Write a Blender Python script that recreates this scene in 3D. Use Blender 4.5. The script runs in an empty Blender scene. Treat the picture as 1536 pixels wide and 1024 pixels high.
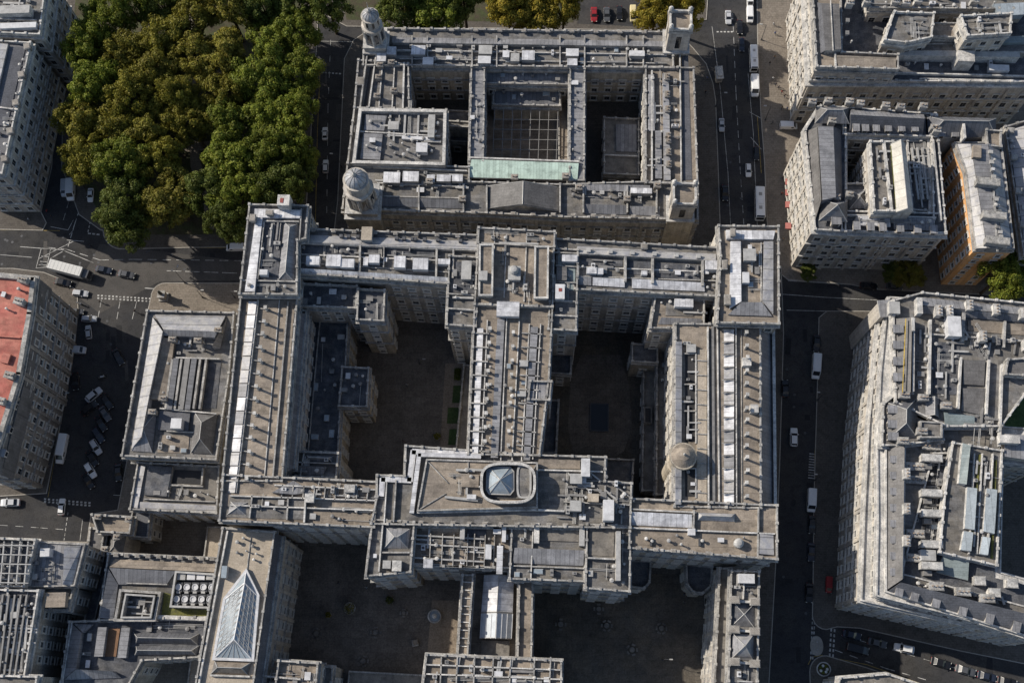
import bpy, math, random
from mathutils import Vector, Matrix
R = math.radians
sc = bpy.context.scene
COL = sc.collection

# ---------------------------------------------------------------- camera model
F, CX, CY, H = 1850.0, 768.0, 512.0, 312.0        # focal length in pixels of the 1536 wide picture, height in metres
Zc = Vector((-32, 538, 1850)).normalized()
Yc = Vector((192, (1850*1850+32*192)/538.0, -1850)).normalized()
Xc = Yc.cross(Zc)

def P(px, py, z=0.0):
    """surveyed position: where the sight line of a picture point meets height z"""
    c = Vector((px-CX, CY-py, -F))
    d = Vector((Xc.dot(c), Yc.dot(c), Zc.dot(c)))
    t = (z-H)/d.z
    return Vector((d.x*t, d.y*t, z))

# ---------------------------------------------------------------- materials
MATS = {}
def nd(nt, t, **k):
    n = nt.nodes.new(t)
    for a, v in k.items(): setattr(n, a, v)
    return n

def mat(name, col, var=0.25, scale=0.25, rough=0.8, seam=None, seam_w=0.1, seam_d=0.55, brick=None, streak=0.0,
        stain=0.0, metal=0.0, rnd=0.0, fine=0.15, bump=0.0, spec=0.3, tint=None, trans=0.0, patch=0.0):
    m = bpy.data.materials.new(name); m.use_nodes = True
    nt = m.node_tree; L = nt.links.new
    bs = nt.nodes['Principled BSDF']
    bs.inputs['Roughness'].default_value = rough
    bs.inputs['Metallic'].default_value = metal
    bs.inputs['Specular IOR Level'].default_value = spec
    geo = nd(nt, 'ShaderNodeNewGeometry'); pos = geo.outputs['Position']
    def mult(a, b):
        n = nd(nt, 'ShaderNodeMath', operation='MULTIPLY'); L(a, n.inputs[0])
        if isinstance(b, float): n.inputs[1].default_value = b
        else: L(b, n.inputs[1])
        return n.outputs[0]
    def ramp(f, lo, hi, a=0.3, b=0.7):
        n = nd(nt, 'ShaderNodeMapRange'); L(f, n.inputs[0])
        n.inputs[1].default_value = a; n.inputs[2].default_value = b
        n.inputs[3].default_value = lo; n.inputs[4].default_value = hi
        return n.outputs[0]
    def noise(s, det=4, vec=None, ro=0.6):
        n = nd(nt, 'ShaderNodeTexNoise'); n.inputs['Scale'].default_value = s
        n.inputs['Detail'].default_value = det; n.inputs['Roughness'].default_value = ro
        L(vec or pos, n.inputs['Vector']); return n.outputs['Fac']
    def scaled(v):
        n = nd(nt, 'ShaderNodeVectorMath', operation='MULTIPLY'); L(pos, n.inputs[0]); n.inputs[1].default_value = v
        return n.outputs[0]
    f = ramp(noise(scale, 5), 1-var, 1+var)
    if fine: f = mult(f, ramp(noise(3.0, 3), 1-fine, 1+fine))
    if streak: f = mult(f, ramp(noise(1.0, 4, scaled((0.9, 0.9, 0.07))), 1-streak, 1+streak*0.4, 0.35, 0.65))
    if stain: f = mult(f, ramp(noise(0.55, 6, scaled((1, 1, 1)), 0.72), 1-stain, 1.0, 0.38, 0.5))
    if patch:
        b = nd(nt, 'ShaderNodeTexBrick'); L(scaled((0.21, 0.27, 0)), b.inputs['Vector'])
        b.inputs['Color1'].default_value = (1-patch,)*3+(1,); b.inputs['Color2'].default_value = (1+patch,)*3+(1,)
        b.inputs['Mortar'].default_value = (1-patch*0.6,)*3+(1,); b.inputs['Scale'].default_value = 1.0
        b.inputs['Mortar Size'].default_value = 0.012
        f = mult(f, b.outputs['Color'])
    if seam:
        ax, stp = seam
        sx = nd(nt, 'ShaderNodeSeparateXYZ'); L(pos, sx.inputs[0])
        q = mult(sx.outputs['XYZ'.index(ax)], 1.0/stp)
        fr = nd(nt, 'ShaderNodeMath', operation='FRACT'); L(q, fr.inputs[0])
        lt = nd(nt, 'ShaderNodeMath', operation='LESS_THAN'); L(fr.outputs[0], lt.inputs[0]); lt.inputs[1].default_value = seam_w
        f = mult(f, ramp(lt.outputs[0], 1.0, seam_d, 0, 1))
        fl = nd(nt, 'ShaderNodeMath', operation='FLOOR'); L(q, fl.inputs[0])
        wn = nd(nt, 'ShaderNodeTexWhiteNoise', noise_dimensions='1D'); L(fl.outputs[0], wn.inputs['W'])
        f = mult(f, ramp(wn.outputs['Value'], 0.86, 1.12, 0, 1))
    if brick:
        bw, bh, plane = brick
        v = pos
        if plane == 'wall':
            sx = nd(nt, 'ShaderNodeSeparateXYZ'); L(pos, sx.inputs[0])
            ad = nd(nt, 'ShaderNodeMath', operation='ADD'); L(sx.outputs[0], ad.inputs[0]); L(sx.outputs[1], ad.inputs[1])
            cb = nd(nt, 'ShaderNodeCombineXYZ'); L(ad.outputs[0], cb.inputs[0]); L(sx.outputs[2], cb.inputs[1]); v = cb.outputs[0]
        b = nd(nt, 'ShaderNodeTexBrick'); L(v, b.inputs['Vector'])
        b.inputs['Scale'].default_value = 1.0; b.inputs['Brick Width'].default_value = bw; b.inputs['Row Height'].default_value = bh
        b.inputs['Mortar Size'].default_value = 0.04
        b.inputs['Color1'].default_value = (1, 1, 1, 1); b.inputs['Color2'].default_value = (0.86,)*3+(1,)
        b.inputs['Mortar'].default_value = (0.68,)*3+(1,)
        f = mult(f, b.outputs['Color'])
    if rnd:
        oi = nd(nt, 'ShaderNodeObjectInfo'); f = mult(f, ramp(oi.outputs['Random'], 1-rnd, 1+rnd, 0, 1))
    base = nd(nt, 'ShaderNodeMix', data_type='RGBA', blend_type='MIX')
    base.inputs[6].default_value = tuple(col)+(1,)
    base.inputs[7].default_value = tuple(tint or col)+(1,)
    if tint: L(ramp(noise(scale*2.3, 4), 0, 1, 0.4, 0.62), base.inputs[0])
    else: base.inputs[0].default_value = 0
    vm = nd(nt, 'ShaderNodeVectorMath', operation='SCALE'); L(base.outputs[2], vm.inputs[0]); L(f, vm.inputs['Scale'])
    L(vm.outputs[0], bs.inputs['Base Color'])
    if bump:
        bn = nd(nt, 'ShaderNodeBump'); bn.inputs['Strength'].default_value = bump; bn.inputs['Distance'].default_value = 0.15
        L(noise(1.5, 5), bn.inputs['Height']); L(bn.outputs[0], bs.inputs['Normal'])
    if trans:
        tb = nd(nt, 'ShaderNodeBsdfTranslucent'); L(vm.outputs[0], tb.inputs[0])
        mx = nd(nt, 'ShaderNodeMixShader'); mx.inputs[0].default_value = trans
        L(bs.outputs[0], mx.inputs[1]); L(tb.outputs[0], mx.inputs[2]); L(mx.outputs[0], nt.nodes['Material Output'].inputs[0])
    MATS[name] = m
    return m

mat('stone', (.43,.39,.335), .2, .12, .85, streak=.35, stain=.22, brick=(1.6,.8,'wall'), tint=(.30,.285,.265))
mat('stone_warm', (.47,.41,.32), .18, .15, .85, streak=.3, stain=.15, brick=(1.6,.8,'wall'), tint=(.35,.315,.265))
mat('stone_white', (.52,.475,.41), .15, .12, .8, streak=.25, stain=.12, brick=(2.0,.9,'wall'), tint=(.38,.355,.33))
mat('stone_grey', (.29,.265,.235), .2, .15, .85, streak=.3, stain=.2, brick=(1.4,.7,'wall'))
mat('coping', (.35,.335,.31), .3, .3, .8, stain=.35, tint=(.23,.225,.22), fine=.35)
mat('coping_light', (.50,.48,.45), .28, .3, .7, stain=.25, tint=(.33,.325,.315), fine=.3)
mat('surround', (.50,.475,.43), .15, .5, .8, stain=.15)
mat('roof_tan', (.262,.222,.18), .16, .10, .9, patch=.14, stain=.28, tint=(.20,.172,.145), fine=.18, seam=('Y',3.1), seam_w=.035, seam_d=.7)
mat('roof_tan_pale', (.36,.31,.25), .16, .10, .9, patch=.08, stain=.1, tint=(.29,.25,.20), fine=.2)
mat('roof_grey', (.15,.147,.147), .3, .12, .85, patch=.22, stain=.35, tint=(.15,.138,.122), fine=.2)
mat('roof_dark', (.062,.066,.077), .25, .2, .85, patch=.15, stain=.2, tint=(.11,.11,.115), fine=.3)
mat('roof_concrete', (.19,.175,.155), .2, .2, .9, patch=.06, stain=.3, tint=(.14,.13,.12))
mat('lead_x', (.225,.225,.235), .2, .25, .55, seam=('X',1.05), stain=.2, fine=.15, tint=(.18,.18,.19))
mat('lead_y', (.225,.225,.235), .2, .25, .55, seam=('Y',1.05), stain=.2, fine=.15, tint=(.18,.18,.19))
mat('lead_dark_x', (.13,.133,.145), .2, .25, .55, seam=('X',1.0), stain=.2, fine=.15)
mat('lead_dark_y', (.13,.133,.145), .2, .25, .55, seam=('Y',1.0), stain=.2, fine=.15)
mat('lead_white_x', (.56,.56,.575), .2, .3, .5, seam=('X',1.3), seam_d=.68, stain=.25, fine=.1, tint=(.40,.40,.42))
mat('lead_white_y', (.56,.56,.575), .2, .3, .5, seam=('Y',1.3), seam_d=.68, stain=.25, fine=.1, tint=(.40,.40,.42))
mat('lead_pale_y', (.36,.35,.34), .15, .3, .5, seam=('Y',2.6), seam_d=.6, stain=.25, fine=.12, tint=(.29,.29,.31))
mat('lead_dome', (.31,.315,.33), .15, .5, .4, stain=.2)
mat('roof_white', (.44,.42,.38), .1, .3, .6, seam=('Y',2.2), seam_d=.8, stain=.15)
mat('slate', (.105,.108,.122), .2, .3, .6, brick=(.9,.5,'flat'), stain=.15, fine=.2)
mat('slate_grey', (.135,.13,.128), .25, .3, .65, brick=(1.4,.8,'flat'), stain=.2, fine=.2)
mat('copper', (.42,.53,.465), .16, .3, .6, seam=('X',.8), seam_d=.68, stain=.28, fine=.08)
mat('copper_grey', (.19,.225,.23), .12, .4, .5, seam=('Y',.9), seam_d=.75, stain=.15)
mat('blue_sheet', (.25,.285,.315), .12, .4, .4, seam=('X',1.6), seam_d=.75, stain=.15)
mat('roof_red', (.33,.105,.085), .22, .12, .85, patch=.12, stain=.25, tint=(.37,.15,.115), fine=.1)
mat('render_orange', (.64,.38,.20), .12, .2, .85, streak=.2, stain=.08, tint=(.60,.33,.14))
mat('brown_brick', (.21,.12,.07), .2, .2, .9, brick=(.6,.3,'wall'))
mat('glass', (.018,.021,.026), .3, .5, .12, spec=.5, fine=0)
mat('skylight_glass', (.25,.29,.32), .2, .5, .12, spec=.6, fine=.1)
mat('glass_pale', (.40,.43,.46), .15, .5, .25, spec=.5, fine=.1)
mat('painted_shade', (.03,.03,.032), .2, .5, .8)  # near black that paints the shade of wells and gaps
mat('metal_light', (.33,.325,.315), .18, .6, .45, stain=.2, fine=.1)
mat('metal_white', (.50,.50,.51), .15, .6, .5, stain=.2, fine=.08)
mat('metal_grey', (.19,.185,.18), .2, .6, .5, stain=.2)
mat('metal_dark', (.06,.062,.068), .2, .6, .5)
mat('brick_chimney', (.29,.265,.235), .2, .5, .9, stain=.25, brick=(.5,.25,'wall'))
mat('terracotta', (.26,.21,.17), .15, 1, .8)
mat('red_panel', (.22,.06,.05), .1, 1, .6)
mat('asphalt', (.034,.034,.037), .28, .05, .9, stain=.3, tint=(.048,.046,.045), fine=.25)
mat('asphalt_old', (.062,.059,.057), .2, .06, .9, stain=.15, tint=(.075,.07,.066), fine=.2)
mat('asphalt_new', (.024,.024,.026), .2, .2, .9, fine=.25)
mat('pool_water', (.012,.012,.013), .1, .2, .12)
mat('paving', (.105,.093,.081), .15, .1, .9, brick=(.9,.6,'flat'), stain=.25, fine=.2)
mat('paving_pale', (.20,.172,.142), .14, .1, .9, brick=(1.0,.7,'flat'), stain=.2, fine=.2)
mat('kerb', (.30,.28,.25), .15, .5, .9)
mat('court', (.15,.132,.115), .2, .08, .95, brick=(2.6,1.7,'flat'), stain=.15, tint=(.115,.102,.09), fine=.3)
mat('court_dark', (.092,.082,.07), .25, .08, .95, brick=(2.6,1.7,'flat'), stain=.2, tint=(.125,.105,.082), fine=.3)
mat('court_pale', (.22,.18,.14), .2, .08, .95, stain=.2, fine=.3)
mat('soil', (.06,.05,.033), .3, .2, .95, tint=(.05,.06,.025), fine=.3)
mat('lawn', (.045,.075,.024), .25, .3, .9, tint=(.06,.085,.03), fine=.35)
mat('moss', (.13,.13,.03), .3, .5, .9, tint=(.09,.09,.04), fine=.35)
mat('line_white', (.42,.415,.40), .25, .8, .8, stain=.6, fine=.25)
mat('line_yellow', (.42,.30,.07), .2, .8, .8, stain=.4)
mat('leaf_green', (.115,.148,.019), .35, .35, .6, rnd=.18, fine=.4, tint=(.155,.165,.023), trans=.3, spec=.2)
mat('leaf_dark', (.083,.110,.021), .35, .35, .6, rnd=.15, fine=.4, tint=(.105,.118,.023), trans=.3, spec=.2)
mat('leaf_olive', (.158,.152,.022), .35, .35, .6, rnd=.15, fine=.4, tint=(.185,.16,.024), trans=.3, spec=.2)
mat('leaf_brown', (.178,.150,.026), .3, .35, .6, rnd=.15, fine=.4, tint=(.165,.16,.024), trans=.3, spec=.2)
mat('leaf_yellow', (.25,.185,.022), .3, .35, .6, rnd=.12, fine=.4, tint=(.19,.17,.024), trans=.3, spec=.2)
mat('bark', (.07,.055,.04), .3, 1, .9)
def paint(n, c, r=.3): mat(n, c, .04, .5, r, fine=.05, spec=.5)
paint('paint_white', (.68,.68,.68)); paint('paint_silver', (.42,.43,.45)); paint('paint_black', (.012,.012,.014))
paint('paint_darkblue', (.02,.026,.042)); paint('paint_grey', (.075,.078,.085)); paint('paint_red', (.24,.018,.022))
paint('paint_cream', (.62,.53,.30)); paint('paint_trailer', (.50,.50,.49), .6)
mat('tyre', (.012,.012,.012), .1, 1, .9)
mat('lamp_glass', (.7,.7,.65), .05, 1, .2); mat('tail_glass', (.35,.02,.02), .05, 1, .3)
mat('bronze', (.04,.038,.03), .3, 1, .5)
mat('skin', (.42,.27,.20), .05, 1, .6); mat('hair_dark', (.03,.022,.016), .1, 1, .7)
for n, c in (('cloth_black', (.015,.015,.018)), ('cloth_navy', (.02,.03,.07)), ('cloth_blue', (.06,.11,.26)), ('cloth_white', (.6,.6,.58)),
             ('cloth_red', (.3,.03,.03)), ('cloth_tan', (.3,.22,.14)), ('cloth_grey', (.12,.12,.13)), ('cloth_jeans', (.05,.07,.12))):
    mat(n, c, .1, 1, .85)

# ---------------------------------------------------------------- geometry
def ccw(p):
    a = sum(p[i].x*p[(i+1) % len(p)].y - p[(i+1) % len(p)].x*p[i].y for i in range(len(p)))
    return list(p) if a > 0 else list(reversed(p))

def offset(p, d):
    """mitred offset of a CCW polygon, d > 0 grows it"""
    n = len(p); out = []
    for i in range(n):
        a, b, c = p[i-1], p[i], p[(i+1) % n]
        e1 = Vector((b.x-a.x, b.y-a.y)).normalized(); e2 = Vector((c.x-b.x, c.y-b.y)).normalized()
        n1 = Vector((e1.y, -e1.x)); n2 = Vector((e2.y, -e2.x))
        m = n1+n2
        k = 1+n1.dot(n2)
        m = m/max(k, .35)
        out.append(Vector((b.x+m.x*d, b.y+m.y*d, b.z)))
    return out

class G:
    def __init__(s): s.v = []; s.f = []; s.m = []
    def face(s, idx, m): s.f.append(idx); s.m.append(m)
    def put(s, vs, fs, m):
        k = len(s.v); s.v += [Vector(v) for v in vs]
        for i, f in enumerate(fs):
            s.f.append([k+j for j in f]); s.m.append(m if isinstance(m, str) else m[i])
        return s
    def add(s, o): return s.put(o.v, o.f, list(o.m))
    def solid(s, top, zb, m, side=None):
        top = ccw(top); n = len(top); side = side or m
        vs = list(top)+[Vector((t.x, t.y, zb)) for t in top]
        fs = [list(range(n))]+[[n+i, n+(i+1) % n, (i+1) % n, i] for i in range(n)]+[[n+n-1-i for i in range(n)]]
        return s.put(vs, fs, [m]+[side]*(n+1))
    def box(s, c, w, d, z0, z1, rot, m, top=None):
        ca, sa = math.cos(rot), math.sin(rot)
        q = [Vector((c.x+x*w/2*ca-y*d/2*sa, c.y+x*w/2*sa+y*d/2*ca, z1)) for x, y in ((-1,-1),(1,-1),(1,1),(-1,1))]
        return s.solid(q, z0, top or m, m)
    def ring(s, p, o, i, z0, z1, m, top=None):
        p = ccw(p); n = len(p); po, pi = offset(p, o), offset(p, i)
        vs = []
        for z in (z0, z1):
            vs += [Vector((q.x, q.y, z)) for q in po]+[Vector((q.x, q.y, z)) for q in pi]
        fs = []; ms = []
        for a in range(n):
            b = (a+1) % n
            fs += [[a, b, 2*n+b, 2*n+a], [2*n+a, 2*n+b, 3*n+b, 3*n+a], [n+b, n+a, 3*n+a, 3*n+b], [b, a, n+a, n+b]]
            ms += [m, top or m, m, m]
        return s.put(vs, fs, ms)
    def strip(s, pts, w, z0, z1, m, top=None):
        for a, b in zip(pts, pts[1:]):
            d = Vector((b.x-a.x, b.y-a.y)); L = d.length
            if L < .01: continue
            s.box(Vector(((a.x+b.x)/2, (a.y+b.y)/2, 0)), L+w*.5, w, z0, z1, math.atan2(d.y, d.x), m, top)
        return s
    def tube(s, a, b, r0, r1, m, n=8, caps=True):
        a, b = Vector(a), Vector(b); ax = (b-a).normalized()
        u = ax.orthogonal().normalized(); w = ax.cross(u)
        vs = []
        for c, r in ((a, r0), (b, r1)):
            vs += [c+(u*math.cos(2*math.pi*i/n)+w*math.sin(2*math.pi*i/n))*r for i in range(n)]
        fs = [[i, (i+1) % n, n+(i+1) % n, n+i] for i in range(n)]
        if caps: fs += [list(range(n))[::-1], list(range(n, 2*n))]
        return s.put(vs, fs, m)
    def lathe(s, c, prof, m, n=24, sx=1, sy=1, rot=0):
        vs = []
        for r, z in prof:
            for i in range(n):
                a = 2*math.pi*i/n+rot
                vs.append(Vector((c.x+math.cos(a)*r*sx, c.y+math.sin(a)*r*sy, z)))
        fs = []
        for k in range(len(prof)-1):
            for i in range(n):
                j = (i+1) % n
                fs.append([k*n+i, k*n+j, (k+1)*n+j, (k+1)*n+i])
        fs.append(list(range(n))[::-1]); fs.append([(len(prof)-1)*n+i for i in range(n)])
        return s.put(vs, fs, m)
    def mesh(s, name, off=Vector((0,0,0))):
        me = bpy.data.meshes.new(name)
        me.from_pydata([tuple(v-off) for v in s.v], [], s.f)
        names = []
        for m in s.m:
            if m not in names: names.append(m)
        for m in names: me.materials.append(MATS[m])
        ix = {m: i for i, m in enumerate(names)}
        me.polygons.foreach_set('material_index', [ix[m] for m in s.m])
        me.update()
        return me

def link(name, data, parent=None):
    o = bpy.data.objects.new(name, data); COL.objects.link(o)
    if parent: o.parent = parent
    return o
def tag(o, label, cat, group=None):
    o['label'] = label; o['category'] = cat
    if group: o['group'] = group
    return o
def thing(name, label, cat, loc, rz=0, group=None):
    o = link(name, None); o.location = loc; o.rotation_euler = (0, 0, rz); o.empty_display_size = 1
    return tag(o, label, cat, group)
def structure(name, g):
    o = link(name, g.mesh(name)); o['kind'] = 'structure'; return o

# ---------------------------------------------------------------- buildings
BUILDINGS = []
mat('blind', (.30,.28,.25), .15, .5, .7)
def win_geo(w, h, full=True, sur='surround', blind=0):
    g = G(); V = Vector
    def bx(x0, x1, y0, y1, z0, z1, m):
        g.put([V((x, y, z)) for z in (z0, z1) for x, y in ((x0,y0),(x1,y0),(x1,y1),(x0,y1))],
              [[3,2,1,0],[4,5,6,7],[0,1,5,4],[1,2,6,5],[2,3,7,6],[3,0,4,7]], m)
    bx(-w/2, w/2, -.05, .03, -h/2, h/2, 'glass')
    if full:
        bx(-w/2-.28, -w/2, -.05, .16, -h/2, h/2, sur); bx(w/2, w/2+.28, -.05, .16, -h/2, h/2, sur)
        bx(-w/2-.4, w/2+.4, -.05, .3, h/2, h/2+.3, sur); bx(-w/2-.4, w/2+.4, -.05, .36, -h/2-.25, -h/2, sur)
        bx(-.035, .035, -.04, .06, -h/2, h/2, 'metal_grey'); bx(-w/2, w/2, -.04, .055, -.035, .035, 'metal_grey')
        if blind: bx(-w/2+.03, w/2-.03, -.04, .04, h/2-h*blind, h/2, 'blind')
    else:
        bx(-w/2-.35, w/2+.35, -.05, .25, -h/2-.2, -h/2, sur); bx(-w/2-.35, w/2+.35, -.05, .22, h/2, h/2+.22, sur)
    return g

class Bld:
    def __init__(s, name, label, cat, px, py, rot=0.0, group=None):
        s.loc = P(px, py, 0); s.root = thing(name, label, cat, s.loc, 0, group)
        s.rot = rot; s.items = {}; s.wins = []; s.sur = 'surround'; BUILDINGS.append(s)
    def put(s, name, g, kids=(), size=None):
        if size is None:
            xs = [v.x for v in g.v]; ys = [v.y for v in g.v]; size = (max(xs)-min(xs))*(max(ys)-min(ys))
        s.items.setdefault(name, []).append((size, g, kids)); return g
    def block(s, pts, z1, z0=-.3, wall='stone', roof='roof_grey', par=.9, pw=.36, cor=.5, win=None, ledges=(), skip=(), parm='coping', pil=0, hole=None):
        p = [P(x, y, z1) for x, y in pts]
        p = ccw(p); n = len(p)
        g = G(); vs = [Vector((q.x, q.y, z0)) for q in p]+p
        g.put(vs, [[i, (i+1) % n, n+(i+1) % n, n+i] for i in range(n)], wall)
        if pil:
            for i in range(n):
                a, b = p[i], p[(i+1) % n]; e = Vector((b.x-a.x, b.y-a.y, 0)); L = e.length
                if L < 8: continue
                e.normalize(); k = max(1, round(L/pil)); st = L/k
                for j in range(k+1):
                    c = a+e*(min(max(j*st, .5), L-.5))
                    g.box(c+Vector((e.y, -e.x, 0))*.1, .8, .5, z0, z1-1.0, math.atan2(e.y, e.x), wall)
        s.put('wall', g)
        g = G(); g.solid(p, z1-.25, roof); s.put('roof', g)
        if par:
            pg = G().ring(p, .12, .12-pw, z1-.5, z1+par, parm); po = offset(p, .12-pw/2)
            for i in range(n):                        # balustrade piers
                a, c = po[i], po[(i+1) % n]; L = (c-a).length; k = max(1, round(L/3.6))
                for j in range(k if par > .5 else 0): q = a.lerp(c, j/k); pg.box(q, .62, .62, z1-.3, z1+par+.28, math.atan2(c.y-a.y, c.x-a.x), parm)
            s.put('parapet', pg)
        lg = G()
        if cor: lg.ring(p, cor, -.02, z1-1.5, z1-.8, parm); lg.ring(p, cor*.6, -.02, z1-2.1, z1-1.503, parm)
        if lg.v: s.put('cornice', lg)
        for z in ledges: s.put('string_course', G().ring(p, .4, -.02, z, z+.45, parm))
        if win: s.windows(p, z0, z1, win, skip)
        return p
    def windows(s, p, z0, z1, w, skip=()):
        n = len(p)
        for i in range(n):
            if i in skip: continue
            a, b = p[i], p[(i+1) % n]; e = Vector((b.x-a.x, b.y-a.y, 0)); L = e.length
            if L < w['sp']*.9: continue
            e.normalize(); nrm = Vector((e.y, -e.x, 0)); k = max(1, int(L/w['sp'])); st = L/k
            z = max(z0, 0)+w.get('z0', 2.6); r = 0
            while z+w['h']/2 < z1-w.get('top', 2.2):
                hh = w['h']*(.62 if w.get('mix') and r % 3 == 2 else 1)
                for j in range(k):
                    c = a+e*((j+.5)*st)
                    s.wins.append((Vector((c.x, c.y, z)), nrm.copy(), w['w'], hh))
                z += w['fh']; r += 1
            zt = z1-w.get('top', 2.2)+.55
    def bx(s, name, x0, y0, x1, y1, z0, z1, m, rot=None, top=None, lip=0, kids=()):
        """box whose top covers the given picture rectangle, squared to the building"""
        l, r = P(x0, (y0+y1)/2, z1), P(x1, (y0+y1)/2, z1); t, b = P((x0+x1)/2, y0, z1), P((x0+x1)/2, y1, z1)
        c = (l+r+t+b)/4; g = G()
        rt = s.rot if rot is None else rot
        w, d = (r-l).length, (t-b).length
        g.box(c, w, d, z0, z1, rt, m, top)
        if lip: g.box(c, w+.3, d+.3, z1-.12, z1+lip, rt, m, top)
        return s.put(name, g, kids)
    def flat(s, name, pts, z, m, h=.1, zb=None, side=None):
        return s.put(name, G().solid([P(x, y, z+h) for x, y in pts], z-.02 if zb is None else zb, m, side))
    def slope(s, name, pts, zb, m, side=None):
        return s.put(name, G().solid([P(x, y, z) for x, y, z in pts], zb, m, side))
    def line(s, name, pts, z, w=.3, h=.4, m='coping', zb=None):
        if name == 'parapet_wall': w *= .65; h *= .8
        return s.put(name, G().strip([P(x, y, z+h) for x, y in pts], w, z-.05 if zb is None else zb, z+h, m))
    def hip(s, name, pts, z0, h, m1, m2=None, axis='x', inset=None, kids=()):
        """pts: TL, TR, BR, BL at eaves height"""
        tl, tr, br, bl = [P(x, y, z0) for x, y in pts]; m2 = m2 or m1
        g = G()
        if axis == 'x':
            a, b = (tl+bl)/2, (tr+br)/2; k = (tl-bl).length/2 if inset is None else inset
        else:
            a, b = (tl+tr)/2, (bl+br)/2; k = (tl-tr).length/2 if inset is None else inset
        d = (b-a); L = d.length; k = min(k, L*.49); d.normalize()
        ra, rb = a+d*k+Vector((0,0,h)), b-d*k+Vector((0,0,h))
        vs = [tl, tr, br, bl, ra, rb]
        if axis == 'x': fs = [[0,4,5,1],[2,5,4,3],[3,4,0],[1,5,2]]
        else: fs = [[0,3,5,4],[1,4,5,2],[0,4,1],[3,2,5]]
        # faces as drawn are turned outwards
        ff = []
        for f in fs:
            nn = (vs[f[1]]-vs[f[0]]).cross(vs[f[2]]-vs[f[0]])
            ff.append(f if nn.z > 0 else f[::-1])
        g.put(vs, ff, [m1, m1, m2, m2])
        g.put(vs[:4], [[0,1,2,3]], m1)
        for q in ((ra, rb), (tl, ra), (bl, ra if axis == 'x' else rb), (tr, rb if axis == 'x' else ra), (br, rb)):
            g.tube(q[0], q[1], .11, .11, 'metal_light', 5)
        return s.put(name, g, kids)
    def chimney(s, px, py, z, w=1.2, d=.8, h=2.2, m='brick_chimney', pots=0, rot=None):
        rt = s.rot if rot is None else rot
        c = P(px, py, z); g = G(); g.box(c, w, d, z-.1, z+h, rt, m); g.box(c, w+.3, d+.3, z+h-.35, z+h-.1, rt, 'coping', 'coping')
        kids = []
        for i in range(pots):
            o = ((i+.5)/pots-.5)*w if w > d else 0; o2 = ((i+.5)/pots-.5)*d if w <= d else 0
            q = c+Vector((math.cos(rt)*o-math.sin(rt)*o2, math.sin(rt)*o+math.cos(rt)*o2, 0))
            kids.append(('chimney_pot', G().lathe(q, [(.2, z+h-.1), (.15, z+h+.55), (.19, z+h+.6)], 'terracotta', 8)))
        s.put('chimney', g, kids)
    def post(s, px, py, z, h=2.0, w=.75):
        h *= 1.35; w *= .62
        c = P(px, py, z); g = G(); g.box(c, w, w, z-.05, z+h, s.rot, 'coping_light'); g.box(c, w+.35, w+.35, z+h, z+h+.22, s.rot, 'coping_light')
        g.box(c, w+.3, w+.3, z-.05, z+.35, s.rot, 'coping'); s.put('vent_stack', g)
    def unit(s, c, w, d, z, h, rot, m='metal_light'):
        g = G(); g.box(c, w, d, z+.18, z+h, rot, m); g.box(c, w*.86, d*.86, z-.05, z+.2, rot, 'metal_dark')
        n = max(1, round(max(w, d)/1.1))
        for i in range(n):
            o = ((i+.5)/n-.5)*max(w, d); q = c+Vector((math.cos(rot)*o, math.sin(rot)*o, 0)) if w >= d else c+Vector((-math.sin(rot)*o, math.cos(rot)*o, 0))
            r = min(w, d, max(w, d)/n)*.36
            g.lathe(q, [(r, z+h-.02), (r, z+h+.07), (r*.86, z+h+.07), (r*.86, z+h+.03)], 'metal_grey', 10)
            g.lathe(q, [(r*.84, z+h-.01), (r*.84, z+h+.035)], 'metal_dark', 10)
        s.put('air_conditioner', g)
    def clutter(s, quad, z, n, seed, kinds='udvhps', big=1.0):
        n = int(n*1.45); big *= .78
        """small rooftop plant spread over a roof; quad is TL, TR, BR, BL in picture points at height z"""
        r = random.Random(seed); q = [P(x, y, z) for x, y in quad]
        wx = (q[1]-q[0]).length; wy = (q[3]-q[0]).length
        used = []
        def at(u, v): return q[0]*(1-u)*(1-v)+q[1]*u*(1-v)+q[2]*u*v+q[3]*(1-u)*v
        for _ in range(n):
            k = r.choice(kinds)
            if k in 'pd' and r.random() < .4: k = 'v'
            u, v = r.uniform(.05,.95), r.uniform(.08,.92); c = at(u, v)
            rad = 1.3 if k in 'uhs' else .7
            if k in 'uhsv' and any((c-o).length < rad+ro for o, ro in used):
                continue
            used.append((c, rad)); rt = s.rot+(math.pi/2 if r.random() < .5 else 0)
            if k == 'u': s.unit(c, r.uniform(.9,2.4)*big, r.uniform(.8,1.2)*big, z, r.uniform(.7,1.5), rt, r.choice(['metal_light','metal_light','metal_grey','metal_white']))
            elif k == 'd':
                du = r.random() < .5; L = r.uniform(2.5, min(7, .7*(wx if du else wy)+.5))
                e = ((q[1]-q[0]) if du else (q[3]-q[0])).normalized(); a = c-e*L/2; b = c+e*L/2
                u0 = .35 if min(wx, wy) < 4 else .5
                s.put('duct', G().strip([a, b], r.uniform(.3,.55), z+.25, z+.25+r.uniform(.3,.5), r.choice(['metal_light','metal_grey','metal_light'])).strip([c-e*.2, c+e*.2], .25, z-.05, z+.26, 'metal_dark'))
            elif k == 'p':
                du = r.random() < .5; L = r.uniform(3, .8*(wx if du else wy)+1); e = ((q[1]-q[0]) if du else (q[3]-q[0])).normalized()
                a, b = c-e*L/2, c+e*L/2; g = G()
                for j in range(r.choice([1, 2, 3])):
                    of = Vector((-e.y, e.x, 0))*j*.3; g.tube(a+of+Vector((0,0,.3)), b+of+Vector((0,0,.3)), .07, .07, 'metal_light', 5)
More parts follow.
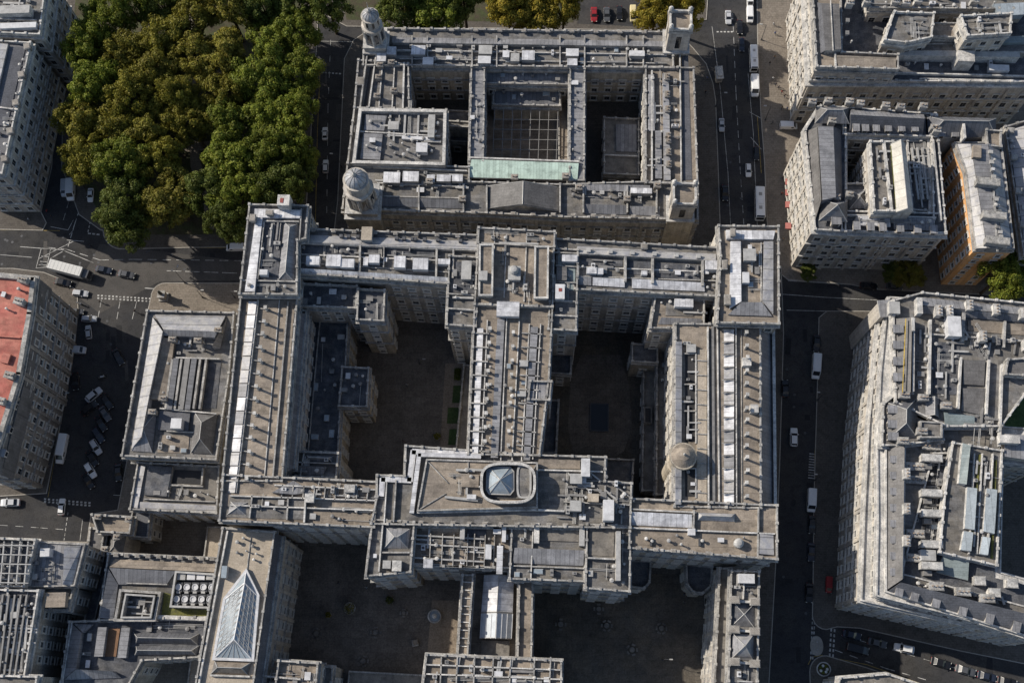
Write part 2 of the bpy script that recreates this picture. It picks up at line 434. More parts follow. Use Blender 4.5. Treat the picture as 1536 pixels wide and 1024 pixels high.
                g.box(a.lerp(b, .2), .2, .9, z-.05, z+.28, math.atan2(e.y, e.x), 'metal_dark'); g.box(a.lerp(b, .8), .2, .9, z-.05, z+.28, math.atan2(e.y, e.x), 'metal_dark')
                s.put('roof_pipe', g)
            elif k == 'v':
                h = r.uniform(.5,1.5); rr = r.uniform(.14,.32)
                s.put('roof_vent', G().lathe(c, [(rr, z-.05), (rr, z+h), (rr*1.7, z+h+.02), (rr*1.5, z+h+.18), (.03, z+h+.28)], r.choice(['metal_light','metal_grey','coping_light']), 9))
            elif k == 'h':
                w, d, h = r.uniform(1.0,2.2)*big, r.uniform(.9,1.6)*big, r.uniform(.4,1.0)
                g = G(); g.box(c, w, d, z-.05, z+h, rt, 'coping'); g.box(c, w+.2, d+.2, z+h, z+h+.1, rt, r.choice(['metal_light','metal_white','metal_grey'])); s.put('roof_hatch', g)
            elif k == 's':
                w, d = r.uniform(1.2,2.6)*big, r.uniform(1.0,1.5)*big
                g = G(); g.box(c, w+.25, d+.25, z-.05, z+.3, rt, 'metal_light'); g.box(c, w, d, z+.3, z+.42, rt, 'skylight_glass'); s.put('skylight', g)
    def dormer(s, px, py, z, w=1.6, h=1.8, d=2.2, ang=0, m='stone_white', round_top=False):
        """dormer whose window faces ang; px,py is the foot of its front"""
        c = P(px, py, z); f = Vector((math.cos(ang), math.sin(ang), 0)); g = G()
        q = c-f*d/2; g.box(q, d, w, z, z+h, ang, m, 'lead_x'); g.box(q+f*.1, d+.3, w+.35, z+h, z+h+.18, ang, 'coping', 'lead_x')
        kid = G().box(c+f*.02, .08, w*.62, z+.35, z+h-.25, ang, 'glass')
        s.put('dormer', g, [('window', kid)])
    def rail(s, pts, z, h=1.0):
        p = [P(x, y, z) for x, y in pts]; g = G()
        for a, b in zip(p, p[1:]):
            for k in (.5, 1): g.tube(a+Vector((0,0,h*k)), b+Vector((0,0,h*k)), .04, .04, 'metal_light', 4)
            n = max(1, int((b-a).length/2))
            for i in range(n+1): c = a.lerp(b, i/n); g.tube(c, c+Vector((0,0,h)), .035, .035, 'metal_light', 4)
        s.put('railing', g)
    # ---- write the objects
    def emit(s):
        for name, lst in s.items.items():
            lst.sort(key=lambda t: -t[0])
            for size, g, kids in lst[:96]:
                o = link(name, g.mesh(name, s.loc), s.root)
                for kn, kg in kids: link(kn, kg.mesh(kn, s.loc), o)
            if len(lst) > 96:
                m = G()
                for size, g, kids in lst[96:]:
                    m.add(g)
                    for kn, kg in kids: m.add(kg)
                link(name, m.mesh(name, s.loc), s.root)['kind'] = 'stuff'
    def emit_windows(s, dg):
        cam = Vector((0, 0, H)); vis = []; hid = []
        for c, n, w, h in s.wins:
            up = c+n*1.3
            hit = sc.ray_cast(dg, up, Vector((0,0,1)), distance=60)
            if hit[0]: continue
            q = c+n*.4; d = q-cam; L = d.length; d.normalize()
            hit = sc.ray_cast(dg, cam, d, distance=L-.05)
            cc = Vector((Xc.x*q.x+Yc.x*q.y+Zc.x*(q.z-H), Xc.y*q.x+Yc.y*q.y+Zc.y*(q.z-H), Xc.z*q.x+Yc.z*q.y+Zc.z*(q.z-H)))
            px, py = F*cc.x/-cc.z, F*cc.y/-cc.z
            a = -n.dot(d)*w*h/L
            (vis if (not hit[0] and a > 0 and abs(px) < 770 and abs(py) < 514) else hid).append((a, c, n, w, h))
        vis.sort(key=lambda t: -t[0]); cache = {}
        for a, c, n, w, h in vis[:98]:
            k = (round(w, 2), round(h, 2), (0, 0, 0, .3, .55, 0, .2)[int(abs(c.x*7.7+c.z*3.1+c.y*5.3)) % 7])
            if k not in cache: cache[k] = win_geo(w, h, True, s.sur, k[2]).mesh('window')
            o = link('window', cache[k], s.root); o.location = c-s.loc; o.rotation_euler = (0, 0, math.atan2(n.y, n.x)-math.pi/2)
        rest = vis[98:]+hid
        if rest:
            m = G()
            for a, c, n, w, h in rest:
                t = win_geo(w, h, a > 0, s.sur); an = math.atan2(n.y, n.x)-math.pi/2; M = Matrix.Translation(c) @ Matrix.Rotation(an, 4, 'Z')
                t.v = [M @ v for v in t.v]; m.add(t)
            link('window', m.mesh('window', s.loc), s.root)['kind'] = 'stuff'
# ================================================================ central building
W1 = dict(sp=3.5, w=1.45, h=2.5, fh=4.9, z0=2.8, mix=True)
W2 = dict(sp=3.3, w=1.3, h=2.2, fh=4.4, z0=2.6)
b = Bld('government_building', 'huge pale stone building with a long central spine, tan roofs and two deep courtyards', 'government building', 760, 600)
# --- north-west pavilion
b.block([(375,308),(463,310),(459,359),(447,362),(446,443),(360,442)], 36, roof='roof_grey', win=W1, ledges=(24,))
b.slope('lead_panel', [(384,324,36.9),(394,324,37.1),(382,437,37.1),(367,437,36.9)], 35.9, 'lead_white_y')
b.slope('lead_panel', [(382,313,36.9),(451,315,36.9),(450,327,37.2),(381,326,37.2)], 35.9, 'lead_white_x')
b.flat('roof_panel', [(397,334),(424,334),(417,414),(388,414)], 36.05, 'roof_dark')
b.hip('lead_roof', [(427,334),(447,336),(441,422),(417,420)], 36.1, 1.7, 'lead_y', 'lead_x', 'y')
b.line('parapet_wall', [(396,331),(386,418)], 36, .5, 1.1); b.line('parapet_wall', [(395,331),(448,332)], 36, .5, 1.1)
b.line('parapet_wall', [(362,420),(444,422)], 36, .5, .9); b.line('parapet_wall', [(452,313),(449,360)], 36, .4, 1.3)
b.clutter([(398,338),(423,338),(416,408),(390,408)], 36.1, 16, 1, 'udvhpd')
b.clutter([(366,424),(442,424),(442,440),(364,440)], 36.1, 8, 2, 'vhps')
b.bx('stair_hut', 416, 292, 434, 308, 36, 40, 'coping_light'); b.bx('sign_panel', 420, 297, 425, 304, 40, 40.1, 'red_panel')
b.chimney(381,330,37,1.2,1.6,1.6); b.chimney(406,322,37,1.6,1.0,1.6)
b.bx('stair_hut', 389,404,401,412, 36, 38, 'metal_white')
# --- north range, west half
b.block([(446,344),(720,354),(718,430),(444,411)], 33, roof='roof_grey', win=W1, ledges=(22, 11))
b.slope('lead_roof', [(460,352,33.2),(717,362,33.2),(717,374,34.4),(455,364,34.4)], 32.9, 'lead_pale_y', 'coping')
b.line('parapet_wall', [(452,364),(718,375)], 33, .5, 1.5, 'coping_light')
b.slope('lead_roof', [(447,402,34.4),(674,416,34.4),(674,426,33.4),(446,411,33.4)], 32.9, 'lead_white_x', 'coping')
b.flat('roof_panel', [(450,368),(536,371),(534,384),(449,380)], 33.05, 'roof_dark'); b.flat('roof_panel', [(546,372),(652,377),(650,391),(545,386)], 33.05, 'roof_dark')
for x, y0, y1 in ((540,364,408),(576,366,400),(655,370,414),(680,372,416),(615,368,376)):
    b.line('parapet_wall', [(x,y0),(x-1,y1)], 33, .7 if x in (540,655,680) else .35, 1.6, 'coping')
b.line('roof_gutter', [(449,381),(672,391)], 33, .3, .5, 'coping_light'); b.line('roof_gutter', [(448,394),(672,408)], 33, .3, .3, 'coping')
for x0,y0,x1,y1,h in ((459,384,479,397,2.0),(489,382,511,399,2.4),(511,388,531,401,2.2),(553,382,569,394,2.0),(591,384,608,401,2.4),(619,387,642,404,2.3),(657,388,675,396,1.8),(545,386,552,398,1.5)):
    b.bx('plant_housing', x0,y0,x1,y1, 33, 33+h, 'metal_white', top='lead_white_x')
b.bx('chimney_block', 542,340,558,360, 33, 35.6, 'coping', top='roof_tan_pale')
b.clutter([(450,366),(535,370),(533,383),(449,380)], 33.1, 6, 3, 'vhp'); b.clutter([(545,374),(650,379),(650,402),(544,396)], 33.1, 14, 4, 'vhpud')
for x in (511,522,536,594,605,618,622,636,656,690): b.bx('roof_hatch', x-2, 350+(x-480)*.04, x+3, 354+(x-480)*.04, 33, 34.6, 'roof_dark')
for x in range(470, 716, 31): b.chimney(x, 346+(x-460)*.04, 33.6, .8, .5, .9)
# --- central block over the crossing
b.block([(718,343),(832,349),(829,462),(712,458)], 34.5, roof='roof_tan', win=W1)
b.block([(674,385),(720,387),(714,491),(670,488)], 33.8, roof='roof_grey', win=W2, ledges=(22,))
b.block([(829,374),(867,376),(864,497),(822,495)], 33.7, roof='roof_grey', win=W2, ledges=(22,))
b.flat('roof_panel', [(838,378),(864,380),(862,436),(834,434)], 33.75, 'copper_grey'); b.flat('roof_panel', [(678,392),(716,394),(713,440),(676,438)], 33.85, 'roof_dark')
for q in ((720,368,739,443),(803,371,822,447)):
    b.bx('roof_monitor', *q, 34.4, 36.8, 'coping', top='roof_tan'); x0,y0,x1,y1 = q
    b.put('parapet', G().ring([P(x0,y0,36.8),P(x1,y0,36.8),P(x1-1,y1,36.8),P(x0-1,y1,36.8)], .25, -.2, 36.5, 37.3, 'coping_light'))
b.bx('plant_housing', 763,400,780,419, 34.5, 36.6, 'metal_light', lip=.1); b.put('roof_vent', G().lathe(P(771,406,36.6), [(1.1,36.6),(1.1,37.4),(.7,37.9),(.1,38.0)], 'metal_light', 16))
b.bx('plant_housing', 745,452,779,474, 34.4, 36.0, 'metal_white', top='lead_white_y')
b.bx('plant_housing', 833,426,847,448, 33.7, 36.2, 'metal_white'); b.bx('sign_panel', 838,432,843,437, 36.2, 36.27, 'red_panel')
b.bx('plant_housing', 835,400,850,420, 33.7, 35, 'metal_grey', top='slate_grey'); b.bx('plant_housing', 843,382,866,392, 33.7, 35.2, 'metal_white', top='lead_white_x')
b.bx('plant_housing', 693,392,706,418, 33.8, 35.8, 'metal_light', lip=.1); b.bx('plant_housing', 718,406,731,420, 36.8, 38, 'metal_light')
for (x0,y0),(x1,y1) in (((742,356),(738,446)),((760,352),(756,446)),((790,354),(786,452))): b.line('roof_gutter', [(x0,y0),(x1,y1)], 34.5, .25, .35, 'coping_light')
b.line('parapet_wall', [(722,364),(830,370)], 34.5, .5, 1.0); b.line('parapet_wall', [(672,440),(716,443)], 33.8, .5, 1.2); b.line('parapet_wall', [(672,462),(714,465)], 33.8, .5, 1.2)
b.line('parapet_wall', [(834,398),(866,400)], 33.7, .4, .9); b.line('parapet_wall', [(832,422),(865,424)], 33.7, .4, .9); b.line('parapet_wall', [(828,450),(864,452)], 33.7, .5, 1.3); b.line('parapet_wall', [(824,472),(864,474)], 33.7, .5, 1.0)
b.clutter([(742,358),(800,360),(798,398),(740,396)], 34.6, 12, 5, 'udvhp'); b.clutter([(742,420),(800,422),(798,450),(740,448)], 34.6, 10, 6, 'udvhp')
b.clutter([(676,395),(716,396),(713,484),(673,482)], 33.9, 18, 7, 'udvhpd'); b.clutter([(832,378),(864,380),(862,492),(826,490)], 33.8, 16, 8, 'udvhp')
b.clutter([(722,347),(826,352),(826,364),(722,360)], 34.6, 10, 9, 'uvhp')
# --- central spine
b.block([(712,456),(829,460),(823,572),(809,684),(702,682)], 34, roof='roof_tan', win=W1, ledges=(22,))
b.slope('lead_strip', [(716,492,34.5),(725,492,34.7),(717,680,34.7),(708,680,34.5)], 33.9, 'lead_white_y')
b.slope('lead_strip', [(746,478,34.7),(757,478,34.7),(747,686,34.7),(736,686,34.7)], 33.9, 'lead_y')
b.slope('lead_strip', [(796,490,34.7),(807,490,34.7),(795,690,34.7),(785,690,34.7)], 33.9, 'lead_y')
for (x0,y0),(x1,y1) in (((731,480),(722,682)),((760,478),(751,690)),((794,486),(782,692)),((811,486),(799,688)),((779,480),(768,690))): b.line('roof_gutter', [(x0,y0),(x1,y1)], 34, .25, .5, 'coping_light')
for i, y in enumerate(range(496, 684, 21)):
    t = (y-480)/200
    b.post(736-9*t, y, 34, 1.5); b.post(771-9*t, y+6, 34, 1.7, .6); b.line('roof_rib', [(711-6*t,y+3),(734-9*t,y+4)], 34.3, .3, .6, 'coping'); b.line('roof_rib', [(784-10*t,y+3),(814-13*t,y+5)], 34.2, .3, .5, 'coping')
b.block([(795,572),(827,573),(824,601),(792,600)], 34.3, z0=0, roof='lead_x', win=W2)
b.clutter([(760,484),(792,486),(782,684),(750,682)], 34.1, 9, 10, 'vvps', .7); b.clutter([(727,484),(744,486),(736,680),(718,680)], 34.1, 6, 11, 'vvp', .7); b.bx('plant_housing', 779,540,792,549, 34, 35.4, 'metal_light'); b.bx('plant_housing', 776,586,789,594, 34, 35.3, 'metal_light')
# --- north range, east half
b.block([(829,359),(1080,373),(1080,446),(862,435)], 33.1, roof='roof_grey', win=W1, ledges=(22, 11))
b.slope('lead_roof', [(866,369,33.3),(1074,381,33.3),(1074,391,34.5),(865,380,34.5)], 33, 'lead_pale_y', 'coping')
b.line('parapet_wall', [(832,378),(1078,391)], 33.1, .5, 1.6, 'coping')
for x, w in ((867,.7),(938,.9),(979,.9),(1054,.8)): b.line('parapet_wall', [(x,382+(x-866)*.05),(x,418+(x-866)*.05)], 33.1, w, 1.8, 'coping')
b.line('roof_gutter', [(868,400),(1076,408)], 33.1, .3, .5, 'coping_light'); b.line('parapet_wall', [(866,414),(1076,421)], 33.1, .4, .8, 'coping')
b.slope('lead_roof', [(889,416,34.2),(937,418,34.2),(937,431,33.5),(889,428,33.5)], 33, 'lead_white_x', 'coping'); b.slope('lead_roof', [(948,418,34.2),(1057,424,34.2),(1057,437,33.5),(948,432,33.5)], 33, 'lead_white_x', 'coping'); b.slope('lead_roof', [(867,414,34.2),(887,415,34.2),(887,428,33.5),(867,427,33.5)], 33, 'lead_x')
for x0,y0,x1,y1,h in ((880,401,895,410,1.8),(896,402,905,411,1.6),(962,406,971,412,1.5),(1058,391,1088,404,2.0)): b.bx('plant_housing', x0,y0,x1,y1, 33.1, 33.1+h, 'metal_white', top='lead_white_x')
b.flat('roof_panel', [(872,388),(934,391),(934,400),(872,398)], 33.15, 'roof_dark'); b.flat('roof_panel', [(984,394),(1050,398),(1050,420),(984,416)], 33.15, 'roof_dark'); b.flat('roof_panel', [(943,391),(976,393),(976,413),(943,411)], 33.15, 'roof_dark')
b.clutter([(872,388),(934,391),(934,412),(870,410)], 33.2, 10, 12, 'vhpud'); b.clutter([(984,394),(1050,398),(1050,418),(984,414)], 33.2, 14, 13, 'vhpudu'); b.clutter([(1058,405),(1078,406),(1078,440),(1058,438)], 33.2, 8, 14, 'vhpu')
for x in range(880, 1074, 33): b.bx('roof_hatch', x, 371+(x-866)*.055, x+6, 377+(x-866)*.055, 33.3, 34.9, 'metal_light')
b.chimney(966,372,33.6,1.4,1.0,1.4)
# --- north-east pavilion
b.block([(1077,340),(1167,341),(1168,487),(1075,485),(1080,386)], 36, roof='roof_tan', win=W1, ledges=(24,))
b.slope('lead_panel', [(1089,345,36.9),(1163,346,36.9),(1160,359,37.1),(1090,358,37.1)], 35.9, 'lead_white_x')
b.slope('lead_panel', [(1096,362,37.0),(1111,362,37.3),(1112,452,37.3),(1095,462,37.0)], 35.9, 'lead_white_y')
b.slope('lead_panel', [(1146,362,37.0),(1160,362,36.9),(1160,470,36.9),(1144,452,37.2)], 35.9, 'lead_pale_y')
b.slope('lead_panel', [(1112,453,37.4),(1143,453,37.4),(1158,474,36.4),(1092,472,36.4)], 35.9, 'lead_x')
b.line('parapet_wall', [(1112,364),(1112,452)], 36, .4, 1.0); b.line('parapet_wall', [(1142,364),(1142,452)], 36, .4, 1.0)
b.bx('plant_housing', 1116,374,1133,390, 36, 38, 'metal_light', lip=.1); b.bx('plant_housing', 1114,408,1124,424, 36, 37.6, 'metal_white')
b.clutter([(1114,366),(1140,366),(1140,450),(1114,450)], 36.1, 18, 15, 'udvhps')
b.chimney(1098,352,37,1,1.6,1.8); b.chimney(1086,400,36.5,1,2,1.6); b.chimney(1090,452,36.5,1.3,2.2,1.6)
b.block([(983,443),(1056,446),(1055,494),(975,493)], 31, roof='roof_tan', win=W2, ledges=(20,))
b.flat('roof_panel', [(1000,449),(1042,450),(1040,474),(998,473)], 31.1, 'roof_grey'); b.bx('plant_housing', 1012,448,1040,460, 31, 33, 'metal_white', top='lead_white_x'); b.slope('lead_panel', [(992,476,31.9),(1052,478,31.9),(1054,488,31.2),(987,486,31.2)], 30.9, 'lead_x')
b.block([(1054,447),(1080,448),(1078,489),(1054,488)], 24, roof='roof_dark', win=W2)
b.clutter([(988,448),(1052,450),(1050,474),(986,472)], 31.1, 10, 16, 'udvh')
# --- west wing
b.block([(362,444),(447,444),(424,722),(334,722)], 33, roof='roof_tan', win=W1, ledges=(22,11))
for i in range(14):                                   # lead sheets along the outer slope
    t0, t1 = i/14, (i+.93)/14
    A = lambda t: (373-33*t, 452+288*t); B = lambda t: (385-33*t, 452+288*t)
    b.slope('lead_sheet', [A(t0)+(33.3,), B(t0)+(34.0,), B(t1)+(34.0,), A(t1)+(33.3,)], 32.9, ('lead_white_y','lead_pale_y','lead_white_y','lead_y','lead_pale_y')[(i*7+i//4) % 5])
b.line('parapet_wall', [(387,450),(354,738)], 33, .45, 1.0, 'coping_light'); b.line('roof_gutter', [(419,450),(396,722)], 33, .2, .3, 'coping_light'); b.line('parapet_wall', [(432,452),(409,716)], 33, .5, .8, 'coping')
for i in range(14):
    t = i/13.5; b.post(401-29*t+(i*37 % 3)*.5, 466+262*t+(i*53 % 5)*.6-1, 33, 1.7+(i*29 % 4)*.2, .7)
    b.line('roof_rib', [(389-32*t, 462+262*t), (400-30*t, 464+262*t)], 33, .25, .4, 'coping')
b.slope('mansard_roof', [(441,470,33.3),(459,470,28),(441,702,28),(422,712,33.3)], 17, 'lead_dark_y')
b.line('roof_gutter', [(450,470),(431,705)], 30, .3, .9, 'coping')
b.block([(446,466),(460,466),(442,703),(427,703)], 27.9, wall='stone_white', roof='roof_dark', par=.5, win=dict(sp=3.6,w=1.4,h=2.2,fh=4.5,z0=9), ledges=(22.5,))
b.block([(468,470),(523,472),(519,552),(511,612),(508,679),(452,678)], 16, wall='stone_warm', roof='roof_dark', par=.9, win=W2)
b.block([(514,551),(554,553),(551,611),(509,610)], 17.3, wall='stone_warm', roof='roof_dark', par=1.0, win=W2, ledges=(9,))
b.block([(455,427),(537,431),(535,464),(452,461)], 28, roof='roof_dark', par=1.3, win=W2)
b.block([(538,435),(578,437),(576,483),(536,481)], 28.5, wall='stone_warm', roof='roof_dark', par=1.2, win=W2, ledges=(20,10))
b.clutter([(470,474),(520,476),(506,674),(462,672)], 16.1, 14, 17, 'vhps'); b.clutter([(456,430),(534,434),(532,458),(454,456)], 28.1, 7, 18, 'vhp'); b.clutter([(516,555),(550,556),(548,606),(512,606)], 17.4, 6, 19, 'vhp'); b.clutter([(541,440),(575,442),(573,476),(540,474)], 28.6, 5, 20, 'vhp')
b.block([(431,677),(508,680),(505,717),(424,714)], 25, roof='roof_grey', par=.9, win=W2)
b.line('parapet_wall', [(430,692),(506,695)], 25, .4, 1.4); b.line('parapet_wall', [(456,678),(450,714)], 25, .4, 1.4)
b.hip('lead_roof', [(460,682),(500,684),(498,693),(458,692)], 25.1, 1.4, 'lead_x'); b.slope('lead_roof', [(446,698,26.5),(490,700,26),(484,712,25.2),(446,711,25.2)], 24.9, 'lead_x')
b.clutter([(432,680),(504,683),(500,712),(428,710)], 25.1, 14, 21, 'vhpud')
b.line('parapet_wall', [(480,476),(462,676)], 16, .35, .8)
# --- south-west range
b.block([(336,712),(418,716),(566,723),(562,791),(330,781)], 33.4, roof='roof_tan', win=W1, ledges=(22,))
for y0, y1 in ((727,734),(743,750),(757,765)): b.line('parapet_wall', [(412 if y0 < 740 else 345,y0),(562,y1)], 33.4, .45, 1.2, 'coping_light')
for x in range(424, 562, 16): b.line('parapet_wall', [(x,726+(x-420)*.05),(x-2,746+(x-420)*.04)], 33.4, .35, 1.2, 'coping')
b.bx('stair_hut', 458,741,470,752, 33.4, 36, 'coping_light', lip=.1); b.bx('stair_hut', 516,726,532,738, 33.4, 35.2, 'coping')
b.flat('roof_panel', [(345,745),(458,749),(456,779),(338,775)], 33.45, 'roof_grey'); b.line('parapet_wall', [(432,746),(430,778)], 33.4, .5, 1.2); b.line('parapet_wall', [(458,747),(456,782)], 33.4, .6, 1.5, 'coping_light'); b.line('parapet_wall', [(378,742),(374,776)], 33.4, .5, 1.2)
b.hip('lead_roof', [(346,752),(372,753),(369,772),(341,771)], 33.5, 1.3, 'lead_y','lead_x','y'); b.slope('lead_panel', [(408,738,35.2),(440,720,33.6),(470,738,33.6),(440,741,34.5)], 33.3, 'lead_x')
b.clutter([(420,726),(560,732),(558,748),(416,742)], 33.5, 30, 22, 'uvhpd'); b.clutter([(380,748),(430,750),(428,776),(376,774)], 33.5, 12, 23, 'uvhp'); b.clutter([(464,756),(556,760),(554,784),(462,778)], 33.5, 10, 24, 'vhp')
# --- south block and lantern
b.block([(609,669),(707,676),(809,683),(908,686),(907,722),(947,725),(945,792),(557,786),(566,745),(566,713),(607,714)], 33.6, roof='roof_grey', win=W1, ledges=(22,))
b.block([(640,689),(806,694),(806,761),(626,766)], 35, z0=33, roof='roof_tan', par=.5, cor=0)
b.put('lead_gutter', G().strip([P(x,y,34.1) for x,y in ((707,681),(620,677),(615,720),(574,718),(572,742))], 1.3, 33.3, 34.3, 'coping_light', 'lead_white_x'))
b.put('lead_gutter', G().strip([P(x,y,34.3) for x,y in ((720,685),(629,682),(618,768))], 1.0, 33.3, 35.0, 'coping_light', 'lead_white_y'))
b.line('parapet_wall', [(594,720),(590,782)], 33.6, .5, 1.2); b.line('parapet_wall', [(580,722),(576,784)], 33.6, .4, 1.2, 'coping_light')
def stadium(cx, cy, rx, ry, z, sq=3.2, n=36):
    o = []
    for i in range(n):
        a = 2*math.pi*i/n; c, s_ = math.cos(a), math.sin(a)
        o.append(P(cx+rx*math.copysign(abs(c)**(2/sq), c), cy+ry*math.copysign(abs(s_)**(2/sq), s_), z))
    return o
b.put('lantern_wall', G().ring(stadium(762,724,41,30,37.4), 0, -.35, 34.5, 37.4, 'coping', 'coping_light').ring(stadium(762,724,41,30,37.4), .15, -.45, 37.4, 37.6, 'coping_light'))
b.flat('roof_panel', [(p.x, p.y) for p in []] or [(729,700),(796,702),(795,748),(728,746)], 35.2, 'roof_grey', .2)
gl = G(); base = [P(x,y,36.2) for x,y in ((734,700),(765,701),(770,707),(770,735),(765,741),(734,740),(730,734),(731,706))]; ap = P(750,719,38.4)
for i in range(8): gl.put([base[i], base[(i+1)%8], ap], [[0,1,2] if (base[(i+1)%8]-base[i]).cross(ap-base[i]).z > 0 else [1,0,2]], 'skylight_glass')
gl.ring(base, .2, -.05, 34.9, 36.3, 'metal_light')
bars = G()
for q in base: bars.tube(q, ap, .1, .1, 'metal_light', 5)
b.put('glass_dome', gl, [('glazing_bar', bars)])
b.put('lantern_roof', G().solid(stadium(786,722,10,24,36.6,4), 34.9, 'roof_grey', 'metal_grey').ring(stadium(786,722,10,24,36.6,4), .2, -.25, 36.4, 36.8, 'metal_light'))
for p0, p1 in (((640,690),(672,724)),((628,764),(668,740)),((806,694),(800,704)),((668,744),(722,748)),((702,692),(704,748))): b.line('roof_gutter', [p0,p1], 35, .2, .25, 'coping')
b.bx('plant_housing', 692,711,718,730, 35, 36.0, 'roof_tan', lip=0); b.bx('plant_housing', 700,741,714,748, 35, 36.1, 'metal_white'); b.line('duct', [(668,745),(716,750)], 35.2, .5, .5, 'metal_light'); b.clutter([(684,700),(724,702),(722,740),(682,738)], 35.1, 8, 25, 'vhpd')
b.line('parapet_wall', [(806,704),(904,707)], 33.6, .5, 1.0, 'coping_light'); b.bx('plant_housing', 872,687,885,714, 33.6, 36.2, 'metal_white'); b.bx('plant_housing', 882,740,898,752, 33.6, 35.8, 'roof_tan_pale'); b.bx('plant_housing', 905,749,921,780, 33.6, 37, 'metal_white'); b.bx('plant_housing', 855,750,872,766, 33.6, 35.8, 'metal_light')
b.bx('plant_housing', 856,711,872,724, 33.6, 35.8, 'metal_light', lip=.1)
b.slope('roof_panel', [(808,688,34.4),(870,690,34.4),(870,703,33.8),(806,702,33.8)], 33.5, 'roof_tan')
b.clutter([(842,706),(904,710),(940,728),(940,786)], 33.7, 34, 26, 'uvhpdud'); b.clutter([(842,710),(880,712),(890,784),(838,782)], 33.7, 34, 27, 'uvhpdu'); b.clutter([(910,728),(944,730),(942,786),(908,784)], 33.7, 16, 28, 'uvhpd')
b.line('parapet_wall', [(908,728),(906,788)], 33.6, .5, 1.0); b.line('parapet_wall', [(846,752),(944,757)], 33.6, .4, 1.0); b.line('parapet_wall', [(626,768),(806,764),(846,766)], 33.6, .6, 1.4, 'coping_light')
# south front blocks
b.block([(559,779),(622,783),(616,858),(549,864)], 33.2, roof='roof_grey', win=W1, ledges=(22,11))
b.block([(621,779),(771,785),(767,852),(615,848)], 31, roof='roof_tan', win=W1, ledges=(22,11)); b.block([(768,782),(880,786),(878,872),(764,868)], 32, roof='roof_grey', win=W1, ledges=(22,11))
b.block([(880,786),(946,789),(944,887),(878,882)], 33, roof='roof_grey', win=W1, ledges=(22,11))
b.hip('lead_roof', [(578,790),(616,792),(612,822),(576,822)], 33.3, 2.2, 'lead_x'); b.line('parapet_wall', [(574,786),(568,856)], 33.2, .5, 1.3, 'coping_light'); b.line('parapet_wall', [(572,828),(614,828)], 33.2, .5, 1.1)
b.bx('plant_housing', 574,840,586,852, 33.2, 34.8, 'metal_light'); b.bx('plant_housing', 588,840,602,856, 33.2, 34.8, 'coping_light'); b.bx('roof_hatch', 560,830,565,836, 33.2, 34.2, 'metal_white')
b.slope('roof_panel', [(634,782,32.6),(690,786,32.6),(688,800,31.2),(632,796,31.2)], 30.9, 'roof_tan'); b.bx('plant_housing', 690,781,697,808, 31, 33.4, 'coping_light', top='metal_light')
b.flat('roof_panel', [(702,784),(730,785),(729,812),(700,811)], 31.05, 'roof_dark'); b.bx('plant_housing', 635,838,649,851, 31, 33, 'metal_white', top='lead_white_x'); b.bx('plant_housing', 740,780,752,800, 31, 32.8, 'metal_white'); b.bx('plant_housing', 753,780,759,812, 31, 33.2, 'metal_white'); b.bx('plant_housing', 728,816,737,838, 31, 33, 'metal_white'); b.bx('plant_housing', 745,818,754,860, 31, 33, 'metal_light', top='lead_white_y')
for y in (802,815,836,845): b.line('duct', [(622,y),(726,y+6)], 31.2, .35, .7, 'metal_light')
for x in (646,664,681,702,712,728,742): b.line('parapet_wall', [(x,800),(x-2,848)], 31, .3, 1.2, 'coping')
b.clutter([(622,802),(726,808),(724,848),(618,844)], 31.1, 40, 29, 'uvhpdup'); b.clutter([(730,786),(766,788),(762,850),(726,848)], 31.1, 22, 30, 'uvhpd')
b.line('parapet_wall', [(800,784),(796,870)], 32, .4, 1.1, 'coping_light'); b.bx('plant_housing', 801,784,809,814, 32, 33.8, 'coping_light'); b.bx('plant_housing', 869,789,877,818, 32, 34, 'coping_light', top='metal_light')
b.slope('lead_roof', [(772,821,33.3),(877,825,33.3),(875,848,32.4),(769,844,32.4)], 31.9, 'lead_x'); b.line('parapet_wall', [(770,848),(876,852)], 32, .4, 1.0); b.slope('roof_panel', [(810,790,32.7),(868,793,32.7),(868,812,32.3),(810,810,32.3)], 31.9, 'roof_concrete')
b.clutter([(772,788),(798,790),(796,818),(770,816)], 32.1, 10, 31, 'uvhpd'); b.clutter([(772,854),(874,858),(872,868),(770,864)], 32.1, 16, 32, 'uvhps')
b.line('parapet_wall', [(882,836),(922,838)], 33, .5, 1.6, 'coping_light'); b.bx('plant_housing', 924,796,931,870, 33, 35.2, 'coping_light', top='metal_light'); b.flat('roof_panel', [(884,792),(922,794),(920,834),(882,832)], 33.05, 'roof_concrete'); b.clutter([(884,842),(940,846),(938,880),(882,876)], 33.1, 10, 33, 'uvhp'); b.clutter([(932,792),(944,793),(943,870),(931,868)], 33.1, 8, 34, 'vhp')
for x in range(560, 944, 24): b.chimney(x, 782+(x-560)*.02, 33.6, .9, .5, .8)
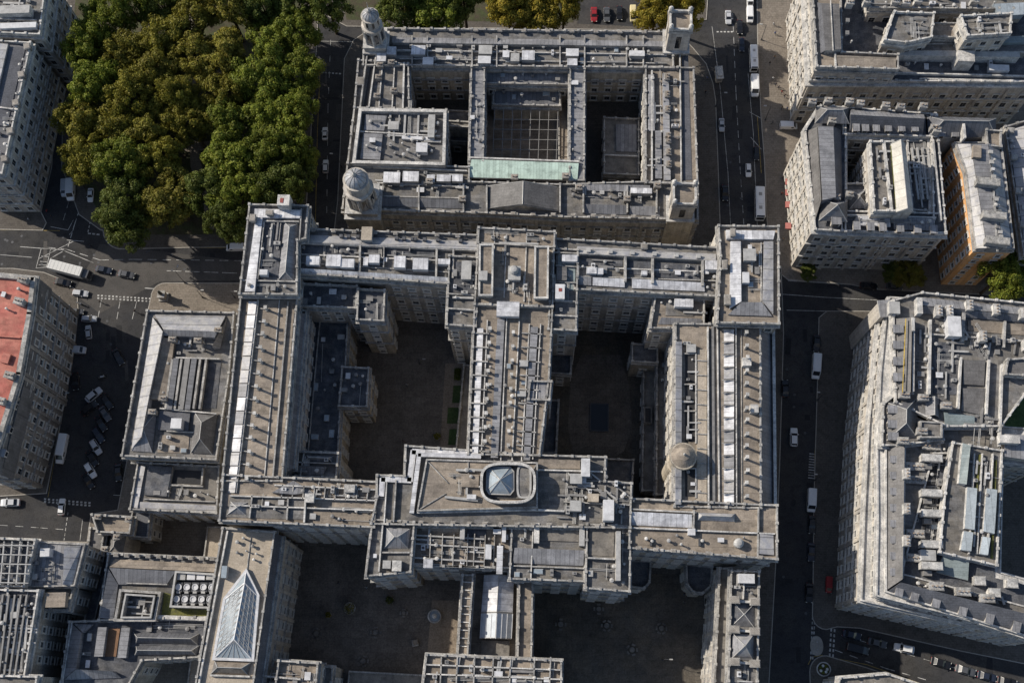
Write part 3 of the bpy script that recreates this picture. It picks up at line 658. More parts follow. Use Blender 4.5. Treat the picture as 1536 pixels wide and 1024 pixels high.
# --- south-east range
b.block([(945,748),(1165,758),(1165,839),(943,822)], 33.2, roof='roof_tan', win=W1, ledges=(22,11))
b.slope('lead_roof', [(947,767,34.5),(1038,771,34.5),(1038,791,33.5),(946,787,33.5)], 33, 'lead_white_x', 'coping'); b.line('parapet_wall', [(946,791),(1162,800)], 33.2, .5, 1.0, 'coping_light'); b.line('parapet_wall', [(946,763),(1044,768)], 33.2, .5, 1.2, 'coping_light'); b.line('parapet_wall', [(1041,765),(1040,796)], 33.2, .6, 1.4)
b.hip('lead_roof', [(1046,768),(1102,770),(1102,782),(1046,780)], 33.3, 1.5, 'lead_pale_y'); b.line('parapet_wall', [(1138,760),(1137,834)], 33.2, .5, 1.0); b.slope('lead_panel', [(1140,800,34),(1160,800,33.6),(1161,832,33.6),(1139,830,34)], 33, 'lead_pale_y')
b.bx('plant_housing', 1032,792,1043,802, 33.2, 34.4, 'metal_white'); b.put('roof_vent', G().lathe(P(1107,815,33.2), [(1.1,33.1),(1.1,34.6),(.6,35.0),(.1,35.1)], 'metal_light', 14)); b.bx('roof_hatch', 975,806,978,818, 33.2, 33.9, 'metal_dark'); b.bx('roof_hatch', 1048,806,1051,818, 33.2, 33.9, 'metal_dark'); b.clutter([(950,796),(1136,804),(1134,826),(948,818)], 33.3, 9, 35, 'vhv')
for x in range(958, 1160, 26): b.chimney(x, 821+(x-945)*.075, 33.6, .9, .5, .8)
# --- east wing
b.block([(1013,486),(1140,487),(1141,762),(1011,760)], 33, roof='roof_tan', win=W1, par=.6, ledges=(22,11))
b.slope('mansard_roof', [(1139,489,32.8),(1157,489,28),(1160,762,28),(1141,762,32.8)], -.3, 'lead_dark_y', 'stone'); b.put('parapet', G().strip([P(1160,489,28.6),P(1163,762,28.6)], .7, -.3, 28.9, 'coping', 'coping_light'))
b.slope('lead_coping', [(1014,512,34.6),(1023,512,34.2),(1022,756,34.2),(1013,756,34.6)], 32.9, 'lead_pale_y')
for y0, y1 in ((532,574),(578,614),(618,662),(704,744)):
    b.bx('well_shade_panel', 1028,y0,1043,y1, 33, 33.12, 'painted_shade'); b.line('parapet_wall', [(1044,y0-2),(1044,y1+2)], 33, .4, 1.0, 'coping_light'); b.line('parapet_wall', [(1026,y0-2),(1043,y0-2)], 33, .4, .9)  # flat near-black slab paints a shaded recess on the solid roof
    b.clutter([(1029,y0),(1043,y0),(1043,y1),(1029,y1)], 33.15, 9, y0, 'uvhd', .7)
b.bx('plant_housing', 1030,516,1044,528, 33, 34.3, 'metal_light'); b.clutter([(1028,514),(1044,514),(1044,530),(1028,530)], 33.1, 5, 36, 'vuh')
b.slope('roof_panel', [(1046,524,33.6),(1060,524,33.6),(1060,752,33.6),(1045,752,33.6)], 32.9, 'roof_tan_pale')
for y in range(540, 750, 22): b.line('roof_rib', [(1046,y),(1060,y+1)], 33.5, .2, .4, 'coping')
b.line('parapet_wall', [(1062,490),(1063,756)], 33, .5, 1.3, 'coping_light'); b.line('roof_gutter', [(1069,490),(1071,756)], 33, .6, .5, 'metal_grey'); b.line('parapet_wall', [(1076,490),(1079,758)], 33, .5, .5, 'coping_light')
for i in range(14):
    y0 = 494+i*18.9; y1 = y0+17.5
    b.slope('lead_sheet', [(1086,y0,33.3),(1101,y0,34.0),(1101,y1,34.0),(1086,y1,33.3)], 32.9, ('lead_white_y','lead_white_y','lead_pale_y','lead_y','lead_white_y')[(i*7+1+i//5) % 5])
    b.line('roof_rib', [(1084,y0),(1101,y0)], 33.7, .15, .5, 'coping')
b.line('parapet_wall', [(1104,490),(1105,758)], 33, .4, .9, 'coping_light')
for i in range(14): b.post(1118+(i*37 % 3)*.5-.5, 503+i*18.6+(i*53 % 5)*.5-1, 33, 1.7+(i*29 % 4)*.18, .7)
b.bx('stair_hut', 1114,536,1127,548, 33, 35, 'coping_light'); b.bx('stair_hut', 1126,606,1138,618, 33, 35, 'coping_light')
b.line('roof_gutter', [(1112,494),(1113,756)], 33, .15, .2, 'coping')
c = P(1026,682,38)
b.put('turret', G().lathe(c, [(2.7,0),(2.7,28),(3.0,28.2),(3.0,29),(2.6,29.2),(2.6,35.5),(3.1,35.8),(3.1,36.8),(2.7,36.9)], 'stone_warm', 28), [('turret_roof', G().lathe(c, [(2.9,36.8),(2.4,37.2),(1.3,38.2),(.15,38.6)], 'roof_tan', 28)), ('finial', G().lathe(c, [(.25,38.5),(.3,38.9),(.06,39.3),(.04,40.2)], 'metal_light', 8))])
# court-side terraces of the right-hand courtyard
b.block([(985,500),(1016,500),(1014,742),(984,742)], 11, roof='roof_concrete', par=.8, win=W2, cor=.3); b.block([(965,545),(986,545),(985,736),(963,736)], 6, roof='roof_concrete', par=.7, win=W2, cor=.3)
b.block([(948,516),(986,518),(986,545),(948,543)], 14, wall='stone_warm', roof='roof_dark', par=.8, win=W2, cor=.3); b.bx('stair_hut', 966,610,978,634, 6, 8.6, 'coping', top='roof_concrete'); b.bx('well_shade_panel', 968,612,976,633, 8.6, 8.7, 'painted_shade')  # near-black slab on the hut top paints a shaded opening
b.block([(905,688),(950,690),(948,730),(905,728)], 8, roof='roof_dark', par=.8, cor=.3, win=W2); b.block([(826,512),(858,514),(856,562),(824,560)], 12, roof='roof_dark', par=.8, cor=.3, win=W2); b.block([(820,600),(838,601),(834,680),(814,680)], 9, roof='roof_dark', par=.8, cor=.3, win=W2)
b.clutter([(988,510),(1008,510),(1008,736),(988,736)], 11.1, 14, 37, 'vhps')
# garden side terrace of the left-hand courtyard
b.block([(696,548),(716,548),(706,676),(684,676)], 5, roof='roof_concrete', par=.6, cor=.3, win=W2)
# bays on the south front
for q in ([(946,840),(976,842),(974,872),(966,882),(946,880)], [(1029,846),(1068,850),(1066,878),(1054,889),(1040,888),(1030,876)]): b.block(q, 12, roof='roof_dark', par=.9, win=W2, cor=.4)

# ================================================================ north building with the domed towers
b = Bld('domed_building', 'stone building with two domed towers, two square towers and a pale green roof', 'government building', 780, 200)
WN = dict(sp=3.6, w=1.4, h=2.3, fh=4.6, z0=2.6)
ZN = 19
b.block([(546,46),(1036,50),(1046,329),(514,318)], ZN-14, roof='roof_dark', par=0, cor=0, wall='stone_warm') if False else None
# ring of ranges round the wells
b.block([(548,44),(1008,50),(1010,104),(612,100),(545,100)], ZN, roof='roof_grey', win=WN, ledges=(12,6), wall='stone_warm')          # north range
b.block([(538,92),(613,98),(614,168),(532,164)], ZN-.15, roof='roof_grey', win=WN, wall='stone')                    # west range upper
b.block([(532,163),(670,167),(668,250),(522,247)], ZN+.6, roof='roof_grey', win=WN, wall='stone')                   # west block
b.block([(522,246),(704,252),(704,274),(840,278),(970,274),(1046,276),(1046,331),(842,327),(730,321),(514,315)], ZN-.3, roof='roof_grey', win=WN, wall='stone', ledges=(13,7), pil=7.2)  # south range
b.block([(968,102),(1040,104),(1046,278),(968,276)], ZN-.1, roof='roof_tan', win=WN, wall='stone')                     # east range
b.block([(707,102),(727,103),(725,243),(704,242)], ZN-.2, roof='lead_y', win=WN, wall='stone_warm', par=.7)              # cross ranges
b.block([(855,104),(877,105),(876,272),(854,272)], ZN-.2, roof='lead_y', win=WN, wall='stone_warm', par=.7)
b.block([(727,102),(856,105),(854,128),(727,126)], ZN-3, roof='lead_x', win=WN, par=.6); b.block([(740,126),(840,128),(840,160),(740,158)], ZN-7, roof='lead_dark_x', par=.6)
b.block([(838,128),(856,128),(855,242),(838,240)], 6, roof='roof_tan', par=.4, cor=.2)
b.block([(668,166),(706,168),(704,214),(666,212)], 7, roof='roof_dark', par=.5, cor=.2, win=WN); b.block([(668,182),(706,184),(704,192),(668,190)], 13, roof='roof_grey', par=.6, cor=.2)
b.block([(906,178),(958,180),(958,264),(906,262)], 7, roof='roof_concrete', par=.8, cor=.3, win=WN); b.slope('roof_panel', [(924,186,7.6),(955,187,7.6),(955,228,7.4),(924,227,7.4)], 6.9, 'lead_x'); b.line('parapet_wall', [(908,232),(956,234)], 7, .6, .8, 'coping_light')
b.flat('court_floor', [(727,158),(840,160),(838,244),(722,244)], 3.0, 'roof_tan')
gr = G()
for i in range(8):
    gr.strip([P(742+i*13.6,160,11),P(739+i*13.6,242,11)], .16, 10.7, 11, 'metal_grey')
for i in range(6): gr.strip([P(741,164+i*15,11),P(838,165+i*15,11)], .16, 10.75, 11.05, 'metal_grey')
b.put('steel_grid', gr)
b.slope('copper_roof', [(707,239,19.8),(868,245,19.8),(866,270,18.9),(703,266,18.9)], 18.2, 'copper', 'coping_light')
b.line('parapet_wall', [(705,236),(868,242)], ZN-.2, .6, 1.4, 'coping_light')
# roofs and details of the ranges
b.slope('lead_roof', [(588,56,19.2),(1000,62,19.2),(1000,70,20.4),(588,64,20.4)], ZN-.1, 'lead_x', 'coping'); b.line('parapet_wall', [(590,75),(1000,82)], ZN, .4, .9, 'coping_light'); b.line('parapet_wall', [(600,88),(1000,95)], ZN, .4, .8)
for x in (618,641,708,745,840,877,940,965): b.line('parapet_wall', [(x,54),(x,100)], ZN, .5, 1.3, 'coping')
for x0,y0,x1,y1 in ((617,68,638,82),(718,68,738,81),(717,84,736,95),(783,76,802,90),(766,80,779,92),(849,73,868,84),(851,88,866,98),(944,76,967,84),(634,86,650,97),(565,80,579,92),(580,70,594,82),(754,76,764,86)):
    b.bx('plant_housing', x0,y0,x1,y1, ZN, ZN+1.9, 'metal_light', top=random.Random(x0).choice(['metal_white','metal_light','lead_white_x']))
b.clutter([(590,66),(1000,72),(1000,98),(600,94)], ZN+.1, 70, 41, 'uvhpdsu')
b.line('parapet_wall', [(552,70),(540,160)], ZN, .6, 1.2); b.line('parapet_wall', [(566,66),(553,162)], ZN, .5, .9, 'coping_light'); b.slope('roof_panel', [(560,70,18.9),(564,70,18.9),(551,162,18.9),(545,162,18.9)], ZN-.3, 'painted_shade')  # near-black strip paints the shade between the two parapets
b.line('roof_gutter', [(574,92),(568,162)], ZN, .3, .4, 'coping_light'); b.line('roof_gutter', [(592,92),(588,162)], ZN, .3, .4, 'coping_light'); b.line('parapet_wall', [(606,94),(604,164)], ZN, .7, 1.3, 'coping_light')
for x, y in ((588,98),(592,140),(567,148),(571,102),(569,120)): b.chimney(x, y, ZN, 1.5, 1.0, 2.0, pots=2)
b.put('parapet', G().ring([P(540,166,20.4),P(669,168,20.4),(P(667,249,20.4)),P(530,246,20.4)], .2, -.6, 19.5, 21.4, 'coping_light'))
b.slope('lead_roof', [(548,172,20.6),(580,174,20.6),(576,196,20.2),(546,195,20.2)], 19.5, 'lead_x'); b.slope('lead_roof', [(545,200,20.5),(574,201,20.5),(570,240,20.2),(540,238,20.2)], 19.5, 'lead_y'); b.line('parapet_wall', [(540,197),(660,204)], ZN+.6, .5, 1.0, 'coping_light'); b.line('duct', [(604,206),(650,208)], ZN+.8, .9, .8, 'metal_white'); b.bx('plant_housing', 642,172,652,206, ZN+.6, ZN+2.6, 'metal_light')
b.bx('plant_housing', 624,214,641,228, ZN+.6, ZN+2.8, 'metal_white'); b.bx('plant_housing', 582,182,598,194, ZN+.6, ZN+2.2, 'metal_light')
b.clutter([(576,172),(662,175),(658,242),(572,240)], ZN+.7, 46, 42, 'uvhpdud'); b.clutter([(546,174),(574,175),(568,240),(542,238)], ZN+1.6, 7, 43, 'vhp')
b.line('parapet_wall', [(560,250),(700,256)], ZN-.3, .5, 1.2, 'coping_light'); b.line('parapet_wall', [(566,274),(700,280)], ZN-.3, .5, 1.0, 'coping_light'); b.slope('lead_roof', [(570,296,19.8),(694,299,19.8),(694,313,18.9),(568,309,18.9)], ZN-.4, 'lead_dark_x'); b.line('parapet_wall', [(566,294),(694,297)], ZN-.3, .5, 1.2)
b.slope('lead_roof', [(876,306,19.6),(940,308,19.6),(940,322,18.9),(874,320,18.9)], ZN-.4, 'lead_dark_x'); b.slope('lead_roof', [(945,309,19.6),(990,310,19.6),(990,324,18.9),(944,322,18.9)], ZN-.4, 'lead_x'); b.slope('lead_roof', [(876,276,19.6),(975,278,19.6),(975,288,19.2),(876,286,19.2)], ZN-.4, 'lead_x')
for x0,y0,x1,y1 in ((604,257,628,272),(575,258,600,274),(640,262,652,273),(655,262,676,272),(678,262,694,272),(946,282,978,290)): b.bx('plant_housing', x0,y0,x1,y1, ZN-.3, ZN+1.8, 'metal_light', top='lead_white_x')
for x in (628,695,730,840,875,941,985): b.line('parapet_wall', [(x,278),(x,318)], ZN-.3, .6, 1.5, 'coping')
for x, y in ((645,276),(694,302),(772,270),(848,268),(868,285),(985,282),(940,302)): b.chimney(x, y, ZN, 1.6, 1.2, 2.2, pots=2)
b.clutter([(570,256),(700,260),(700,292),(566,288)], ZN-.2, 40, 44, 'uvhpdu'); b.clutter([(842,284),(985,288),(985,302),(842,298)], ZN-.2, 22, 45, 'uvhpd')
b.hip('pediment_roof', [(732,279),(838,281),(838,317),(730,313)], ZN, 3.4, 'slate_grey', 'stone', 'y', inset=0); b.slope('pediment', [(728,313,ZN+.3),(784,306,ZN+3.8),(842,316,ZN+.3)], ZN-1, 'coping')
b.line('parapet_wall', [(978,106),(978,270)], ZN, .6, 1.2, 'coping_light'); b.slope('lead_roof', [(972,112,19.6),(981,112,20),(982,196,20),(972,196,19.6)], ZN-.2, 'lead_y'); b.slope('lead_roof', [(994,110,20),(1003,110,19.8),(1006,270,19.8),(996,270,20)], ZN-.2, 'lead_pale_y'); b.slope('lead_roof', [(983,196,20),(992,196,20),(993,268,19.6),(983,268,19.6)], ZN-.2, 'lead_y'); b.line('parapet_wall', [(1020,76),(1022,276)], ZN, .5, .9, 'coping_light'); b.slope('roof_panel', [(1023,74,19),(1032,74,19),(1038,270,19),(1025,270,19)], ZN-.3, 'slate')
for y in (120,146,168,208,214,232,250): b.chimney(999+(y-100)*.02, y, ZN, 1.2, 1.5, 2.0, pots=2)
b.clutter([(974,108),(1016,108),(1018,270),(976,268)], ZN+.1, 34, 46, 'vhpduv')
b.clutter([(708,110),(725,110),(722,236),(706,236)], ZN-.1, 8, 47, 'vhp'); b.clutter([(857,112),(875,112),(874,264),(856,264)], ZN-.1, 9, 48, 'vhp'); b.clutter([(732,106),(852,108),(850,124),(730,122)], ZN-2.9, 12, 49, 'vhus'); b.clutter([(744,132),(836,134),(836,154),(744,152)], ZN-6.9, 8, 50, 'vhus')
b.chimney(541,124,ZN,2,2,1); b.chimney(530,196,ZN,1,1.5,1.2)
for x in range(570, 1000, 36): b.chimney(x, 45+(x-548)*.012, ZN+.6, 1.0, .5, .8)
for x in range(560, 1000, 30): b.chimney(x, 316+(x-560)*.025, ZN+.3, 1.0, .5, .8)
# towers
def dome_tower(b, px, py, zt, r, hd):
    """px, py: the crown of the dome at height zt; r dome radius; hd height of the drum"""
    c = P(px, py, zt); g = G(); zd = zt-r*1.05; z1 = zd-hd; zb = 20
    g.box(c, r*3.3, r*3.3, -.3, zb, 0, 'stone_warm', 'coping'); g.box(c, r*3.5, r*3.5, zb, zb+.6, 0, 'coping_light'); g.box(c, r*2.9, r*2.9, zb+.6, z1, 0, 'stone_white', 'coping'); g.box(c, r*3.15, r*3.15, z1, z1+.5, 0, 'coping_light')
    g.lathe(c, [(r*1.32,z1+.5),(r*1.28,z1+hd*.55),(r*1.42,z1+hd*.56),(r*1.42,z1+hd*.63),(r*1.12,z1+hd*.65),(r*1.08,zd-.5),(r*1.2,zd-.45),(r*1.2,zd)], 'stone_white', 28)
    kids = []
    for i in range(8):
        a = math.pi/8+i*math.pi/4; u = Vector((math.cos(a), math.sin(a), 0))
        kids.append(('window', G().box(c+u*r*1.2, .5, r*.42, z1+hd*.12, z1+hd*.48, a, 'glass'))); kids.append(('window', G().box(c+u*r*1.0, .4, r*.3, z1+hd*.7, zd-.8, a, 'glass')))
        a2 = i*math.pi/4; u = Vector((math.cos(a2), math.sin(a2), 0)); kids.append(('column', G().lathe(c+u*r*1.4, [(r*.13,z1+.5),(r*.1,z1+hd*.56)], 'coping_light', 10)))
    d = G(); prof = [(r*math.cos(t), zd+r*.95*math.sin(t)) for t in [i*math.pi/2/8 for i in range(8)]]+[(.4, zd+r*1.0)]
    d.lathe(c, prof, 'lead_dome', 24)
    for i in range(12):
        a = i*math.pi/6
        for (r0, h0), (r1, h1) in zip(prof, prof[1:]): d.tube(c+Vector((math.cos(a)*r0, math.sin(a)*r0, h0-c.z)), c+Vector((math.cos(a)*r1, math.sin(a)*r1, h1-c.z)), .09, .09, 'metal_grey', 4)
    kids.append(('dome', d)); kids.append(('finial', G().lathe(c, [(.45,zt-.2),(.4,zt+.5),(.12,zt+.8),(.06,zt+4)], 'metal_light', 10)))
    b.put('domed_tower', g, kids)
def square_tower(b, px, py, w, zt):
    c = P(px, py, zt); g = G(); h = w/2
    g.box(c, w+1.0, w+1.0, -.3, 20, 0, 'stone_warm', 'coping'); g.box(c, w+1.4, w+1.4, 20, 20.6, 0, 'coping_light'); g.box(c, w, w, 20.6, zt-1.2, 0, 'stone_white'); g.box(c, w+.7, w+.7, zt-1.2, zt-.5, 0, 'coping_light', 'roof_tan')
    g.ring([c+Vector((x,y,0)) for x, y in ((-h,-h),(h,-h),(h,h),(-h,h))], .1, -.4, zt-.5, zt+.5, 'coping_light')
    kids = []
    for x in (-h+.3, h-.3):
        for y in (-h+.3, h-.3): kids.append(('corner_pillar', G().box(c+Vector((x,y,0)), 1.1, 1.1, zt-.5, zt+1.4, 0, 'coping_light').lathe(c+Vector((x,y,0)), [(.5,zt+1.4),(.6,zt+1.8),(.2,zt+2.5)], 'coping_light', 8)))
    for x, y, a in ((0,-h,-math.pi/2),(-h,0,math.pi),(h,0,0),(0,h,math.pi/2)): kids.append(('window', G().box(c+Vector((x,y,0)), .2, 1.3, 22, zt-3.4, a, 'glass')))
    b.put('corner_tower', g, kids)
dome_tower(b, 553, 17, 36, 1.95, 11.5); dome_tower(b, 531, 262, 38, 2.65, 12.5); square_tower(b, 1021, 31, 5.6, 31); square_tower(b, 1027, 291, 5.7, 30)
# ================================================================ southern building round the two lower courtyards
WS = dict(sp=3.4, w=1.5, h=2.5, fh=4.8, z0=2.8)
b = Bld('courtyard_building', 'stone building with a kite-shaped glass roof, wrapped round two courtyards at the bottom edge', 'office building', 600, 960)
b.block([(335,792),(413,798),(379,1040),(292,1040)], 28, roof='roof_tan_pale', win=WS, ledges=(18,9), wall='stone_white')
b.slope('mansard_roof', [(413,800,28.6),(423,803,25.5),(392,1040,25.5),(380,1040,28.6)], 10, 'slate')
b.block([(415,806),(424,806),(392,1040),(382,1040)], 25.4, wall='stone_white', roof='slate', par=.4, win=WS, ledges=(18,9), pil=5.5)
b.line('parapet_wall', [(341,796),(296,1035)], 28, .6, 1.0, 'coping_light')
kz = 28.2; kp = [(369,858),(386,893),(378,988),(322,986),(338,898)]; kb = [P(x,y,kz+.6) for x,y in kp]; ka, kc = P(367,874,kz+1.9), P(351,958,kz+2.3)
g = G(); g.ring(kb, .5, -.1, kz-.3, kz+.75, 'metal_white')
for f in ((kb[0],kb[1],ka),(kb[1],kb[2],kc),(kb[1],kc,ka),(kb[2],kb[3],kc),(kb[3],kb[4],kc),(kb[4],ka,kc),(kb[4],kb[0],ka)):
    f = list(f); f = f if (f[1]-f[0]).cross(f[2]-f[0]).z > 0 else f[::-1]; g.put(f, [[0,1,2]], 'skylight_glass')
br = G()
for a_, b_ in ((kb[0],ka),(ka,kc),(kc,kb[2]),(kc,kb[3]),(kb[1],ka),(kb[4],ka)): br.tube(a_, b_, .16, .16, 'metal_white', 5)
for (a0,a1,c0,c1,n) in ((kb[4],kb[3],ka,kc,9),(kb[1],kb[2],ka,kc,9),(kb[3],kb[2],kc,kc,6)):
    for i in range(1, n): t=i/n; br.tube(a0.lerp(a1,t)+Vector((0,0,.05)), c0.lerp(c1,t)+Vector((0,0,.05)), .06, .06, 'metal_light', 4)
for s_, e_, f_, h_ in ((kb[4],ka,kb[3],kc),(kb[1],ka,kb[2],kc)):
    for i in range(9):
        t = i/9; u = (i+1)/9; br.tube(s_.lerp(f_,t)+Vector((0,0,.06)), e_.lerp(h_,u)+Vector((0,0,.06)), .055, .055, 'metal_light', 4); br.tube(s_.lerp(f_,u)+Vector((0,0,.06)), e_.lerp(h_,t)+Vector((0,0,.06)), .055, .055, 'metal_light', 4)
    for t in (.25,.5,.75): br.tube(s_.lerp(e_,t)+Vector((0,0,.05)), f_.lerp(h_,t)+Vector((0,0,.05)), .07, .07, 'metal_light', 4)
b.put('glass_roof', g, [('glazing_bar', br)])
b.hip('lead_roof', [(322,990),(378,992),(372,1012),(316,1010)], 28.1, 1.8, 'roof_tan', 'roof_grey'); b.bx('plant_housing', 332,848,340,866, 28, 30, 'metal_light', top='skylight_glass')
b.clutter([(346,800),(405,804),(396,850),(340,846)], 28.1, 6, 61, 'vv'); b.line('roof_gutter', [(376,806),(370,856)], 28, .2, .2, 'coping')
b.line('parapet_wall', [(316,1012),(374,1014)], 28, .6, 1.0, 'coping_light')
b.block([(694,862),(710,862),(701,990),(686,990)], 26, roof='roof_tan', win=WS, ledges=(16,8), par=.8); b.block([(779,868),(799,868),(797,990),(776,990)], 26, roof='roof_tan', win=WS, ledges=(16,8), par=.8)
b.block([(709,858),(781,862),(778,990),(700,990)], 21, roof='roof_tan', par=0, cor=0)
b.hip('glass_roof', [(726,862),(771,863),(769,918),(722,917)], 23.5, 2.0, 'lead_white_y', 'metal_white', 'y', inset=0); b.put('wall', G().solid([P(*q,23.4) for q in ((727,863),(770,864),(767,958),(721,957))], 20, 'coping_light'))
b.hip('glass_roof', [(722,919),(769,920),(767,957),(720,956)], 23.4, 2.2, 'glass_pale', 'metal_light', 'y', inset=0)
br = G()
for i in range(7): t=i/6; br.tube(P(722+47*t,920,23.6+2*(1-abs(2*t-1))), P(720+47*t,957,23.6+2*(1-abs(2*t-1))), .1,.1,'metal_white',4)
b.put('glazing_bar', br)
b.bx('roof_panel', 722,960,764,986, 21, 22.5, 'coping', top='roof_concrete')
for y in range(872, 985, 12): b.line('roof_rib', [(695-(y-862)*.065,y),(709-(y-862)*.065,y+1)], 26, .25, .35, 'coping_light')
b.block([(640,981),(724,985),(842,990),(842,1045),(632,1045)], 33, roof='roof_tan', win=WS, ledges=(22,11))
for y in (996,1010): b.line('parapet_wall', [(640,y),(840,y+8)], 33, .45, 1.2, 'coping_light')
for x in (662,686,712,740,766,802,826): b.line('parapet_wall', [(x,985),(x-2,1030)], 33, .45, 1.2, 'coping')
b.clutter([(644,988),(840,996),(838,1024),(638,1024)], 33.1, 60, 62, 'uvhpduu')
b.block([(419,990),(478,994),(473,1045),(412,1045)], 25, roof='roof_tan', par=1.2, win=WS, ledges=(16,)); b.block([(476,998),(500,1000),(496,1045),(472,1045)], 16, roof='roof_concrete', win=WS); b.clutter([(424,996),(474,998),(470,1024),(420,1024)], 25.1, 7, 63, 'vhp'); b.line('parapet_wall', [(384,1012),(450,1018)], 25, .6, 1.2)
b.block([(524,1006),(634,1012),(632,1050),(520,1050)], 3, roof='roof_concrete', par=.4, cor=.2)
b.block([(1096,856),(1138,857),(1135,1045),(1091,1045)], 27, roof='roof_grey', win=WS, ledges=(18,9)); b.block([(1079,852),(1097,852),(1091,1045),(1070,1045)], 22, roof='roof_concrete', win=WS, wall='stone_white', ledges=(14,7), pil=5.0)
b.block([(1066,940),(1080,940),(1076,990),(1062,990)], 12, roof='roof_concrete', win=WS, par=.8, cor=.3); b.block([(1068,880),(1080,880),(1080,912),(1068,912)], 12, roof='roof_concrete', win=WS, par=.8, cor=.3)
for y in (900,944,992): b.line('parapet_wall', [(1096,y),(1136,y+3)], 27, .8, 1.7, 'coping_light'); b.chimney(1100,y,27,2,1.4,2.4); b.chimney(1130,y+3,27,2,1.4,2.4)
b.hip('pyramid_roof', [(1098,948),(1131,950),(1130,990),(1096,988)], 27.2, 3.6, 'lead_pale_y', 'lead_x', 'x'); b.hip('lead_roof', [(1100,902),(1132,904),(1131,940),(1098,938)], 27.1, .9, 'roof_dark','roof_dark','x'); b.bx('plant_housing',1108,860,1132,874,27,29,'metal_white'); b.line('parapet_wall',[(1117,858),(1115,898)],27,.4,1.0,'coping_light'); b.clutter([(1100,860),(1134,862),(1133,896),(1099,894)], 27.1, 10, 64, 'vhpu'); b.clutter([(1098,996),(1132,998),(1130,1024),(1096,1024)], 27.1, 10, 65, 'vhpud')

# ================================================================ small hipped block west of the centre
WH = dict(sp=3.2, w=1.2, h=2.0, fh=4.2, z0=2.4)
b = Bld('stone_office', 'narrow stone office block with a pale hipped lead roof beside the car-filled square', 'office building', 268, 580)
b.block([(222,467),(352,470),(345,560),(325,690),(184,684)], 22, roof='roof_grey', win=WH, ledges=(14,7), wall='stone_warm')
b.slope('lead_roof', [(232,472,22.4),(338,474,22.4),(326,497,25),(245,494,25)], 21.9, 'lead_pale_y'); b.slope('lead_roof', [(245,494,25),(326,497,25),(322,506,24),(244,503,24)], 21.9, 'lead_x')
b.slope('lead_roof', [(229,476,22.4),(244,497,25),(224,592,25),(212,655,25),(197,673,22.4)], 21.9, 'lead_pale_y'); b.slope('roof_panel', [(245,506,24),(262,508,23.4),(250,600,23.4),(226,598,24)], 21.9, 'roof_tan')
b.slope('lead_roof', [(340,478,22.4),(328,500,25),(318,520,25),(330,522,22.4)], 21.9, 'lead_y')
b.hip('lead_roof', [(216,614),(236,616),(228,678),(197,676)], 22.3, 2.5, 'lead_dark_y','lead_x','y', inset=6); b.hip('lead_roof', [(292,618),(326,620),(318,681),(286,679)], 22.3, 3.0, 'slate_grey','slate_grey','y', inset=3)
b.flat('roof_panel', [(256,538),(322,540),(312,613),(246,612)], 22.04, 'roof_dark')
for x, m_ in ((258,'coping'),(264,'lead_dark_y'),(272,'coping'),(281,'metal_grey'),(291,'lead_dark_y'),(300,'coping'),(309,'coping')): b.line('light_well_wall', [(x,539),(x-10,612)], 22, .5 if m_ == 'coping' else 1.3, 1.6, m_)
b.flat('well_shade_panel', [(320,540),(332,540),(324,612),(312,612)], 22.02, 'roof_dark'); b.bx('plant_housing', 256,627,272,642, 22, 25, 'metal_white'); b.bx('roof_panel', 238,616,284,645, 22, 22.6, 'roof_dark', top='slate'); b.line('parapet_wall', [(240,612),(324,620)], 22, .5, 1.6, 'coping_light'); b.line('parapet_wall', [(264,536),(330,538)], 22, .5, 1.5, 'coping_light')  # flat dark panel stands in for a shaded light well
b.flat('roof_panel', [(240,652),(284,654),(282,680),(236,678)], 22.05, 'roof_tan'); b.clutter([(240,654),(282,655),(280,678),(238,677)], 22.2, 16, 71, 'uvhsu'); b.clutter([(262,508),(326,510),(322,534),(258,532)], 22.1, 14, 72, 'vhpdu'); b.clutter([(250,540),(262,540),(250,610),(240,610)], 22.1, 8, 73, 'vh'); b.clutter([(246,600),(290,604),(286,614),(242,612)], 22.1, 7, 74, 'vhp')
for x, y in ((262,512),(300,514),(248,600),(232,620),(330,498)): b.chimney(x, y, 23, 1.6, 1.0, 2.4, pots=2)
b.line('parapet_wall', [(250,646),(290,648)], 22, .4, 1.2)
b.block([(208,694),(330,700),(326,770),(196,764)], 16, z0=-.3, roof='roof_concrete', win=WH, wall='stone_warm'); b.flat('well_shade_panel', [(262,704),(302,706),(300,726),(258,724)], 16.05, 'painted_shade'); b.slope('lead_roof', [(222,698,16.6),(258,700,17.2),(250,744,17.2),(216,742,16.6)], 15.9, 'roof_dark'); b.slope('lead_roof', [(206,752,16.4),(326,758,16.4),(326,768,16.2),(202,764,16.2)], 15.9, 'lead_pale_y'); b.slope('lead_roof', [(206,698,16.4),(218,698,16.6),(206,762,16.6),(198,760,16.4)], 15.9, 'lead_pale_y'); b.line('parapet_wall', [(216,748),(322,752)], 16, .4, 1.0); b.clutter([(226,730),(320,734),(318,746),(222,744)], 16.2, 16, 75, 'uvhp'); b.line('parapet_wall', [(258,700),(252,744)], 16, .4, 1.2); b.line('parapet_wall', [(304,702),(302,726)], 16, .6, 1.2); b.line('parapet_wall', [(256,727),(304,729)], 16, .6, 1.0)  # the hole in the annex is painted shade, laid flat

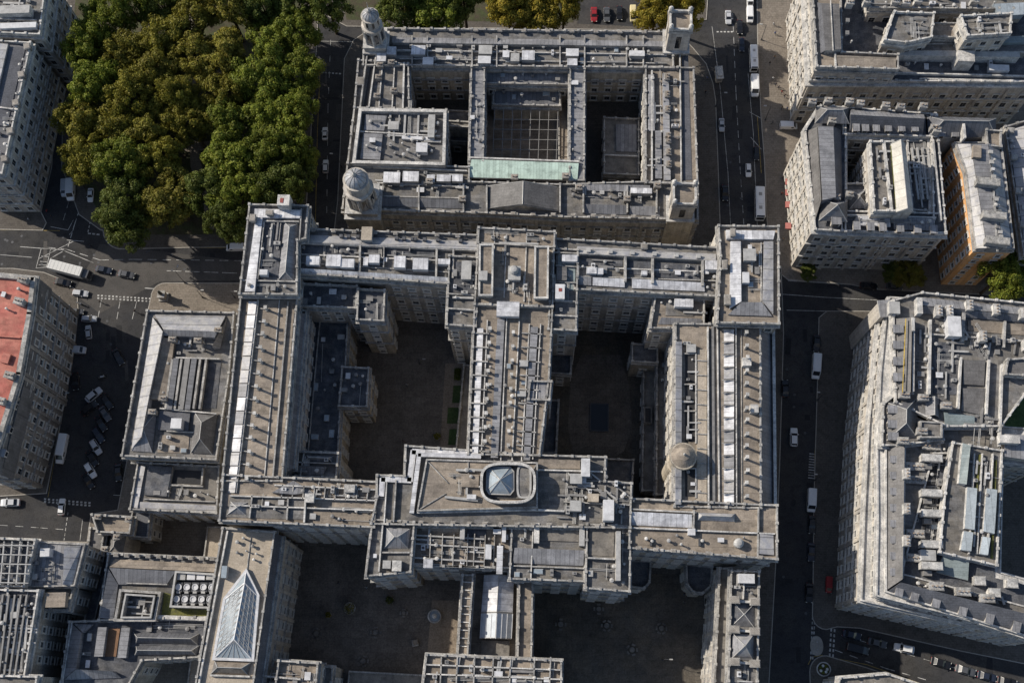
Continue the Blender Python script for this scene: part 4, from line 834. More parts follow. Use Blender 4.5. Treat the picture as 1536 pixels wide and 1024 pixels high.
# ================================================================ lower left: low terrace blocks
b = Bld('brick_terrace', 'block of lead-roofed houses with a square white plant frame and ten rooftop fans, lower left', 'house block', 215, 900)
b.block([(164,830),(334,838),(318,925),(150,930)], 18, roof='roof_grey', win=WH); b.slope('lead_roof', [(172,838,18.3),(332,846,18.3),(330,858,19.6),(164,850,19.6)], 17.9, 'roof_tan'); b.slope('lead_roof', [(164,851,19.6),(263,856,19.6),(250,876,18.6),(178,876,18.6)], 17.9, 'lead_dark_x'); b.slope('lead_roof', [(162,852,19.6),(177,876,18.6),(170,928,18.6),(150,926,19.2)], 17.9, 'lead_dark_y')
for x in range(176, 330, 16): b.chimney(x, 832+(x-170)*.04, 18.4, .9, .6, 1.1)
b.put('parapet', G().ring([P(264,857,20.5),P(322,861,20.5),P(320,911,20.5),P(256,909,20.5)], .2, -.25, 18, 20.8, 'metal_light')); b.flat('roof_panel', [(265,858),(321,862),(319,910),(257,908)], 18.05, 'metal_dark')
for r_ in range(2):
    for i in range(5):
        c = P(268+i*12.4-(r_*3), 880+r_*18, 20); g = G(); g.box(c, 1.7, 2.2, 18, 19.9, 0, 'metal_dark'); g.lathe(c, [(.75,19.85),(.75,20.15),(.6,20.15),(.6,20.0)], 'metal_white', 14); g.box(c+Vector((0,-1.2,0)), .9, .5, 19, 20, 0, 'metal_light'); b.put('cooling_fan', g)
for i in range(4): b.bx('plant_housing', 266+i*14.5, 859, 278+i*14.5, 869, 18, 20.2, 'metal_white' if i in (1,2) else 'metal_light')
b.flat('moss_roof', [(246,888),(256,890),(254,912),(318,914),(316,925),(242,922)], 18.03, 'moss')
b.put('plant_frame', G().ring([P(180,884,20),P(240,888,20),P(232,930,20),P(172,930,20)], .2, -.4, 17.5, 20, 'coping').ring([P(188,890,20.6),P(232,893,20.6),P(226,926,20.6),P(181,926,20.6)], .1, -.3, 17.5, 20.6, 'metal_light')); b.clutter([(190,894),(230,896),(224,924),(184,924)], 18.2, 14, 81, 'uhdsd', 1.2)
b.line('parapet_wall', [(190,874),(250,876)], 18, .4, 1.3); b.line('railing_wall', [(230,924),(312,928)], 18, .8, 1.0, 'coping_light')
b.block([(106,932),(314,926),(300,985),(214,990),(184,1045),(90,1045)], 17, roof='roof_dark', win=WH, cor=.4); b.slope('lead_roof', [(108,935,17.3),(122,948,19.2),(114,1002,19.2),(96,1018,17.3)], 16.9, 'lead_y'); b.slope('lead_roof', [(96,1019,17.3),(114,1003,19.2),(168,1006,19.2),(182,1016,17.3)], 16.9, 'lead_x'); b.slope('lead_roof', [(110,934,17.3),(140,936,17.4),(124,948,19.2)], 16.9, 'lead_x')
b.slope('lead_roof', [(147,940,18.6),(160,940,18.6),(154,984,18.6),(141,984,18.6)], 16.9, 'lead_y'); b.slope('lead_roof', [(182,941,18.6),(195,941,18.6),(189,986,18.6),(176,986,18.6)], 16.9, 'lead_y'); b.flat('roof_panel', [(162,942),(180,942),(174,984),(156,984)], 17.05, 'brown_brick'); b.hip('lead_roof', [(200,948),(298,950),(296,966),(204,964)], 17.1, 2.0, 'lead_dark_x'); b.hip('lead_roof', [(204,968),(298,968),(296,984),(202,982)], 17.1, 2.0, 'lead_dark_x'); b.put('parapet', G().strip([P(*q,18) for q in ((232,925),(312,928),(306,986))], 1.0, 16.5, 18.8, 'coping_light')); b.clutter([(120,950),(142,950),(138,1000),(116,1000)], 17.1, 10, 82, 'vhpu'); b.clutter([(216,930),(300,932),(300,944),(214,944)], 17.1, 14, 83, 'uvhp')
b.line('parapet_wall', [(108,933),(92,1030)], 17, .5, .8, 'coping_light')
b.block([(140,772),(200,776),(196,800),(148,798)], 15, roof='roof_tan', win=WH, par=1.2); b.block([(136,792),(158,794),(152,830),(132,828)], 13, roof='slate_grey', par=.6, win=WH, wall='stone_white'); b.block([(200,764),(226,766),(222,806),(190,804)], 11, roof='slate', par=.5, win=WH, wall='stone_white')
b.block([(146,830),(166,834),(140,940),(126,938)], 8, roof='roof_dark', par=.5, cor=.2); b.hip('lead_roof', [(166,800),(190,802),(184,834),(160,832)], 12, 2, 'slate_grey', 'stone_white', 'y'); b.put('wall', G().solid([P(*q,12) for q in ((166,800),(190,802),(184,834),(160,832))], -.3, 'stone_white'))
for x, y in ((150,776),(196,780),(160,824),(178,806)): b.chimney(x, y, 15, 1.4, 1.0, 1.8, pots=2)
b.block([(312,790),(336,790),(300,1040),(280,1040)], 6, roof='roof_tan_pale', par=.4, cor=.2)

b = Bld('plant_building', 'office block crowded with rooftop pipes and steel frames in the bottom left corner', 'office building', 40, 920, rot=.08)
b.block([(-40,806),(56,810),(40,880),(-60,880)], 24, roof='roof_dark', win=WH, par=1.4, parm='coping_light'); b.block([(52,812),(128,816),(112,878),(40,880)], 23, roof='lead_x', win=WH, par=.4, cor=.4)
b.slope('lead_roof', [(96,820,24.4),(122,818,23.2),(108,878,23.2),(94,876,24.4)], 22.9, 'lead_pale_y'); b.bx('plant_housing', 60,822,74,834, 23, 25.6, 'metal_white'); b.clutter([(46,836),(90,838),(86,874),(44,872)], 23.1, 16, 91, 'vhpu')
g = G()
for i in range(7): g.strip([P(-30+i*12,812,27),P(-36+i*12,876,27)], .3, 26.6, 27, 'metal_light')
for i in range(5): g.strip([P(-40,816+i*14,27.1),P(50-i*2,818+i*14,27.1)], .22, 26.75, 27.15, 'metal_light')
for i in range(7):
    for y in (814, 844, 874): q = P(-30+i*12-(y-812)*.09, y, 27); g.tube(Vector((q.x,q.y,24)), q, .12, .12, 'metal_light', 5)
b.put('steel_frame', g); b.clutter([(-30,814),(52,816),(38,876),(-40,876)], 24.1, 46, 92, 'udhvdu', 1.2)
b.block([(-60,882),(60,886),(34,1045),(-80,1045)], 25, roof='roof_dark', win=WH, par=1.2, parm='coping_light'); b.clutter([(-10,888),(56,890),(34,1030),(-20,1030)], 25.1, 90, 93, 'udvhppdd', 1.1)
for i in range(5): b.line('duct', [(4+i*9,892),(-10+i*8,1010)], 25.3, .4, .9, 'metal_grey')
b.clutter([(56,916),(100,920),(80,1030),(36,1030)], 5.1, 16, 140, 'uvhpds')
b.bx('plant_housing', 68,888,98,910, 23, 25, 'roof_tan', rot=.05); b.block([(62,880),(112,882),(104,915),(52,914)], 20, roof='roof_concrete', par=1.0, win=WH); b.block([(-20,1012),(58,1014),(52,1045),(-20,1045)], 26.5, roof='roof_grey', par=1.0, parm='coping_light')
b.block([(56,914),(104,916),(80,1045),(30,1045)], 5, roof='roof_dark', par=.5, cor=.2, win=WH)

# ================================================================ building with the red roof
b = Bld('red_roofed_building', 'grey stone office building with a flat red roof on the left edge beside the square', 'office building', 40, 560, rot=-.2)
WR = dict(sp=3.1, w=1.3, h=2.2, fh=4.3, z0=2.6)
b.block([(-60,406),(52,416),(46,470),(30,560),(-12,700),(-60,700)], 30, roof='roof_red', par=0, cor=.7, win=WR, ledges=(22,14,7), wall='stone_grey', pil=6.2)
b.put('parapet', G().strip([P(*q,30.6) for q in ((-60,408),(50,418),(44,470),(28,560),(-14,700))], 1.1, 29.4, 30.9, 'coping'))
b.slope('mansard_roof', [(53,416,30),(62,420,27),(40,560,27),(2,712,27),(-12,702,30),(30,560,30)], 20, 'slate_grey')
for i in range(8): t=i/7; b.dormer(57-45*t+ (8*t*(1-t)), 432+250*t, 27.4, 1.5, 2.0, 2.4, -.2, 'coping')
for x, y in ((40,424),(34,456),(20,566),(6,604),(-6,650)): b.chimney(x, y, 30, 2.2, 1.4, 2.6, pots=3, m='coping')
b.bx('roof_hatch', 2,530,14,544, 30, 30.8, 'roof_red'); b.line('parapet_wall', [(-60,500),(30,506)], 30, .4, .8, 'roof_red'); b.clutter([(-10,424),(36,428),(24,500),(-10,500)], 30.1, 5, 95, 'vh')

# ================================================================ north-west buildings
b = Bld('corner_office', 'white stone building with many small plant boxes on its roof in the top left corner', 'office building', 20, 20, rot=.06)
WT = dict(sp=3.2, w=1.4, h=2.4, fh=4.6, z0=2.8)
b.block([(-60,-40),(72,-40),(61,54),(-60,48)], 26, roof='roof_grey', win=WT, ledges=(18,9), wall='stone_white', parm='coping_light'); b.bx('plant_housing', 0,34,54,42, 26, 27.6, 'metal_white'); b.bx('plant_housing', -4,8,44,20, 26, 29, 'coping_light', top='metal_light'); b.clutter([(-20,-10),(58,-8),(50,44),(-30,42)], 26.1, 50, 96, 'udvhpu', 1.1); b.line('parapet_wall', [(-20,27),(54,30)], 26, .4, 1.2, 'coping_light')
b = Bld('facade_building', 'pale stone building with three dark ledges across its shaded front, left of the park', 'office building', 40, 190, rot=.25)
b.block([(-60,60),(48,66),(5,262),(-60,262)], 25, roof='slate', win=WT, ledges=(18,12,6), wall='stone_white', parm='coping_light'); b.slope('lead_roof', [(-25,64,26.5),(12,66,26.5),(-14,180,26.5),(-60,180,26.5)], 24.9, 'lead_pale_y'); b.slope('roof_panel', [(14,70,25.8),(38,72,25.2),(10,190,25.2),(-12,186,25.8)], 24.9, 'slate'); b.line('parapet_wall', [(-25,158),(26,164)], 25, .6, 1.2, 'coping_light'); b.clutter([(34,74),(44,75),(6,250),(-4,248)], 25.2, 16, 97, 'vvhu', .8); b.clutter([(-10,170),(20,172),(4,250),(-20,250)], 25.1, 12, 98, 'vhpu')
for i in range(5): b.chimney(44-8.5*i, 74+42*i, 25, 1.4, 1.4, 1.8)

# ================================================================ north-east office
b = Bld('white_stone_office', 'large white stone office building with arched west front in the top right corner', 'office building', 1340, 60, rot=-.03)
WE = dict(sp=3.4, w=1.5, h=2.6, fh=4.4, z0=3)
b.block([(1206,-40),(1560,-40),(1560,124),(1214,122)], 24, wall='stone_white', roof='roof_dark', win=WE, ledges=(15,8), pil=6.8, cor=.9, par=.6, parm='coping_light', skip=())
b.block([(1216,-40),(1260,-40),(1262,80),(1346,84),(1346,106),(1224,102)], 30, z0=22, wall='stone_white', roof='roof_tan', win=dict(sp=3.4,w=1.3,h=1.9,fh=9,z0=2.6), cor=.4)
b.slope('lead_roof', [(1232,5,32),(1259,6,32),(1262,74,32),(1238,76,32)], 29.9, 'slate_grey', 'coping'); b.slope('mansard_roof', [(1226,4,30.4),(1232,5,32),(1238,76,32),(1231,80,30.4)], 29.9, 'slate'); b.line('roof_ridge', [(1246,0),(1250,76)], 32, .2, .3, 'coping_light'); b.clutter([(1262,20),(1276,20),(1280,76),(1266,74)], 30.1, 12, 99, 'uuvh'); b.slope('lead_roof', [(1256,83,31.2),(1344,87,31.2),(1344,103,30.6),(1256,99,30.6)], 29.9, 'roof_tan'); b.line('parapet_wall', [(1253,80),(1254,102)], 30, .6, 1.2, 'coping_light')
b.block([(1262,-40),(1310,-40),(1322,60),(1280,72)], 6, roof='painted_shade', par=0, cor=0)  # near-black floor paints the shade of a deep court
b.block([(1340,20),(1400,22),(1396,58),(1358,66),(1326,62)], 32, wall='stone_white', roof='roof_grey', win=dict(sp=3.2,w=1.3,h=1.8,fh=3.8,z0=20), parm='coping_light', cor=.3); b.block([(1392,36),(1440,36),(1440,58),(1392,56)], 29, roof='roof_tan', par=.6, cor=.2); b.block([(1440,26),(1516,22),(1514,52),(1450,56)], 35, wall='stone_white', roof='roof_grey', win=dict(sp=3.2,w=1.4,h=2,fh=3.8,z0=24), parm='coping_light', cor=.3)
b.block([(1300,-30),(1540,-30),(1540,16),(1304,14)], 30, wall='stone_white', roof='roof_grey', cor=.4, win=WE); b.clutter([(1304,-4),(1530,-4),(1530,14),(1306,12)], 30.1, 40, 100, 'uvhpds')
b.slope('lead_panel', [(1346,76,27.5),(1530,78,27.5),(1530,86,27.2),(1346,83,27.2)], 24, 'metal_light', 'coping_light'); b.block([(1346,66),(1540,66),(1540,79),(1346,77)], 27, z0=23, roof='roof_grey', par=.3, cor=0); b.clutter([(1350,94),(1525,98),(1525,106),(1350,103)], 24.1, 16, 101, 'uvhu'); b.bx('plant_housing', 1437,76,1462,92, 24, 29, 'coping_light'); b.bx('plant_housing', 1484,97,1514,106, 24, 25.6, 'metal_white'); b.line('parapet_wall', [(1346,109),(1540,114)], 24, .6, 1.2, 'coping_light'); b.line('parapet_wall', [(1380,118),(1540,121)], 24, .5, .5, 'coping_light')
b.clutter([(1362,26),(1392,28),(1390,54),(1364,58)], 32.1, 16, 102, 'uvhp'); b.clutter([(1452,28),(1512,26),(1510,50),(1456,52)], 35.1, 22, 103, 'uvhpd'); b.flat('roof_panel', [(1470,56),(1536,54),(1536,64),(1470,66)], 28, 'copper_grey', zb=22); b.flat('roof_panel', [(1490,6),(1536,4),(1536,22),(1500,24)], 31, 'blue_sheet', zb=29)
for x in (1272,1298,1340,1356,1374,1458): b.chimney(x, 6+(x % 7), 30, 1.8, 1.0, 2.6, pots=3, m='coping_light')

# ================================================================ mansarded block on the right
b = Bld('mansard_building', 'mansard-roofed white stone building with red awnings and a long white skylight, upper right', 'office building', 1300, 290, rot=-.08)
WM = dict(sp=3.3, w=1.5, h=2.5, fh=4.6, z0=3)
KM = dict(wall='stone_white', roof='roof_dark', win=WM, cor=.7, ledges=(18,9), parm='coping_light', par=.6)
b.block([(1207,196),(1230,160),(1268,162),(1268,348),(1222,345)], 27, pil=6.6, **KM); b.block([(1264,162),(1402,172),(1403,206),(1264,202)], 26.9, **KM); b.block([(1262,317),(1414,321),(1418,352),(1262,347)], 26.8, pil=6.6, **KM); b.block([(1396,174),(1404,174),(1418,350),(1400,350)], 26.95, **KM)
b.block([(1360,212),(1400,212),(1406,318),(1368,316)], 25.5, **KM); b.block([(1264,276),(1306,276),(1312,320),(1264,320)], 25, **KM)
b.slope('mansard_roof', [(1212,196,27.3),(1226,190,31.5),(1232,300,31.5),(1222,332,27.3)], 26.9, 'slate_grey', 'coping'); b.slope('lead_roof', [(1227,189,31.6),(1250,190,31.6),(1254,296,31.6),(1234,300,31.6)], 26.9, 'lead_y'); b.slope('mansard_roof', [(1250,190,31.5),(1262,196,27.2),(1264,296,27.2),(1254,296,31.5)], 26.9, 'slate')
b.hip('pyramid_roof', [(1224,160),(1275,161),(1274,186),(1222,185)], 28.5, 3, 'lead_x', 'slate_grey'); b.hip('pyramid_roof', [(1233,300),(1271,302),(1271,333),(1228,331)], 28.5, 4, 'slate_grey', 'lead_y', 'y')
b.slope('lead_roof', [(1276,164,28.5),(1386,172,28.5),(1387,178,31),(1276,172,31)], 26.9, 'lead_x'); b.slope('mansard_roof', [(1276,172,31),(1387,178,31),(1384,204,27.2),(1276,198,27.2)], 26.9, 'slate'); b.hip('lead_roof', [(1390,174),(1494,178),(1494,206),(1392,206)], 27, 3.6, 'lead_dark_x', 'slate')
b.put('wall', G().solid([P(*q,26.9) for q in ((1388,174),(1494,178),(1494,206),(1390,206))], -.3, 'stone_white')); b.line('parapet_wall', [(1446,186),(1448,206)], 27, .8, 4, 'coping_light')
for x in (1282,1296,1312,1330,1350,1370): b.dormer(x, 200, 27.3, 1.4, 1.6, 1.9, -math.pi/2)
for x in (1410,1430): b.dormer(x, 208, 26.3, 1.5, 1.6, 1.9, -math.pi/2)
for y in range(206, 300, 14): b.dormer(1219+(y-200)*.08, y, 27.4, 1.3, 1.7, 2.0, math.pi)
for x in (1283,1304,1322,1348,1374,1398): b.dormer(x, 347+(x-1283)*.05, 27.2, 1.4, 1.6, 1.9, -math.pi/2)
b.dormer(1252, 340, 27.4, 2.2, 2, 3, -math.pi/2)
for x, y in ((1216,158),(1240,156),(1272,157),(1288,160),(1326,163),(1348,165),(1382,164),(1246,186),(1252,300),(1272,296),(1402,200),(1398,196)): b.chimney(x, y, 28.5, 1.7, 1.1, 2.4, pots=2, m='coping')
b.block([(1304,214),(1338,214),(1350,318),(1310,318)], 32, z0=-.3, wall='stone_white', roof='roof_concrete', win=dict(sp=3,w=1.3,h=1.8,fh=4,z0=2.4), parm='coping_light', cor=.3)
b.hip('roof_monitor', [(1336,216),(1358,216),(1370,318),(1344,318)], 33, 2.4, 'roof_white', 'coping_light', 'y', inset=0); b.put('wall', G().solid([P(*q,32.9) for q in ((1337,217),(1357,217),(1369,317),(1345,317))], -.3, 'stone_white')); b.line('moss_strip', [(1338,220),(1346,312)], 32.9, .7, .2, 'moss'); b.line('parapet_wall', [(1326,212),(1338,316)], 32, 1.0, 1.2, 'coping_light')
b.clutter([(1312,220),(1332,220),(1340,312),(1318,312)], 32.1, 16, 104, 'uvhpd'); b.flat('roof_panel', [(1364,214),(1398,214),(1402,300),(1374,304)], 25.6, 'roof_grey'); b.clutter([(1364,218),(1396,218),(1400,300),(1376,302)], 25.75, 44, 105, 'dduppvhd')
for i in range(4): b.line('duct', [(1368+i*8,222),(1378+i*7,298)], 26, .5, .6, 'metal_light')
b.hip('lead_roof', [(1270,284),(1300,284),(1304,312),(1274,314)], 25.2, 2, 'slate_grey', 'lead_x', 'y'); b.slope('roof_panel', [(1340,326,27.8),(1400,326,27.8),(1402,346,27.4),(1342,344,27.4)], 26.9, 'lead_x'); b.slope('roof_panel', [(1286,322,27.9),(1334,322,27.9),(1336,340,27.5),(1288,338,27.5)], 26.9, 'lead_white_x'); b.line('parapet_wall', [(1270,322),(1404,326)], 27, .5, 1.2, 'coping_light'); b.clutter([(1270,324),(1400,330),(1402,342),(1272,338)], 27.6, 10, 106, 'vhp'); b.clutter([(1296,272),(1330,316),(1334,318),(1304,320)], 27.1, 10, 107, 'uvhd')
b.line('parapet_wall', [(1400,210),(1412,330)], 27, .7, 1.4, 'coping_light')
for y in (268,284,302,334): b.put('awning', G().solid([P(1187,y,4.2),P(1187,y+9,4.2),P(1178,y+9,3.1),P(1178,y,3.1)], 2.9, 'red_panel'))

# ================================================================ orange rendered building
b = Bld('orange_building', 'narrow building with an orange rendered side wall and grey ridged roof, right edge', 'house', 1480, 300, rot=-.1)
WO = dict(sp=3.2, w=1.1, h=1.9, fh=4.0, z0=2.6)
b.block([(1432,214),(1502,214),(1521,374),(1464,373),(1449,256)], 27.2, wall='render_orange', roof='lead_y', par=.3, cor=.3, win=WO)
b.slope('lead_roof', [(1436,216,27.4),(1456,216,29.2),(1480,372,29.2),(1464,372,27.4),(1450,256,27.4)], 26.9, 'lead_pale_y'); b.slope('lead_roof', [(1457,216,29.3),(1482,216,29.3),(1504,372,29.3),(1481,372,29.3)], 26.9, 'lead_y'); b.slope('lead_roof', [(1483,216,29.2),(1498,216,27.4),(1518,372,27.4),(1505,372,29.2)], 26.9, 'lead_pale_y')
for x, y in ((1478,278),(1487,328),(1492,366)): b.chimney(x, y, 29, 5.5, 1.6, 2.6, m='coping')
for y in (225,240,252,262,296,306,345,352): b.bx('roof_hatch', 1483+(y-220)*.12,y,1489+(y-220)*.12,y+5, 29.3, 29.9, 'metal_light')
b.clutter([(1484,222),(1490,222),(1498,360),(1492,360)], 29.4, 10, 108, 'vhp', .6); b.bx('plant_housing', 1460,218,1472,236, 29, 30.4, 'roof_tan'); b.block([(1478,196),(1500,198),(1500,222),(1480,220)], 28, wall='stone_white', roof='roof_tan', par=.8)
b = Bld('shaded_house', 'brown brick back building squeezed between the orange wall and the mansard block, upper right', 'house', 1420, 300, rot=-.1)
b.block([(1404,206),(1430,206),(1434,256),(1408,258)], 9, wall='brown_brick', roof='roof_tan', win=WO, par=.5, cor=.2); b.block([(1412,278),(1436,280),(1440,310),(1416,310)], 7, wall='stone_grey', roof='roof_grey', par=.5, cor=.2); b.bx('plant_housing', 1418,282,1432,304, 7, 8.8, 'metal_light'); b.clutter([(1408,212),(1428,212),(1430,250),(1410,252)], 9.1, 7, 109, 'vuh')
b = Bld('edge_house', 'grey-roofed stone house cut by the right edge beside the orange building', 'house', 1525, 280, rot=-.1)
b.block([(1506,192),(1560,176),(1580,380),(1534,384)], 22, roof='slate_grey', wall='stone_warm', win=WO); b.slope('lead_roof', [(1512,196,22.4),(1560,182,25),(1580,370,25),(1538,374,22.4)], 21.9, 'lead_pale_y'); b.clutter([(1512,200),(1530,196),(1545,360),(1535,362)], 22.2, 10, 110, 'vhu')
for y in (200,240,290,340): b.chimney(1512+(y-196)*.13, y, 22, 1.4, 1.2, 2, m='coping')

# ================================================================ large building on the lower right
b = Bld('long_office', 'very long pale stone office building with a slate mansard and blue-grey glass roofs, lower right', 'office building', 1400, 720, rot=-.02)
WL = dict(sp=3.1, w=1.5, h=2.2, fh=3.7, z0=2.6)
b.block([(1318,478),(1334,446),(1560,460),(1560,564),(1507,562),(1504,641),(1560,645),(1560,702),(1503,696),(1499,858),(1560,874),(1560,960),(1291,900),(1296,760),(1302,640),(1310,560)], 24, wall='stone_white', roof='coping_light', win=WL, cor=.5, ledges=(16,8), parm='coping_light', par=.5, pil=6.2)  # terrace top coloured pale to read as a sunlit wall band
b.block([(1328,480),(1340,450),(1560,462),(1560,562),(1508,560),(1505,640),(1560,644),(1560,700),(1504,694),(1500,858),(1560,874),(1560,955),(1314,893),(1316,780),(1315,670),(1320,560)], 28.3, z0=22, wall='stone_white', roof='coping_light', win=dict(sp=3.1,w=1.4,h=1.9,fh=9,z0=3.7,top=.9), cor=.35, parm='coping_light', par=.4)  # step added; its pale top paints more of the sunlit wall
b.block([(1338,452),(1382,440),(1560,458),(1560,560),(1500,640),(1418,640),(1342,604),(1340,520)], 31, z0=22, wall='stone_white', roof='roof_grey', win=dict(sp=3.1,w=1.3,h=2,fh=3.8,z0=2.4,top=1.6), cor=.5, parm='coping_light')
b.block([(1328,664),(1345,606),(1400,640),(1500,640),(1500,680),(1400,680),(1352,860),(1560,915),(1560,960),(1328,887)], 29, z0=22, wall='stone_white', roof='roof_grey', win=dict(sp=3.1,w=1.3,h=2,fh=3.8,z0=2.4,top=1.6), cor=.5, parm='coping_light', par=.5)
b.flat('roof_panel', [(1345,500),(1390,470),(1500,480),(1496,690),(1492,866),(1560,882),(1560,940),(1345,880)], 28.35, 'roof_dark')
b.clutter([(1400,660),(1420,660),(1400,820),(1380,800)], 28.5, 26, 130, 'uvhpds'); b.clutter([(1360,870),(1500,900),(1530,905),(1362,876)], 29.3, 20, 132, 'uvhpd'); b.clutter([(1450,506),(1530,510),(1530,534),(1446,530)], 31.1, 24, 133, 'uvhpdu')
for x, y in ((1400,880),(1440,888),(1476,898)): b.chimney(x, y, 29.5, 3.0, 1.6, 2.6, pots=3, m='coping')
b.slope('mansard_roof', [(1341,478,31.3),(1368,476,33.6),(1366,588,33.6),(1342,600,31.3)], 30.8, 'slate_grey'); b.slope('mansard_roof', [(1332,668,29.2),(1357,664,32),(1354,868,32),(1330,884,29.2)], 28.8, 'slate_grey'); b.slope('mansard_roof', [(1330,888,29.2),(1352,873,32),(1560,925,32),(1560,956,29.2)], 28.8, 'slate')
b.block([(1324,606),(1345,590),(1412,592),(1414,660),(1345,668),(1322,668)], 30.2, z0=-.3, wall='stone_white', roof='slate_grey', win=WL, cor=.6, ledges=(24,16), parm='coping_light', par=.6); b.hip('pavilion_roof', [(1332,604),(1376,596),(1376,656),(1330,660)], 30.4, 3.4, 'slate_grey', 'slate', 'y', inset=3)
b.hip('pavilion_roof', [(1384,598),(1410,599),(1410,626),(1384,624)], 30.4, 2.6, 'lead_y', 'slate_grey', 'y', inset=0); b.block([(1380,632),(1412,634),(1412,656),(1380,656)], 32.5, z0=29, wall='stone_white', roof='roof_grey', par=.5, cor=.2)
for x, y in ((1380,600),(1414,612),(1378,650),(1350,664),(1352,596)): b.chimney(x, y, 30.4, 2.2, 1.3, 3.0, pots=3, m='coping')
for y in (616,638,656): b.dormer(1330, y, 30.3, 1.5, 1.7, 2.2, math.pi)
for y in (690,742,772,818,850): b.chimney(1392, y, 28.4, 4.6, 1.5, 3.2, m='coping_light'); b.bx('plant_housing', 1386, y+5, 1398, y+13, 28.3, 30, 'metal_grey')
for y in (712,764,812): b.chimney(1357, y, 32, 1.2, 2.2, 2.2, pots=3, m='coping_light')
for x, y in ((1420,470),(1450,462),(1490,468),(1530,474),(1404,470),(1470,508),(1536,520)): b.chimney(x, y, 31.5, 1.4, 2.4, 2.6, pots=3, m='coping_light')
for y in (496,520,544,568): b.dormer(1338, y, 31.2, 1.6, 1.6, 2.2, math.pi)
for y in range(690, 880, 24): b.dormer(1334, y, 29.2, 1.3, 1.3, 2.0, math.pi)
for x in (1345,1368,1400,1440,1480,1520): b.dormer(x, 888+(x-1330)*.305, 29.2, 1.4, 1.4, 2.0, -math.pi/2-.3)
b.slope('lead_roof', [(1384,446,31.4),(1560,464,31.4),(1560,474,32.6),(1384,458,32.6)], 30.9, 'lead_x'); b.slope('lead_roof', [(1384,459,32.6),(1560,475,32.6),(1560,486,31.4),(1384,470,31.4)], 30.9, 'lead_dark_x'); b.slope('roof_panel', [(1452,480,31.4),(1550,488,31.4),(1550,504,31.2),(1452,496,31.2)], 30.9, 'roof_tan'); b.bx('plant_housing', 1422,474,1442,504, 31, 34, 'metal_white'); b.line('parapet_wall', [(1446,470),(1444,510)], 31, 1.2, 2.0, 'coping'); b.line('parapet_wall', [(1386,500),(1550,512)], 31, .6, 1.2); b.line('parapet_wall', [(1508,482),(1506,520)], 31, .8, 1.6, 'coping')
b.bx('chimney_block', 1376,446,1384,470, 31, 33.6, 'coping_light'); b.bx('plant_housing', 1334,452,1350,470, 31, 33, 'coping_light', top='metal_light')
b.put('corner_turret', G().box(P(1327,467,27), 3.6, 3.6, -.3, 29, .1, 'stone_white', 'lead_x').box(P(1327,467,27), 4.2, 4.2, 29, 29.6, .1, 'coping_light', 'lead_x')); b.bx('plant_housing',1368,476,1372,496,33,34,'coping_light')
b.line('parapet_wall', [(1371,478),(1370,586)], 31, .7, 2.6, 'coping_light'); b.line('parapet_wall', [(1396,480),(1394,590)], 31, .9, 1.8, 'coping_light'); b.line('parapet_wall', [(1442,536),(1438,612)], 31, .7, 1.6, 'coping_light'); b.line('parapet_wall', [(1484,540),(1480,620)], 31, .8, 1.8, 'coping_light'); b.line('parapet_wall', [(1504,546),(1500,668)], 31, .7, 1.6, 'coping_light')
b.flat('roof_panel', [(1400,512),(1440,514),(1436,592),(1400,590)], 31.05, 'roof_dark'); b.slope('roof_panel', [(1446,540,32),(1478,540,32),(1476,578,31.6),(1444,576,31.6)], 30.9, 'slate_grey'); b.slope('roof_panel', [(1444,582,31.8),(1478,582,31.8),(1474,622,31.4),(1442,616,31.4)], 30.9, 'slate_grey'); b.slope('lead_roof', [(1416,618,31.6),(1462,624,31.6),(1462,640,31.2),(1418,640,31.2)], 30.9, 'copper_grey')
b.clutter([(1374,482),(1394,484),(1392,588),(1372,586)], 31.1, 20, 111, 'uvhpd'); b.clutter([(1400,506),(1440,508),(1438,590),(1398,588)], 31.1, 44, 112, 'uvhpduu'); b.clutter([(1388,486),(1500,494),(1500,536),(1400,506)], 31.1, 26, 113, 'uvhpd'); b.clutter([(1460,616),(1500,620),(1498,664),(1456,660)], 31.1, 20, 114, 'uvhpd')
b.block([(1500,560),(1560,560),(1560,640),(1498,640)], 4, roof='lawn', par=0, cor=0) if False else None
b.line('drain_pipe', [(1359,478),(1354,588)], 33.7, .18, .2, 'line_yellow')
b.line('parapet_wall', [(1358,664),(1355,866)], 27, .5, 4.1, 'coping_light'); b.line('parapet_wall', [(1382,690),(1380,860)], 27, .5, 1.4, 'coping'); b.flat('roof_panel', [(1362,672),(1380,672),(1378,860),(1358,860)], 27.05, 'roof_tan'); b.flat('roof_panel', [(1384,660),(1408,660),(1400,760),(1384,800)], 28.6, 'painted_shade')  # near-black panel paints a shaded well beside the chimneys
for y in (672,702,722,802,838): b.chimney(1368 if y % 4 else 1392, y, 27, 4.0, 1.6, 2.8, pots=4, m='coping')
b.clutter([(1360,676),(1380,676),(1376,856),(1358,856)], 27.1, 26, 115, 'uvhp')
